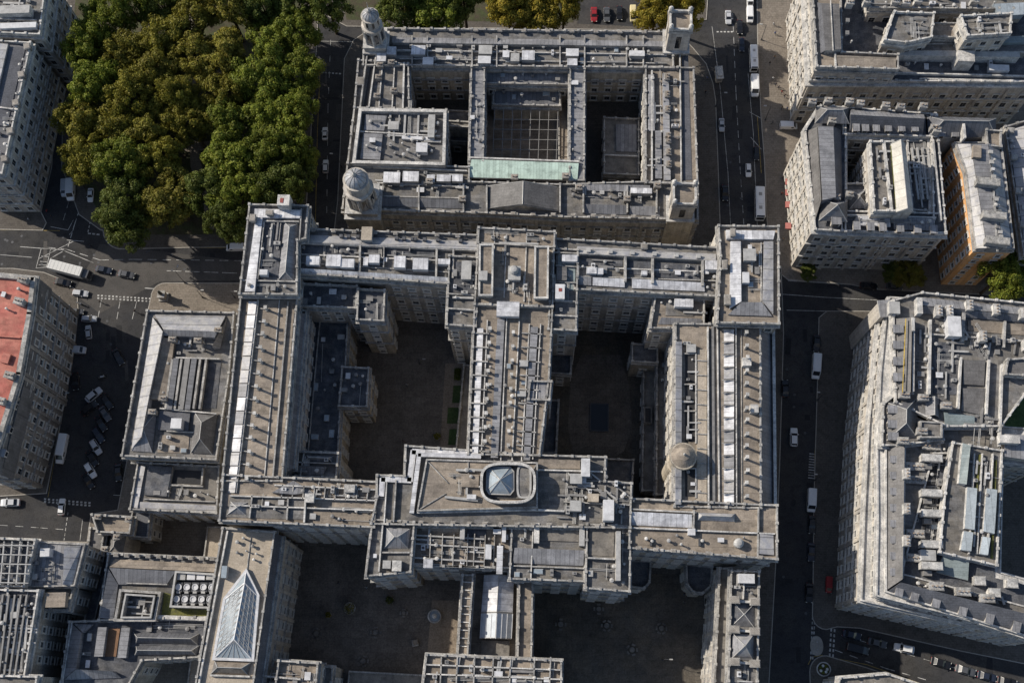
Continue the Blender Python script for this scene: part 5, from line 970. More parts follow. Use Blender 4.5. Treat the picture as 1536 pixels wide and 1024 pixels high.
# glazed plant storey
b.block([(1428,664),(1502,676),(1494,848),(1408,828),(1416,740)], 31, z0=23, wall='stone_white', roof='roof_grey', par=.8, cor=.3, parm='coping_light', win=dict(sp=3,w=1.5,h=2,fh=4,z0=3,top=1.5))
b.slope('glass_roof', [(1444,664,32.6),(1456,668,33.2),(1450,726,33.2),(1438,724,32.4)], 30.9, 'copper_grey', 'coping_light')
for q in ([(1451,730),(1466,732),(1462,794),(1447,792)], [(1480,732),(1496,734),(1492,800),(1475,796)], [(1446,796),(1460,798),(1457,826),(1441,824)], [(1474,804),(1486,806),(1482,832),(1469,830)]): b.slope('glass_roof', [(q[0]+(32.2,)), q[1]+(32.9,), q[2]+(32.9,), q[3]+(32.2,)], 30.9, 'blue_sheet', 'coping_light')
for x in (1462,1474,1490): b.line('parapet_wall', [(x,680),(x-8,830)], 31, .4, 1.2, 'coping_light')
b.clutter([(1460,682),(1498,688),(1494,728),(1456,726)], 31.1, 30, 116, 'uvhpdu'); b.clutter([(1464,734),(1480,736),(1474,826),(1458,822)], 31.1, 18, 117, 'uvhpd'); b.line('moss_strip', [(1470,682),(1456,820)], 31, .5, .35, 'moss'); b.line('moss_strip', [(1494,690),(1488,836)], 31, .5, .35, 'moss')
b.slope('glass_roof', [(1416,830,29.6),(1454,836,30.2),(1452,870,29.6),(1404,858,28.8)], 26.9, 'copper_grey', 'coping_light'); b.slope('glass_roof', [(1412,796,30),(1420,794,30),(1416,828,29.5),(1406,832,29.5)], 26.9, 'copper_grey'); b.bx('plant_housing', 1382,824,1404,840, 24, 31, 'metal_white', top='metal_light'); b.clutter([(1360,872),(1480,896),(1520,910),(1362,880)], 27.1, 20, 118, 'uvhpd'); b.slope('lead_roof', [(1362,866,28.4),(1430,882,28.4),(1500,900,28.4),(1560,914,27.6),(1560,922,27.4),(1356,872,27.6)], 26.9, 'slate_grey')
for x, y in ((1464,872),(1486,890),(1512,876)): b.chimney(x, y, 28, 2.4, 1.8, 2.8, m='coping_light')
b.slope('lead_roof', [(1508,650,32),(1560,654,32),(1560,692,31.4),(1506,684,31.4)], 28.2, 'lead_x', 'stone_white'); b.bx('plant_housing', 1500,652,1530,664, 32, 34, 'coping_light'); b.block([(1510,540),(1560,536),(1560,566),(1506,562)], 33, z0=30, wall='stone_white', roof='slate_grey', win=dict(sp=2.6,w=1.2,h=1.4,fh=3,z0=1.6,top=.6), cor=.2)

b = Bld('corner_house', 'pale-roofed house just showing at the bottom edge by the lower right street', 'house', 1300, 1030, rot=-.25)
b.block([(1258,1016),(1330,1010),(1420,1040),(1420,1080),(1250,1080)], 16, wall='stone_white', roof='roof_concrete', parm='coping_light', win=WO); b.clutter([(1266,1020),(1330,1016),(1340,1040),(1262,1040)], 16.1, 10, 120, 'uvh')
# ================================================================ ground, roads, pavements, courtyards
g = G(); S = 3000; g.put([(-S,-S,-.02),(S,-S,-.02),(S,S,-.02),(-S,S,-.02)], [[0,1,2,3]], 'asphalt'); structure('road', g)
def pave(name, pts, m='paving', z=.13, kerb=True):
    p = ccw([P(x, y, z) for x, y in pts]); g = G(); g.solid(p, -.05, m, 'kerb'); 
    if kerb: g.ring(p, 0.003, -.22, -.05, z+.006, 'kerb')
    structure(name, g)
def sheet(name, pts, m, z):
    g = G(); g.put(ccw([P(x, y, z) for x, y in pts]), [list(range(len(pts)))], m); structure(name, g)
def arc(cx, cy, r, a0, a1, n=7, ry=None): return [(cx+r*math.cos(R(a0+(a1-a0)*i/n)), cy+(ry or r)*math.sin(R(a0+(a1-a0)*i/n))) for i in range(n+1)]
# main island under the central, domed and southern buildings
pave('pavement', [(516,88)]+[(506,300),(500,352),(560,358)]+[(700,366),(1070,384),(1082,372),(1078,255),(1074,150)]+[(1070,125),(1060,96),(1050,84),(1040,72),(1020,52),(560,40),(530,60)])
pave('pavement', [(366,366),(480,366),(700,378),(1070,394),(1172,394),(1176,500),(1170,700),(1164,850),(1152,1060),(330,1060),(330,800),(345,560),(360,470)])
pave('pavement', arc(248,446,22,180,270)+[(300,424),(362,424),(366,520),(340,800),(330,1060),(-100,1060),(-100,806),(130,812),(136,770),(176,764),(190,690),(222,462)], 'paving_pale')
sheet('asphalt_patch', [(150,366),(366,392),(366,420),(240,422),(150,470),(110,440)], 'asphalt_old', .004)
# park
pave('pavement', [(105,-60),(96,40),(92,250),(118,322),(150,345)]+arc(182,346,28,180,95,6)+[(370,370),(452,368),(458,340),(476,60),(480,-60)])
sheet('park_ground', [(118,-60),(108,60),(106,250),(150,320),(180,352),(350,352),(430,340),(448,60),(452,-60)], 'soil', .15)
sheet('park_path', [(270,-40),(284,-40),(300,240),(330,340),(316,346),(286,250)], 'paving_pale', .155)
sheet('park_path', [(110,200),(290,215),(450,190),(450,200),(290,228),(110,214)], 'paving_pale', .159)
pave('pavement', [(482,-60),(482,20),(520,40),(1000,46),(1010,30),(1060,30),(1066,-60)]); sheet('park_ground', [(500,-60),(520,30),(860,34),(862,-60)], 'soil', .15)
sheet('car_park', [(866,-40),(866,36),(1000,42),(1000,-40)], 'asphalt', .14)
pave('pavement', [(-100,-80),(90,-80),(88,60),(78,250),(62,318),(70,334),(64,346),(-100,342)])
pave('pavement', [(-100,402),(20,402),(66,408),(96,420),(116,436),(118,470),(106,560),(70,740),(-100,750)])
# right hand blocks
pave('pavement', [(1134,-60),(1136,60),(1141,175),(1146,240),(1150,330),(1160,400),(1172,412),(1182,420),(1277,427),(1310,434),(1560,446),(1560,-60)], 'paving_pale')
pave('pavement', [(1228,476),(1240,466),(1290,466),(1560,470),(1560,1000),(1440,976),(1290,942),(1256,940)]+arc(1240,922,22,90,180,5)+[(1219,880),(1220,760),(1226,560)])
pave('pavement', [(1216,1060),(1214,1006)]+arc(1238,1006,24,180,275,6)+[(1300,1000),(1420,1040),(1440,1060)])
sheet('pavement_setts', [(1146,10),(1170,10),(1196,180),(1176,230),(1186,400),(1166,398),(1154,240)], 'paving_pale', .139)
# courtyards
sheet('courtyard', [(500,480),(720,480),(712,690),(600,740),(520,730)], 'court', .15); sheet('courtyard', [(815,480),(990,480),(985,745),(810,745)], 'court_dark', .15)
sheet('courtyard_floor', [(872,532),(930,532),(944,580),(948,640),(936,676),(900,700),(862,690),(852,640),(856,570)], 'court', .155)
sheet('courtyard_floor', [(648,900),(700,900),(700,990),(640,990)], 'court_pale', .156)  # paler sheet paints the sun patch on this courtyard floor
g = G(); c = P(899,626,.2); g.box(c, 4.6, 7.2, .1, .55, 0, 'metal_dark', 'pool_water'); g.ring([c+Vector((x,y,0)) for x,y in ((-2.3,-3.6),(2.3,-3.6),(2.3,3.6),(-2.3,3.6))], .12, -.12, .1, .62, 'metal_dark'); 
o = link('reflecting_pool', g.mesh('reflecting_pool')); tag(o, 'dark rectangular pool sunk in the middle of the right-hand courtyard', 'pool')
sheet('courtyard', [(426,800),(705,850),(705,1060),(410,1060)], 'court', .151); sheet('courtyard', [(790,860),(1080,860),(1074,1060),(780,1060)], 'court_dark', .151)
sheet('garden_path', [(668,545),(716,545),(708,676),(660,676)], 'court_pale', .156); sheet('lawn', [(1520,555),(1600,555),(1600,650),(1500,650)], 'lawn', .15); sheet('lawn', [(680,578),(696,578),(695,604),(678,604)], 'lawn', .16); sheet('lawn', [(672,611),(690,611),(689,635),(670,635)], 'lawn', .16); sheet('lawn', [(674,643),(692,643),(690,667),(672,667)], 'lawn', .16)
rr = random.Random(5)
for i in range(46):
    x, y = rr.choice([(rr.uniform(1085,1130), rr.uniform(0,340)), (rr.uniform(1175,1215), rr.uniform(440,1000)), (rr.uniform(110,200), rr.uniform(380,730)), (rr.uniform(0,350), rr.uniform(350,410)), (rr.uniform(476,512), rr.uniform(70,330)), (rr.uniform(1240,1500), rr.uniform(975,985))])
    w, h = rr.uniform(3,9), rr.uniform(8,34)
    if rr.random() < .3: w, h = h, w
    k = rr.uniform(-2,2); sheet('road_patch', [(x,y),(x+w,y+k*.4),(x+w+k,y+h),(x+k,y+h)], rr.choice(['asphalt_new','asphalt_old','asphalt_new']), .001+i*.00006)
for i in range(40):
    x, y = rr.choice([(rr.uniform(1085,1130), rr.uniform(0,340)), (rr.uniform(1175,1215), rr.uniform(440,1000)), (rr.uniform(110,200), rr.uniform(380,730)), (rr.uniform(0,350), rr.uniform(350,410))])
    g = G(); g.lathe(P(x, y, 0), [(.36,-.01),(.36,.012)], 'metal_dark', 10); structure('manhole_cover', g)
# ---- painted markings
def dashes(name, pts, on, off, w, m='line_white', z=.008):
    g = G(); p = [P(x, y, z) for x, y in pts]
    for a, b in zip(p, p[1:]):
        L = (b-a).length; e = (b-a)/L; n = Vector((-e.y, e.x, 0))*w/2; t = 0
        while t < L-.05:
            q0, q1 = a+e*t, a+e*min(t+on, L); g.put([q0-n, q1-n, q1+n, q0+n], [[0,1,2,3]], m); t += on+off
            if off == 0: break
    structure(name, g)
RM = 'road_marking'
dashes(RM, [(1099,20),(1104,140),(1110,250),(1116,340)], 2.2, 1.6, .14); dashes(RM, [(1068,40),(1080,130),(1092,260),(1096,340)], 30, 0, .12); dashes(RM, [(1122,110),(1130,200),(1136,340)], 30, 0, .12); dashes(RM, [(1075,48),(1100,48)], .6, .4, .4)
dashes(RM, [(1146,180),(1156,220)], 20, 0, .15); dashes(RM, [(1136,175),(1142,260)], 20, 0, .1, 'line_yellow')
dashes(RM, [(1124,168),(1142,178)], 20, 0, .15); dashes(RM, [(1126,206),(1142,224)], 20, 0, .15)
dashes(RM, [(496,60),(492,160),(490,330)], 2, 3, .12); dashes(RM, [(480,110),(476,200),(473,340)], 60, 0, .1, 'line_yellow'); dashes(RM, [(482,109),(513,111)], .6, .4, .4); dashes(RM, [(482,62),(535,63)], 30, 0, .12)
dashes(RM, [(70,371),(100,374),(150,390),(200,389),(366,391)], 2.4, 1.5, .16); dashes(RM, [(250,406),(366,410)], 4, 1.0, .16); dashes(RM, [(0,345),(90,346)], 60, 0, .1, 'line_yellow'); dashes(RM, [(192,371),(366,372)], 60, 0, .1, 'line_yellow')
dashes(RM, [(146,443),(228,448)], .5, .5, .4); dashes(RM, [(146,447),(228,452)], .5, .5, .4)
dashes(RM, [(152,450),(147,476)], 2, 1, .14); dashes(RM, [(180,452),(175,480)], 2, 1, .14); dashes(RM, [(205,452),(198,480)], 2, 1, .14); dashes(RM, [(217,432),(232,433)], 10, 0, .25)
for (a, b) in (((30,370),(96,375)),((62,372),(54,402)),((76,373),(70,400)),((58,388),(110,362)),((96,376),(140,394)),((54,402),(76,400)),((60,392),(72,393)),((58,397),(71,398)),((62,384),(74,385)),((75,388),(94,377)),((100,360),(126,362)),((104,352),(110,345))): dashes(RM, [a, b], 20, 0, .15)
dashes(RM, [(102,370),(112,336),(124,300)], 1.6, .9, .2); dashes(RM, [(132,348),(138,320),(146,290)], .7, .5, .25); dashes(RM, [(132,350),(150,352)], .8, .4, .4); dashes(RM, [(76,340),(102,345),(110,330)], 20, 0, .15); dashes(RM, [(95,330),(104,300)], 2, 1.5, .12)
dashes(RM, [(0,382),(48,386)], 20, 0, .12); dashes(RM, [(66,748),(136,754)], .55, .5, .45); dashes(RM, [(66,752),(136,758)], .55, .5, .45)
dashes(RM, [(0,787),(60,791),(100,794)], 2, 2, .12); dashes(RM, [(102,768),(96,810)], .8, .5, .15); dashes(RM, [(124,778),(120,810)], 20, 0, .12)
for x, y in ((180,690),(176,716),(170,742)): dashes(RM, [(x,y),(x+18,y+1)], 6, 0, .1)
dashes(RM, [(72,745),(90,640),(100,560)], 60, 0, .08, 'line_yellow')
dashes(RM, [(1170,441),(1240,446),(1316,450)], 40, 0, .14); dashes(RM, [(1182,421),(1278,427)], 40, 0, .14); dashes(RM, [(1180,465),(1290,468)], 40, 0, .14)
dashes(RM, [(1225,640),(1222,680),(1220,840),(1218,900)], 60, 0, .1, 'line_yellow')
for i in range(10): dashes(RM, [(1214-i*.2,680+i*4),(1250-i*.4,684+i*4)], 3.2, .6, .25)
dashes(RM, [(1219,924),(1216,990)], .7, .5, .3); dashes(RM, [(1222,924),(1219,990)], .7, .5, .3); dashes(RM, [(1247,942),(1244,990)], .7, .5, .4); dashes(RM, [(1252,943),(1249,990)], .7, .5, .4)
dashes(RM, [(1252,974),(1330,1002),(1400,1022)], 2, 1.8, .16); dashes(RM, [(1262,952),(1360,980),(1420,998),(1530,1024)], 2, 2.2, .14); dashes(RM, [(1240,984),(1300,996),(1380,1024)], 40, 0, .1, 'line_yellow'); dashes(RM, [(1212,996),(1218,985),(1232,982),(1242,984)], 20, 0, .1, 'line_yellow')
dashes(RM, [(988,988),(1060,992)], 20, 0, .1)
# ================================================================ vehicles
def loft(g, st, m):
    vs = []; n = 8
    for x, hw, zb, zt in st:
        vs += [Vector((x, y, z)) for y, z in ((-hw*.9,zb),(-hw,zb+.16),(-hw,zt-.16),(-hw*.86,zt),(hw*.86,zt),(hw,zt-.16),(hw,zb+.16),(hw*.9,zb))]
    fs = []
    for k in range(len(st)-1):
        for i in range(n): j = (i+1) % n; fs.append([k*n+i, (k+1)*n+i, (k+1)*n+j, k*n+j][::-1])
    fs.append(list(range(n))[::-1]); fs.append([(len(st)-1)*n+i for i in range(n)])
    g.put(vs, fs, m)
def quad(a, b, c, d, m, off):
    n = (Vector(b)-Vector(a)).cross(Vector(c)-Vector(a)).normalized()*off
    g = G(); g.put([Vector(q)+n for q in (a, b, c, d)]+[Vector(q)-n*.6 for q in (a, b, c, d)], [[0,1,2,3],[7,6,5,4],[0,4,5,1],[1,5,6,2],[2,6,7,3],[3,7,4,0]], m); return g
def inset(a, b, c, d, k):
    q = [Vector(v) for v in (a, b, c, d)]; m = sum(q, Vector())/4
    return [v.lerp(m, k) for v in q]
def wheel(x, y, r=.32):
    g = G(); s_ = .11 if y > 0 else -.11
    g.tube((x, y-s_, r), (x, y+s_, r), r, r, 'tyre', 12); g.tube((x, y+s_, r), (x, y+s_*1.15, r), r*.6, r*.55, 'metal_light', 8); return g
PROTO = {}
def proto(kind, parts): PROTO[kind] = [(n, g.mesh(n)) for n, g in parts]
def cabin(bx0, bx1, tx0, tx1, wb, wt, z0, z1, body, k=.1):
    """tapered cabin with window panes set just proud of it"""
    B = [(bx0,-wb,z0),(bx1,-wb,z0),(bx1,wb,z0),(bx0,wb,z0)]; T = [(tx0,-wt,z1),(tx1,-wt,z1),(tx1,wt,z1),(tx0,wt,z1)]
    g = G(); g.put(B+T, [[4,5,6,7],[0,1,5,4],[1,2,6,5],[2,3,7,6],[3,0,4,7]], body)
    ps = [('windscreen', quad(*inset(B[1],B[2],T[2],T[1],k), 'glass', .012)), ('rear_window', quad(*inset(B[3],B[0],T[0],T[3],k), 'glass', .012)),
          ('side_window', quad(*inset(B[0],B[1],T[1],T[0],k), 'glass', .012)), ('side_window', quad(*inset(B[2],B[3],T[3],T[2],k), 'glass', .012))]
    return g, ps
def lights(xf, xr, y, zf, zr):
    ps = []
    for s_ in (-1, 1):
        ps.append(('headlight', G().box(Vector((xf, s_*y, 0)), .1, .3, zf, zf+.14, 0, 'lamp_glass'))); ps.append(('tail_light', G().box(Vector((xr, s_*y, 0)), .08, .26, zr, zr+.16, 0, 'tail_glass')))
    return ps
def mk_car(kind, bx, tx, zt=1.45, wid=.88):
    g = G(); loft(g, [(-2.2,.70,.3,.80),(-2.08,.82,.26,.92),(-1.5,wid,.24,.97),(-.5,wid,.22,.95),(.9,wid,.22,.93),(1.6,wid*.97,.24,.86),(2.05,.80,.27,.74),(2.2,.64,.32,.62)], 'paint_grey')
    c, ps = cabin(bx[0], bx[1], tx[0], tx[1], .80, .62, .93, zt, 'paint_grey'); g.add(c)
    for s_ in (-1, 1): g.box(Vector((bx[1]-.25, s_*.98, 0)), .16, .2, .92, 1.06, 0, 'paint_grey')
    proto(kind, [('body', g)]+ps+[('wheel', wheel(x, y)) for x in (-1.35, 1.35) for y in (-.78, .78)]+lights(2.12, -2.17, .58, .58, .68))
mk_car('saloon', (-1.62,.92), (-1.02,.22)); mk_car('hatchback', (-2.02,.86), (-1.72,.15), 1.5); mk_car('taxi', (-1.8,.95), (-1.5,.42), 1.72)
def mk_van(kind, L, Hh, w, wind=False):
    g = G(); h = L/2
    loft(g, [(-h,w*.94,.35,Hh-.08),(-h+.15,w,.3,Hh),(h-1.55,w,.28,Hh),(h-1.35,w,.28,Hh-.05),(h-.62,w*.97,.28,1.28),(h-.1,w*.9,.3,1.0),(h,w*.78,.36,.86)], 'paint_white')
    a, b_ = (h-1.33, Hh-.10), (h-.66, 1.34)
    ps = [('windscreen', quad((b_[0],-w*.80,b_[1]),(b_[0],w*.80,b_[1]),(a[0],w*.76,a[1]),(a[0],-w*.76,a[1]), 'glass', .05))]
    for s_ in (-1, 1):
        gg = G().box(Vector((h-1.65, s_*(w+.005), 0)), .8, .03, 1.3, Hh-.35, 0, 'glass')
        if wind:
            for i in range(int((L-2.6)/1.1)): gg.box(Vector((-h+.8+i*1.1, s_*(w+.005), 0)), .9, .03, 1.3, Hh-.35, 0, 'glass')
        ps.append(('side_window', gg))
    ps.append(('rear_window', G().box(Vector((-h, 0, 0)), .03, w*1.3, 1.3, Hh-.4, 0, 'glass')))
    ps.append(('roof_panel', G().box(Vector((-.5, 0, 0)), L*.55, w*1.3, Hh-.02, Hh+.04, 0, 'paint_white')))
    proto(kind, [('body', g)]+ps+[('wheel', wheel(x, y, .36)) for x in (-h+1.1, h-.95) for y in (-w+.1, w-.1)]+lights(h-.03, -h+.0, w*.7, .78, .8))
mk_van('van', 5.4, 2.3, .98); mk_van('people_carrier', 4.7, 1.8, .92, True)
def mk_bus():
    g = G(); loft(g, [(-4.4,1.12,.35,2.9),(-4.25,1.2,.3,3.0),(4.2,1.2,.3,3.0),(4.36,1.14,.32,2.9)], 'paint_white'); ps = []
    for s_ in (-1, 1):
        gg = G()
        for i in range(6): gg.box(Vector((-3.5+i*1.38, s_*1.2, 0)), 1.2, .04, 1.3, 2.4, 0, 'glass')
        ps.append(('side_window', gg))
    ps += [('windscreen', G().box(Vector((4.36,0,0)), .05, 2.0, 1.2, 2.6, 0, 'glass').box(Vector((4.1,0,0)), .45, 2.0, 2.9, 3.015, 0, 'glass')), ('rear_window', G().box(Vector((-4.4,0,0)), .04, 1.7, 1.7, 2.6, 0, 'glass'))]
    for x in (-2.2, 1.6): ps.append(('roof_hatch', G().box(Vector((x,0,0)), .9, .8, 2.98, 3.1, 0, 'metal_light')))
    ps.append(('air_conditioner', G().box(Vector((-.3,0,0)), 1.8, 1.5, 2.98, 3.2, 0, 'paint_white')))
    proto('minibus', [('body', g)]+ps+[('wheel', wheel(x, y, .46)) for x in (-2.6, 2.9) for y in (-1.05, 1.05)]+lights(4.37, -4.4, .85, .7, .9))
mk_bus()
g = G(); g.box(Vector((-.9,0,0)), 9.2, 2.5, 1.0, 3.6, 0, 'paint_trailer'); 
for i in range(9): g.box(Vector((-5+i*1.02,0,0)), .06, 2.52, 1.0, 3.63, 0, 'paint_trailer')
cab = G(); loft(cab, [(3.8,1.15,.7,2.7),(4.0,1.2,.6,2.8),(5.3,1.2,.55,2.75),(5.75,1.15,.55,1.7),(5.85,1.05,.6,1.2)], 'paint_grey')
proto('lorry', [('cargo_box', g), ('cab', cab), ('chassis', G().box(Vector((-.2,0,0)), 10.8, 1.0, .6, 1.0, 0, 'metal_dark')), ('windscreen', quad((5.74,-.95,1.75),(5.74,.95,1.75),(5.36,.95,2.68),(5.36,-.95,2.68), 'glass', .05))]+[('wheel', wheel(x, y, .5)) for x in (-4.3,-3.1,4.7) for y in (-1.05,1.05)]+[('headlight', G().box(Vector((5.84,s_*.8,0)), .08,.35,.8,1.0,0,'lamp_glass')) for s_ in (-1,1)])
g = G(); loft(g, [(-.75,.12,.55,.85),(-.3,.16,.5,.95),(.2,.18,.5,1.0),(.55,.12,.6,.95)], 'paint_black')
proto('motorbike', [('frame', g), ('seat', G().box(Vector((-.35,0,0)), .7,.3,.84,.95,0,'metal_dark')), ('handlebar', G().tube((.5,-.36,1.08),(.5,.36,1.08),.03,.03,'metal_light',6).tube((.5,0,1.05),(.72,0,.35),.05,.05,'metal_light',6)), ('wheel', wheel(-.65,.0,.33)), ('wheel', wheel(.72,.0,.33)), ('windscreen', quad((.62,-.2,1.0),(.62,.2,1.0),(.5,.15,1.4),(.5,-.15,1.4),'glass_pale',.01))])
LEN = dict(saloon=4.4, hatchback=4.4, taxi=4.4, van=5.4, people_carrier=4.7, minibus=8.8, lorry=11.5, motorbike=2.0)
def vehicle(kind, name, cat, px, py, dx, dy, paintm, label, group=None, L=None, z=0.0):
    a, b_ = P(px, py, z), P(px+dx, py+dy, z); d = b_-a
    t = thing(name, label, cat, a, math.atan2(d.y, d.x), group)
    if L: s_ = L/LEN[kind]; t.scale = (s_, min(s_*1.02, 1.12), min(max(s_, .95), 1.08))
    for n, me in PROTO[kind]:
        o = link(n, me, t)
        if n in ('body', 'cab', 'frame', 'roof_panel') and paintm:
            for sl in o.material_slots:
                if sl.material.name in ('paint_grey', 'paint_white', 'paint_black'): sl.link = 'OBJECT'; sl.material = MATS[paintm]
    return t
V = vehicle
# --- road along the top right
GA = 'vehicles on the upper right road'
V('van','parked_van','van',1124,3,.03,1,'paint_white','white van cut by the top edge on the upper right road',GA,4.6)
V('people_carrier','parked_car','car',1124,25,.03,1,'paint_white','white people carrier just below the van at the top edge of the right road',GA,4.7)
V('saloon','moving_car','car',1092,28,.03,1,'paint_silver','silver car beside the square corner tower on the upper right road',GA,4.3)
V('saloon','moving_car','car',1109,43,.03,1,'paint_black','black car right of the silver one near the square corner tower',GA,4.4)
V('hatchback','moving_car','car',1112,69,.03,1,'paint_darkblue','dark blue car left of the white minibus, upper right road',GA,4.2)
V('minibus','white_minibus','minibus',1129,92,.04,1,'paint_white','white minibus standing at the kerb, upper one of two with a white van below it',GA,7.4)
V('van','parked_van','van',1131,132,.04,1,'paint_white','white van standing at the kerb directly below the white minibus',GA,6.2)
V('saloon','moving_car','car',1082,189,.03,1,'paint_silver','silver car alone in the shaded left lane beside the domed building',GA,3.9)
V('hatchback','moving_car','car',1134,232,.03,1,'paint_black','black car in the shade at the right kerb above a small white car',GA,4.0)
V('hatchback','moving_car','car',1122,257,.03,1,'paint_white','small white car above the long white coach on the right road',GA,3.9)
V('minibus','white_coach','coach',1138,309,.02,1,'paint_white','long white coach at the kerb beside the north-east pavilion',GA,9.0)
V('saloon','moving_car','car',1087,291,.03,1,'paint_black','black car hidden in shade left of the long white coach',GA,4.6)
V('van','parked_van','van',1182,191,1,.02,'paint_white','white van turned sideways in the alley mouth between two white buildings',GA,4.8,.14)
V('saloon','parked_car','car',488,202,.02,-1,'paint_white','white car, upper of two on the tree-lined road by the park',None,3.9)
V('hatchback','parked_car','car',489,251,.02,-1,'paint_white','white car, lower of two on the tree-lined road by the park',None,3.9)
GB = 'vehicles parked under the top edge trees'
V('saloon','parked_car','car',891,24,.02,1,'paint_red','red car parked at the top edge behind the domed building',GB,4.6,.14)
V('saloon','parked_car','car',910,24,.02,1,'paint_grey','grey car parked right of the red car at the top edge',GB,4.6,.14)
V('saloon','parked_car','car',929,22,.02,1,'paint_black','black car between the grey car and the cream van at the top edge',GB,4.4,.14)
V('van','parked_van','van',949,24,.02,1,'paint_cream','cream yellow van parked beside the yellow tree at the top edge',GB,4.6,.14)
# --- junction on the left
V('people_carrier','parked_car','car',99,284,-.03,1,'paint_silver','pale grey car left of the white van by the north-west street corner',None,4.9)
V('van','parked_van','van',108,287,-.03,1,'paint_white','white van waiting beside a pale car at the north-west street corner',None,6.0)
V('saloon','moving_car','car',137,294,-.05,1,'paint_white','white car under the park trees at the north-west junction',None,4.0)
V('van','parked_van','van',354,373,-1,.02,'paint_white','white van on the street just left of the north-west pavilion',None,4.9)
V('lorry','articulated_lorry','lorry',109,409,1,.26,'paint_grey','long lorry with a pale grey box and dark cab at the left junction',None,11.6)
V('saloon','moving_car','car',157,406,1,.19,'paint_darkblue','dark car just right of the lorry, nearer to it of two',None,4.6)
V('saloon','moving_car','car',191,413,1,.17,'paint_grey','dark grey car right of the lorry, farther from it of two',None,4.6)
V('saloon','parked_car','car',96,425,1,.2,'paint_black','black car in the shade below the lorry near the red-roofed building',None,4.6)
V('hatchback','parked_car','car',122,441,1,.1,'paint_silver','silver car in the sun at the corner of the red-roofed building',None,4.3)
V('motorbike','parked_motorbike','motorbike',120,456,1,.4,'paint_black','black motorbike in the shade just below the silver corner car',None,2.3)
V('hatchback','parked_car','car',117,468,1,.1,'paint_grey','grey car half hidden beside the facade of the red-roofed building',None,3.6)
V('hatchback','parked_car','car',135,479,1,.03,'paint_silver','silver car lying crosswise where the shade of the square begins',None,4.1)
V('hatchback','parked_car','car',134,499,-.1,-1,'paint_silver','small silver car pointing up the square, below the crosswise one',None,3.8)
V('people_carrier','parked_car','car',117,526,1,.05,'paint_silver','silver people carrier parked across, close to the red-roofed building',None,4.8)
V('saloon','moving_car','car',179,536,.5,1,'paint_black','lone black car slanting in the upper right of the square',None,4.8)
V('motorbike','parked_motorbike','motorbike',154,566,1,-.2,'paint_silver','pale motorbike alone in the middle of the square',None,2.4)
V('saloon','parked_car','car',115,573,.05,1,'paint_black','black car parked upright in the square close to the grey facade',None,4.6)
V('taxi','parked_car','car',142,593,1,-.85,'paint_silver','silver taxi slanting the other way at the top of the parked row',None,4.8)
V('taxi','parked_car','car',136,613,1,-.8,'paint_black','black taxi slanting the other way below the silver taxi',None,4.8)
GC = 'cars parked slantwise in the square'
for x, y, m, l, k in ((162,603,'paint_black','black car at the top end of the slanted row, beside the silver taxi','saloon'),(159,621,'paint_grey','dark grey car second from the top of the slanted row','saloon'),(153,636,'paint_black','black car third from the top of the slanted row','saloon'),(149,653,'paint_darkblue','dark blue car fourth in the slanted row, just above the white-roofed one','hatchback'),(145,671,'paint_silver','upper of the two pale cars in the slanted row','hatchback'),(140,688,'paint_black','black car between the two pale cars of the slanted row','saloon'),(137,706,'paint_white','white car, lower of the two pale cars in the slanted row','hatchback'),(134,722,'paint_black','black car at the bottom end of the slanted row','saloon')):
    V(k,'parked_car','car',x,y,.62,1,m,l,GC,4.4)
V('van','white_van','van',95,674,-.2,1,'paint_white','long white van in the shaded square beside the grey facade',None,7.6)
V('saloon','parked_car','car',179,709,.05,1,'paint_black','black car in the marked bay against the stone office block',None,4.5)
V('saloon','moving_car','car',17,754,-1,.02,'paint_silver','silver car on the street at the left edge below the square',None,5.0)
V('hatchback','moving_car','car',94,760,.1,-1,'paint_white','white car crossing the dotted line at the bottom of the square',None,4.2)
# --- road along the right of the central building
GD = 'vehicles on the shaded right road'
V('van','moving_van','van',1223,551,-.06,1,'paint_white','white van, upper of two on the shaded right road',GD,6.6)
V('saloon','moving_car','car',1224,516,-.05,1,'paint_black','black car directly above the upper white van on the right road',GD,4.6)
V('saloon','moving_car','car',1177,583,-.02,-1,'paint_black','black car in deep shade against the east wing of the central building',GD,4.6)
V('hatchback','moving_car','car',1190,656,0,-1,'paint_white','white car alone in the middle of the shaded right road',GD,4.8)
V('van','moving_van','van',1216,751,-.03,1,'paint_white','white van, lower of two on the shaded right road',GD,5.8)
V('saloon','parked_car','car',1217,787,-.02,1,'paint_black','black car just below the lower white van at the right kerb',GD,4.6)
V('saloon','parked_car','car',1216,828,-.02,1,'paint_darkblue','dark blue car second below the lower white van at the right kerb',GD,4.6)
V('people_carrier','parked_car','car',1242,877,-.02,1,'paint_red','dark red van-like car on the pavement against the long office facade',GD,4.0,.14)
V('saloon','parked_car','car',1213,889,-.02,1,'paint_black','black car left of the red one near the lower right corner',GD,4.8)
GE = 'cars on the street at the lower right'
V('saloon','moving_car','car',1277,952,1,.25,'paint_darkblue','dark blue car first from the left on the lower right street',GE,4.6)
V('people_carrier','moving_car','car',1285,973,1,.25,'paint_black','large black car left of the white taxi in the nearer lane',GE,5.4)
V('saloon','moving_car','car',1315,964,1,.25,'paint_grey','dark grey car between the blue car and the white taxi',GE,4.6)
V('taxi','white_taxi','taxi',1355,972,-1,-.2,'paint_white','white car alone in the middle of the lower right street',GE,4.9)
V('saloon','parked_car','car',1410,994,1,.3,'paint_black','black car leading the sunlit row at the lower right',GE,5.0)
V('saloon','parked_car','car',1447,1005,1,.28,'paint_grey','grey car second in the sunlit row at the lower right',GE,5.0)
V('saloon','parked_car','car',1479,1014,1,.26,'paint_darkblue','dark blue car third in the sunlit row at the lower right',GE,4.7)
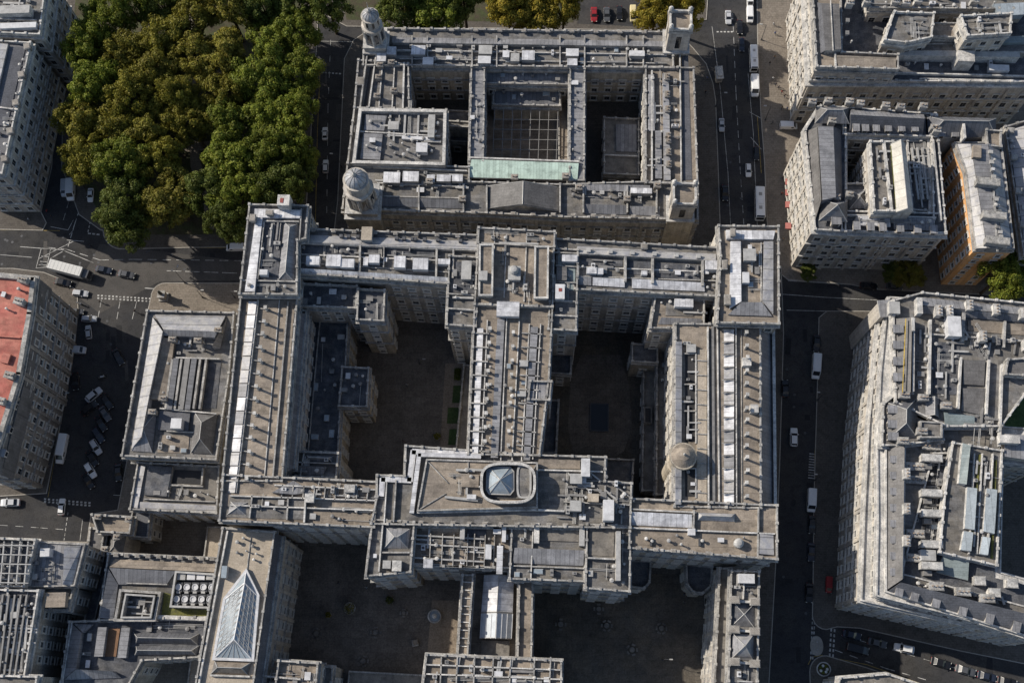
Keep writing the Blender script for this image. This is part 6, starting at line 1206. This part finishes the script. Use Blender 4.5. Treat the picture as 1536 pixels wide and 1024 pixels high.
V('saloon','parked_car','car',1509,1022,1,.24,'paint_black','black car last in the sunlit row, at the bottom right corner',GE,4.7)
V('saloon','parked_car','car',1302,430,1,.08,'paint_black','black car in the cross street below the mansard building, left of a grey one',None,4.6)
V('saloon','parked_car','car',1340,431,1,.08,'paint_grey','grey car in the cross street beside the autumn tree',None,4.6)
V('van','parked_van','van',1412,240,.1,1,'paint_silver','silver van in the alley left of the orange building',None,5.2,9.1) if False else None

# ================================================================ people
def body_mesh(pose, coat, legs_m, hair):
    nodes = {'pelvis':((0,0,.95),.15),'waist':((0,0,1.12),.135),'chest':((.02,0,1.35),.165),'neck':((.03,0,1.52),.06),'head':((.05,0,1.64),.085),'crown':((.04,0,1.74),.075)}
    s_ = pose
    for sd, k in ((1,'l'),(-1,'r')):
        f = s_*sd
        nodes.update({'hip'+k:((0,.1*sd,.9),.11),'knee'+k:((.22*f+.03,.1*sd,.5),.075),'ankle'+k:((.30*f-.06,.1*sd,.1),.05),'toe'+k:((.30*f+.12,.11*sd,.05),.045),
                      'sho'+k:((.01,.2*sd,1.43),.075),'elb'+k:((-.16*f,.26*sd,1.16),.052),'wri'+k:((-.2*f+.1,.25*sd,.92),.038),'hand'+k:((-.2*f+.14,.25*sd,.82),.042)})
    E = [('pelvis','waist'),('waist','chest'),('chest','neck'),('neck','head'),('head','crown')]
    for k in 'lr': E += [('pelvis','hip'+k),('hip'+k,'knee'+k),('knee'+k,'ankle'+k),('ankle'+k,'toe'+k),('chest','sho'+k),('sho'+k,'elb'+k),('elb'+k,'wri'+k),('wri'+k,'hand'+k)]
    names = list(nodes); me = bpy.data.meshes.new('body'); me.from_pydata([nodes[n][0] for n in names], [(names.index(a), names.index(b_)) for a, b_ in E], [])
    o = bpy.data.objects.new('tmp', me); COL.objects.link(o); o.modifiers.new('s', 'SKIN')
    for i, n in enumerate(names): sv = me.skin_vertices[0].data[i]; sv.radius = (nodes[n][1],)*2; sv.use_root = (n == 'pelvis')
    sb = o.modifiers.new('d', 'SUBSURF'); sb.levels = 1; sb.render_levels = 1
    dg = bpy.context.evaluated_depsgraph_get(); res = bpy.data.meshes.new_from_object(o.evaluated_get(dg)); bpy.data.objects.remove(o)
    res.materials.clear()
    for m in (coat, legs_m, 'skin', 'cloth_black'): res.materials.append(MATS[m])
    for p in res.polygons:
        c = p.center; p.material_index = 3 if c.z < .13 else 1 if c.z < .92 and abs(c.y) < .22 else 2 if (c.z > 1.5 or c.z < .88) else 0
        p.use_smooth = True
    hg = G(); hg.lathe(Vector((.03,0,0)), [(.10,1.62),(.115,1.70),(.10,1.78),(.05,1.82)], hair, 12)
    return res, hg.mesh('hair')
PEOPLE = [body_mesh(1,'cloth_black','cloth_jeans','hair_dark'), body_mesh(-1,'cloth_navy','cloth_black','hair_dark'), body_mesh(1,'cloth_blue','cloth_grey','hair_dark'), body_mesh(-1,'cloth_tan','cloth_jeans','hair_dark'), body_mesh(1,'cloth_white','cloth_jeans','hair_dark'), body_mesh(-1,'cloth_red','cloth_black','hair_dark'), body_mesh(1,'cloth_grey','cloth_black','hair_dark')]
def person(px, py, i, rz, label, group=None, z=.14):
    t = thing('person', label, 'person', P(px, py, z), rz, group)
    link('body', PEOPLE[i][0], t); link('hair', PEOPLE[i][1], t)
GP = 'walkers on the sunny right pavement'
for a in ((1154,97,0,1.5,'person in a black jacket walking on the sunny pavement, farthest up the group'),(1161,88,3,1.6,'person in a tan coat on the sunny pavement above the black jacket'),(1163,129,1,-1.5,'person in navy leading the cluster in front of the white office'),(1167,133,6,-1.4,'person in grey beside the navy walker in front of the white office'),(1172,140,5,-1.6,'person in a red jacket at the foot of the white facade'),(1176,146,0,1.5,'person in black below the red jacket near the white facade'),(1162,52,2,1.5,'person in blue close to the white facade near the top'),(1160,38,4,-1.5,'person in a white top near the top of the sunny pavement'),(1159,120,4,1.2,'person in a white top left of the navy walker'),(1172,164,3,1.6,'person in tan walking near the white office corner')): person(*a, GP)
for a in ((1060,119,2,.6,'person in blue on the pavement corner below the square tower',None),(1058,140,0,1.5,'person in black in the shade below the square tower',None),(1158,186,6,0,'person in grey waiting by the crossing near the alley van',None),(72,318,5,.3,'person in red by the street corner left of the park',None),(79,326,0,.2,'person in black beside the red jacket left of the park',None),(44,330,4,0,'person in a white top on the pavement at the left edge',None),(137,370,1,.4,'person in navy crossing the road at the left junction',None,0),(152,454,0,2.0,'person in black beside the dotted crossing of the square',None,0),(204,468,0,2.2,'person in black near the corner of the stone office',None),(611,578,4,1.0,'person in a white top in the left courtyard',None),(605,662,0,.5,'person in black at the foot of the left courtyard',None),(508,874,0,2,'person in black near the top of the lower left courtyard',None),(550,881,4,1,'person in a white top in the lower left courtyard',None),(1026,890,0,1,'person in black by the bay window, upper of a pair',None),(1026,903,6,1,'person in grey by the bay window, lower of a pair',None),(1180,165,2,1.4,'person in blue by the corner of the white office',None),(1173,268,0,1.5,'person in black on the pavement beside the mansard building, upper',None),(1172,292,5,1.5,'person in red on the pavement beside the awnings',None),(1174,360,3,-1.5,'person in tan on the pavement beside the mansard building, lower',None)): person(*a)

# ================================================================ street furniture
def lamp_post(px, py, label, h=8.0, z=.14, ang=0, group=None):
    t = thing('street_lamp', label, 'street lamp', P(px, py, z), ang, group); c = Vector((0,0,0))
    link('base', G().lathe(c, [(.22,0),(.22,.5),(.14,.7),(.1,1.2)], 'metal_dark', 10).mesh('base'), t); link('pole', G().tube((0,0,1.1),(0,0,h),.09,.06,'metal_dark',8).mesh('pole'), t)
    link('arm', G().tube((0,0,h-.1),(1.3,0,h+.25),.05,.04,'metal_dark',6).mesh('arm'), t); link('lamp_head', G().box(Vector((1.5,0,0)), .8,.3,h+.18,h+.34,0,'metal_light').box(Vector((1.5,0,0)), .6,.22,h+.12,h+.18,0,'lamp_glass').mesh('lamp_head'), t)
for a in ((277,424,'tall dark street lamp on the kerb of the pale rounded pavement',9,.14,1.2),(304,446,'street lamp in the middle of the pale rounded pavement',6,.14,0),(352,446,'street lamp at the right end of the pale rounded pavement beside the pavilion',5,.14,0),(470,100,'street lamp on the park pavement at the upper end of the tree-lined road',8,.14,0),(470,190,'street lamp on the park pavement halfway down the tree-lined road',8,.14,0),(512,250,'street lamp across the road from the park, near the lower domed tower',8,.14,3.1),(1142,60,'street lamp on the sunny right pavement near the top',8,.14,3.1),(1148,180,'street lamp on the sunny right pavement opposite the alley',8,.14,3.1),(1074,160,'street lamp at the kerb beside the domed building',8,.14,0),(1226,600,'street lamp at the kerb of the shaded right road, upper one',8,.14,3.1),(1222,720,'street lamp at the kerb of the shaded right road, lower one',8,.14,3.1),(110,600,'street lamp in front of the red-roofed building',8,.14,0),(994,989,'lamp standard in the lower right courtyard',5,.16,0),(630,546,'lamp standard in the left courtyard',5,.16,0)): lamp_post(*a)
t = thing('statue', 'dark bronze statue on a stone plinth standing on the pale rounded pavement', 'statue', P(246,446,.13)); link('plinth', G().box(Vector(), 2.4,2.4,0,.5,0,'coping').box(Vector(), 1.7,1.7,.5,2.6,0,'stone').box(Vector(), 2.0,2.0,2.6,2.9,0,'coping').mesh('plinth'), t)
sm = bpy.data.meshes.new_from_object(link('figure', PEOPLE[0][0]), depsgraph=None) if False else PEOPLE[0][0].copy(); sm.materials.clear(); sm.materials.append(MATS['bronze']); sm.transform(Matrix.Translation((0,0,2.9)) @ Matrix.Scale(1.35,4))
for p in sm.polygons: p.material_index = 0
link('figure', sm, t); link('cloak', G().lathe(Vector((-.08,0,0)), [(.42,3.0),(.4,4.0),(.3,4.8),(.14,5.15)], 'bronze', 12).mesh('cloak'), t)
t = thing('street_kiosk', 'small stone kiosk with a flat cap on the sunlit pavement by the upper right road', 'kiosk', P(1077,116,.13), .1); link('wall', G().box(Vector(), 1.6,3.4,0,2.6,0,'stone_white').mesh('wall'), t); link('roof', G().box(Vector(), 2.1,3.9,2.6,2.8,0,'coping_light').box(Vector(), 1.2,2.6,2.8,3.3,0,'coping_light').mesh('roof'), t); link('door', G().box(Vector((.82,0,0)), .05,.9,.1,2.1,0,'metal_dark').mesh('door'), t); link('shutter', G().box(Vector((0,-1.72,0)), 1.1,.05,.9,2.0,0,'metal_grey').mesh('shutter'), t)
t = thing('traffic_island', 'small pale traffic island in the road mouth at the lower right', 'traffic island', P(1225,968,0)); link('kerb', G().lathe(Vector(), [(1.6,0),(1.6,.14),(1.45,.16)], 'kerb', 20, 1, 1.5).mesh('kerb'), t)
for dy in (-.9, .9): link('bollard', G().lathe(Vector((0,dy,0)), [(.14,.15),(.14,.95),(.05,1.05)], 'metal_white', 10).mesh('bollard'), t)
def fountain(px, py): 
    t = thing('round_planter', 'round stone planter on the corner pavement at the bottom right', 'planter', P(px,py,.13)); link('rim', G().lathe(Vector(), [(1.7,0),(1.75,.6),(1.5,.62),(1.45,.4)], 'coping_light', 24).mesh('rim'), t); link('soil', G().lathe(Vector(), [(1.46,.3),(1.46,.45)], 'soil', 20).mesh('soil'), t)
    for i in range(7):
        a = i*.9; link('flower_clump', G().lathe(Vector((math.cos(a)*.8,math.sin(a)*.8,0)), [(.3,.44),(.38,.62),(.25,.85),(.06,.92)], 'leaf_green' if i % 2 else 'cloth_white', 8).mesh('flower_clump'), t)
fountain(1235,1003)
def picnic(px, py, label, seats, r=1.0, m='roof_concrete', rz=0):
    t = thing('round_table', label, 'picnic table', P(px,py,.16), rz, 'round tables in the lower courtyards')
    link('tabletop', G().lathe(Vector(), [(r*.62,.68),(r*.66,.72),(r*.66,.76)], m, 20).mesh('tabletop'), t); link('pedestal', G().lathe(Vector(), [(.4,0),(.12,.12),(.1,.68)], 'metal_dark', 10).mesh('pedestal'), t)
    for i in range(seats):
        a = 2*math.pi*i/seats; q = Vector((math.cos(a), math.sin(a), 0))*r*1.2
        link('seat', G().box(q, .45,.9,.38,.46,a,m).box(q*.93, .5,.1,.1,.38,a,'metal_dark').mesh('seat'), t)
for a in ((475,950,'dim round table nearest the left range of the lower left courtyard',5),(564,948,'pale round table with seats in the middle of the lower left courtyard',4),(545,991,'dark round table just above the flat block at the bottom of the lower left courtyard',5),(606,919,'small round table right of the two dark planters, lower left courtyard',4,.7),(841,936,'round table nearest the central spine in the lower right courtyard',4),(910,938,'round table in the middle of the lower right courtyard with a splay of seats',6),(992,942,'pale round table with six seats, farthest right in the lower right courtyard',6),(948,974,'round table lowest in the lower right courtyard, with a thick pale rim',5),(898,913,'dim round table highest in the lower right courtyard',4,.9)): picnic(*a)
def tub(px, py, label, m, leafm, r=1.2):
    t = thing('shrub_tub', label, 'planter', P(px,py,.16), 0, 'tubs in the lower left courtyard'); link('tub', G().lathe(Vector(), [(r*.8,0),(r,.7),(r*.9,.72),(r*.86,.55)], m, 18).mesh('tub'), t)
    rr = random.Random(px); g = G()
    for i in range(260):
        u = Vector((rr.gauss(0,1), rr.gauss(0,1), abs(rr.gauss(0,1)))).normalized()*r*rr.uniform(.5,1.0); c = Vector((0,0,.8))+u; n = Vector((rr.gauss(0,1),rr.gauss(0,1),rr.gauss(0,1))).normalized()*.16; k = n.orthogonal().normalized()*.12
        g.put([c-n, c+k, c+n, c-k], [[0,1,2,3]], leafm)
    link('shrub', g.mesh('shrub'), t)
tub(525,912,'round tub with a brown shrub in the lower left courtyard, the larger one','coping','leaf_brown',1.5); tub(585,900,'dark round tub near the upper middle of the lower left courtyard','stone_grey','leaf_dark',1.1); tub(493,922,'small tub with an ochre shrub left of the larger brown one','coping','leaf_yellow',.8); tub(656,655,'round bush in a tub at the garden end of the left courtyard','coping','leaf_olive',1.0)
t = thing('round_fountain', 'bright round stone basin in the sun patch of the lower left courtyard', 'fountain', P(652,924,.16)); link('basin', G().lathe(Vector(), [(1.5,0),(1.7,.9),(1.4,.95),(1.3,.6)], 'coping_light', 24).mesh('basin'), t); link('water', G().lathe(Vector(), [(1.3,.5),(1.3,.66)], 'skylight_glass', 20).mesh('water'), t); link('pedestal', G().lathe(Vector(), [(.35,.6),(.25,1.5),(.6,1.7),(.6,1.8),(.1,2.1)], 'coping_light', 14).mesh('pedestal'), t)
t = thing('crate_stack', 'square pale crate stack at the foot of the lower left courtyard sun patch', 'crates', P(623,964,.16), .2); link('crate', G().box(Vector(),1.5,1.5,0,.9,0,'coping').mesh('crate'), t); link('crate', G().box(Vector((.1,.1,0)),1.1,1.1,.9,1.5,.3,'roof_tan').mesh('crate'), t)
for px, py, lb in ((686,562,'clipped hedge box at the head of the garden strip in the left courtyard'),(702,590,'clipped hedge beside the upper lawn of the left courtyard'),(699,624,'clipped hedge beside the middle lawn of the left courtyard'),(697,655,'clipped hedge beside the lowest lawn of the left courtyard')):
    rr = random.Random(py); g = G()
    for i in range(500):
        c = Vector((rr.uniform(-.8,.8), rr.uniform(-1.6,1.6), rr.uniform(.1,1.1))); n = Vector((rr.gauss(0,1),rr.gauss(0,1),rr.gauss(0,1))).normalized()*.16; k = n.orthogonal().normalized()*.12; g.put([c-n,c+k,c+n,c-k],[[0,1,2,3]],'leaf_dark')
    o = link('hedge', g.mesh('hedge')); o.location = P(px,py,.16); tag(o, lb, 'hedge')

# ================================================================ trees
def crown_mesh(seed, R_, Hc, n_cl, n_leaf, leafm, leaf=.265):
    r = random.Random(seed); g = G()
    cl = []
    ph = [r.uniform(0, 6.28) for _ in range(4)]
    for i in range(n_cl):
        for _ in range(20):
            u = Vector((r.gauss(0,1), r.gauss(0,1), r.gauss(.35,.8))); u.normalize()
            if u.z < -.35: continue
            az = math.atan2(u.y, u.x); lobe = 1+.16*math.sin(2*az+ph[0])+.13*math.sin(3*az+ph[1])+.10*math.sin(5*az+ph[2])
            rad = R_*lobe*r.uniform(.45,.98); c = Vector((u.x*rad, u.y*rad, u.z*Hc*.5*r.uniform(.55,1.15)))
            if all((c-o).length > R_*.17 for o, _ in cl): break
        cl.append((c, R_*r.uniform(.13,.30)))
    for c, cr in cl:
        for j in range(int(n_leaf*(cr/(R_*.28))**2)):
            u = Vector((r.gauss(0,1), r.gauss(0,1), r.gauss(.25,1))); u.normalize()
            p = c+u*cr*(r.random()**.35)*Vector((1,1,.85)).length/1.7
            s_ = leaf*r.uniform(.6,1.3)
            nn = (u*1.1+Vector((r.gauss(0,.6), r.gauss(0,.6), r.gauss(.2,.6)))).normalized()
            a = nn.orthogonal().normalized(); a = (Matrix.Rotation(r.uniform(0,6.28), 3, nn) @ a); b_ = nn.cross(a)
            g.v += [p-a*s_, p-b_*s_*.55, p+a*s_, p+b_*s_*.55]; k = len(g.v); g.f.append([k-4,k-3,k-2,k-1]); g.m.append(leafm)
    return g.mesh('crown'), cl
def trunk_mesh(cl, h, r0):
    g = G(); top = Vector((0,0,h*.55)); g.tube((0,0,-.2), top, r0, r0*.7, 'bark', 9)
    for c, cr in cl[::3]:
        e = Vector((0,0,h))+c*.8; mid = top.lerp(e, .5)+Vector((0,0,.4)); g.tube(top-Vector((0,0,.3)), mid, r0*.42, r0*.25, 'bark', 6); g.tube(mid, e, r0*.25, r0*.08, 'bark', 5)
    return g.mesh('trunk')
TREE = {}
for col in ('green','dark','olive','brown','yellow'):
    for v in range(3 if col in ('green','olive') else 2):
        cm, cl = crown_mesh(hash(col) % 1 + v*17+len(col)*5+ord(col[0]), 6.0, 9.5, 66, 340, 'leaf_'+col); TREE[col, v] = (cm, trunk_mesh(cl, 11.5, .45))
def tree(px, py, rpx, col, v, label, group=None, h=11.5):
    """px, py: middle of the crown in the picture; crown middle h metres up"""
    h = 15.5 if group else h; s_ = rpx/36.0*(1.22 if group else 1.1); hh = h*(.55+.45*s_) if s_ < 1 else h
    c = P(px, py, hh); k = hh/11.5; t = thing('plane_tree' if group else 'street_tree', label, 'tree', (c.x, c.y, .1), (px*7.3) % 6.28, group); q = random.Random(px*31+py); t.scale = (s_*q.uniform(.9,1.15), s_*q.uniform(.9,1.15), k*q.uniform(.92,1.12))
    cm, tm = TREE[col, v % len([1 for a in TREE if a[0] == col])]
    o = link('crown', cm, t); o.location = (0,0,11.5); link('trunk', tm, t)
GT = 'trees of the park'
T = [(152,36,32,'green','green tree nearest the corner office at the park\'s upper left'),(200,14,33,'green','bright green tree at the top edge, second from the park\'s left corner'),(243,6,30,'dark','dark tree cut by the top edge left of the olive pair'),(292,34,36,'olive','olive tree near the top edge, left of the brownish crown'),(346,18,36,'brown','brownish tree at the top edge of the park'),(398,14,32,'dark','dark green tree at the top edge, right of the brownish crown'),(442,12,32,'dark','dark tree at the park\'s top right corner'),
(246,62,32,'olive','olive crown behind the left end of the second row'),(130,78,28,'green','green tree bulging over the west street in the second row'),(184,88,33,'olive','olive tree second from the west side, second row'),(234,112,32,'brown','brown-tinged tree in the left half of the third row'),(292,88,32,'brown','brownish crown in the centre of the second row'),(342,86,37,'brown','largest brownish-orange crown in the upper middle of the park'),(410,74,37,'green','big green crown near the upper right of the park'),(448,48,32,'green','green tree near the top of the tree-lined road'),
(148,132,32,'green','green tree on the west side, third row from the top'),(200,152,34,'olive','olive tree in the left middle of the park'),(266,150,29,'olive','small olive crown in the very middle of the park'),(340,142,33,'olive','olive crown right of the small central one'),(396,126,35,'green','green crown in the right middle of the park'),(446,112,32,'green','green tree over the east pavement, third from the top'),
(124,182,29,'brown','russet tree leaning over the west street'),(174,196,33,'olive','olive tree right of the russet one on the west side'),(230,198,37,'olive','broad olive tree left of the dark gap'),(284,182,30,'olive','olive crown directly above the dark gap in the park'),(346,192,35,'green','green tree right of the dark gap'),(402,180,35,'green','green tree in the fourth row on the right'),(444,172,30,'green','green tree over the east pavement beside the upper white car'),
(130,234,32,'olive','yellowish green tree on the west side above the waiting cars'),(190,248,35,'green','green tree in the lower left of the park'),(242,244,30,'olive','small olive tree left of the lower gap'),(350,242,37,'green','large green tree right of the lower gap'),(412,226,35,'green','green tree in the lower right of the park'),(442,226,29,'green','green tree over the east pavement beside the lower white car'),
(190,302,40,'dark','large dark tree at the park\'s lower left corner'),(258,296,39,'brown','golden brown tree on the park\'s lower edge'),(312,288,31,'dark','dark shaded tree in the middle of the lower edge'),(360,290,36,'green','green tree on the lower edge left of the pavilion'),(408,274,34,'dark','dark green tree on the lower edge near the pavilion'),(186,334,30,'dark','low dark tree on the rounded corner by the junction'),(342,332,29,'dark','dark tree beside the white van on the lower street'),(436,270,27,'dark','dark tree at the lower end of the tree-lined road')]
for i, (x, y, r_, c_, l) in enumerate(T): tree(x, y, r_, c_, i, l, GT)
GU = 'trees along the top edge'
for i, (x, y, r_, c_, l) in enumerate([(492,6,32,'dark','dark tree at the top edge left of the domed tower'),(604,10,34,'dark','dark tree at the top edge just right of the domed tower'),(652,16,34,'green','green tree behind the roof at the top edge'),(696,2,28,'dark','dark tree at the top edge left of the yellow pair'),(764,16,30,'yellow','yellow tree at the top edge, left of the pair'),(806,20,36,'yellow','largest yellow tree at the top edge, in the middle'),(846,12,26,'yellow','small yellow tree left of the red car'),(984,18,32,'yellow','yellow tree left of the square tower'),(1026,10,28,'yellow','yellow tree hidden behind the square tower')]): tree(x, y, r_, c_, i, l, GU)
tree(1212,407,13,'dark',0,'small round dark bush at the corner of the mansard building',None,3.2)
tree(1362,410,24,'brown',1,'thin autumn tree on the pavement below the mansard building',None,8)
tree(1340,404,18,'dark',1,'dark sparse tree left of the autumn one below the mansard building',None,7)
tree(1500,414,38,'green',1,'big green tree at the foot of the orange building',None,14); tree(1532,418,28,'green',2,'green tree at the right edge beside the bigger one',None,12)
tree(1313,155,11,'yellow',0,'small yellow tree in the narrow alley, left of two',None,8); tree(1370,154,10,'olive',1,'small olive tree in the narrow alley, right of two',None,8)
# ================================================================ write the buildings
for b in BUILDINGS: b.emit()
bpy.context.view_layer.update()
dg = bpy.context.evaluated_depsgraph_get()
for b in BUILDINGS: b.emit_windows(dg)
# ================================================================ camera
cd = bpy.data.cameras.new('camera'); cam = bpy.data.objects.new('camera', cd); COL.objects.link(cam)
cd.sensor_width = 36; cd.lens = F/1536*36; cd.clip_end = 6000; cd.clip_start = 1
M = Matrix((tuple(Xc)+(0,), tuple(Yc)+(0,), tuple(Zc)+(H,), (0,0,0,1)))
cam.matrix_world = M; sc.camera = cam
# ================================================================ light
SUN_EL, SUN_DIR = R(34), Vector((.945,-.36)).normalized()    # direction the light travels over the ground
sd = bpy.data.lights.new('sun', 'SUN'); sd.energy = 4.9; sd.angle = R(.5); sd.color = (1, .92, .80)
so = bpy.data.objects.new('sun', sd); COL.objects.link(so)
d = Vector((SUN_DIR.x*math.cos(SUN_EL), SUN_DIR.y*math.cos(SUN_EL), -math.sin(SUN_EL)))
so.rotation_euler = d.to_track_quat('-Z', 'Y').to_euler(); so.location = (-300, 100, 300)
w = bpy.data.worlds.new('World'); sc.world = w; w.use_nodes = True; nt = w.node_tree
sk = nt.nodes.new('ShaderNodeTexSky'); sk.sky_type = 'NISHITA'; sk.sun_disc = False; sk.sun_elevation = SUN_EL
sk.sun_rotation = math.atan2(-SUN_DIR.x, -SUN_DIR.y)
nt.links.new(sk.outputs[0], nt.nodes['Background'].inputs[0]); nt.nodes['Background'].inputs[1].default_value = .108
sc.view_settings.view_transform = 'Standard'; sc.view_settings.look = 'None'; sc.view_settings.exposure = .27; sc.view_settings.gamma = 1
sc.cycles.max_bounces = 6; sc.cycles.diffuse_bounces = 3; sc.cycles.glossy_bounces = 2
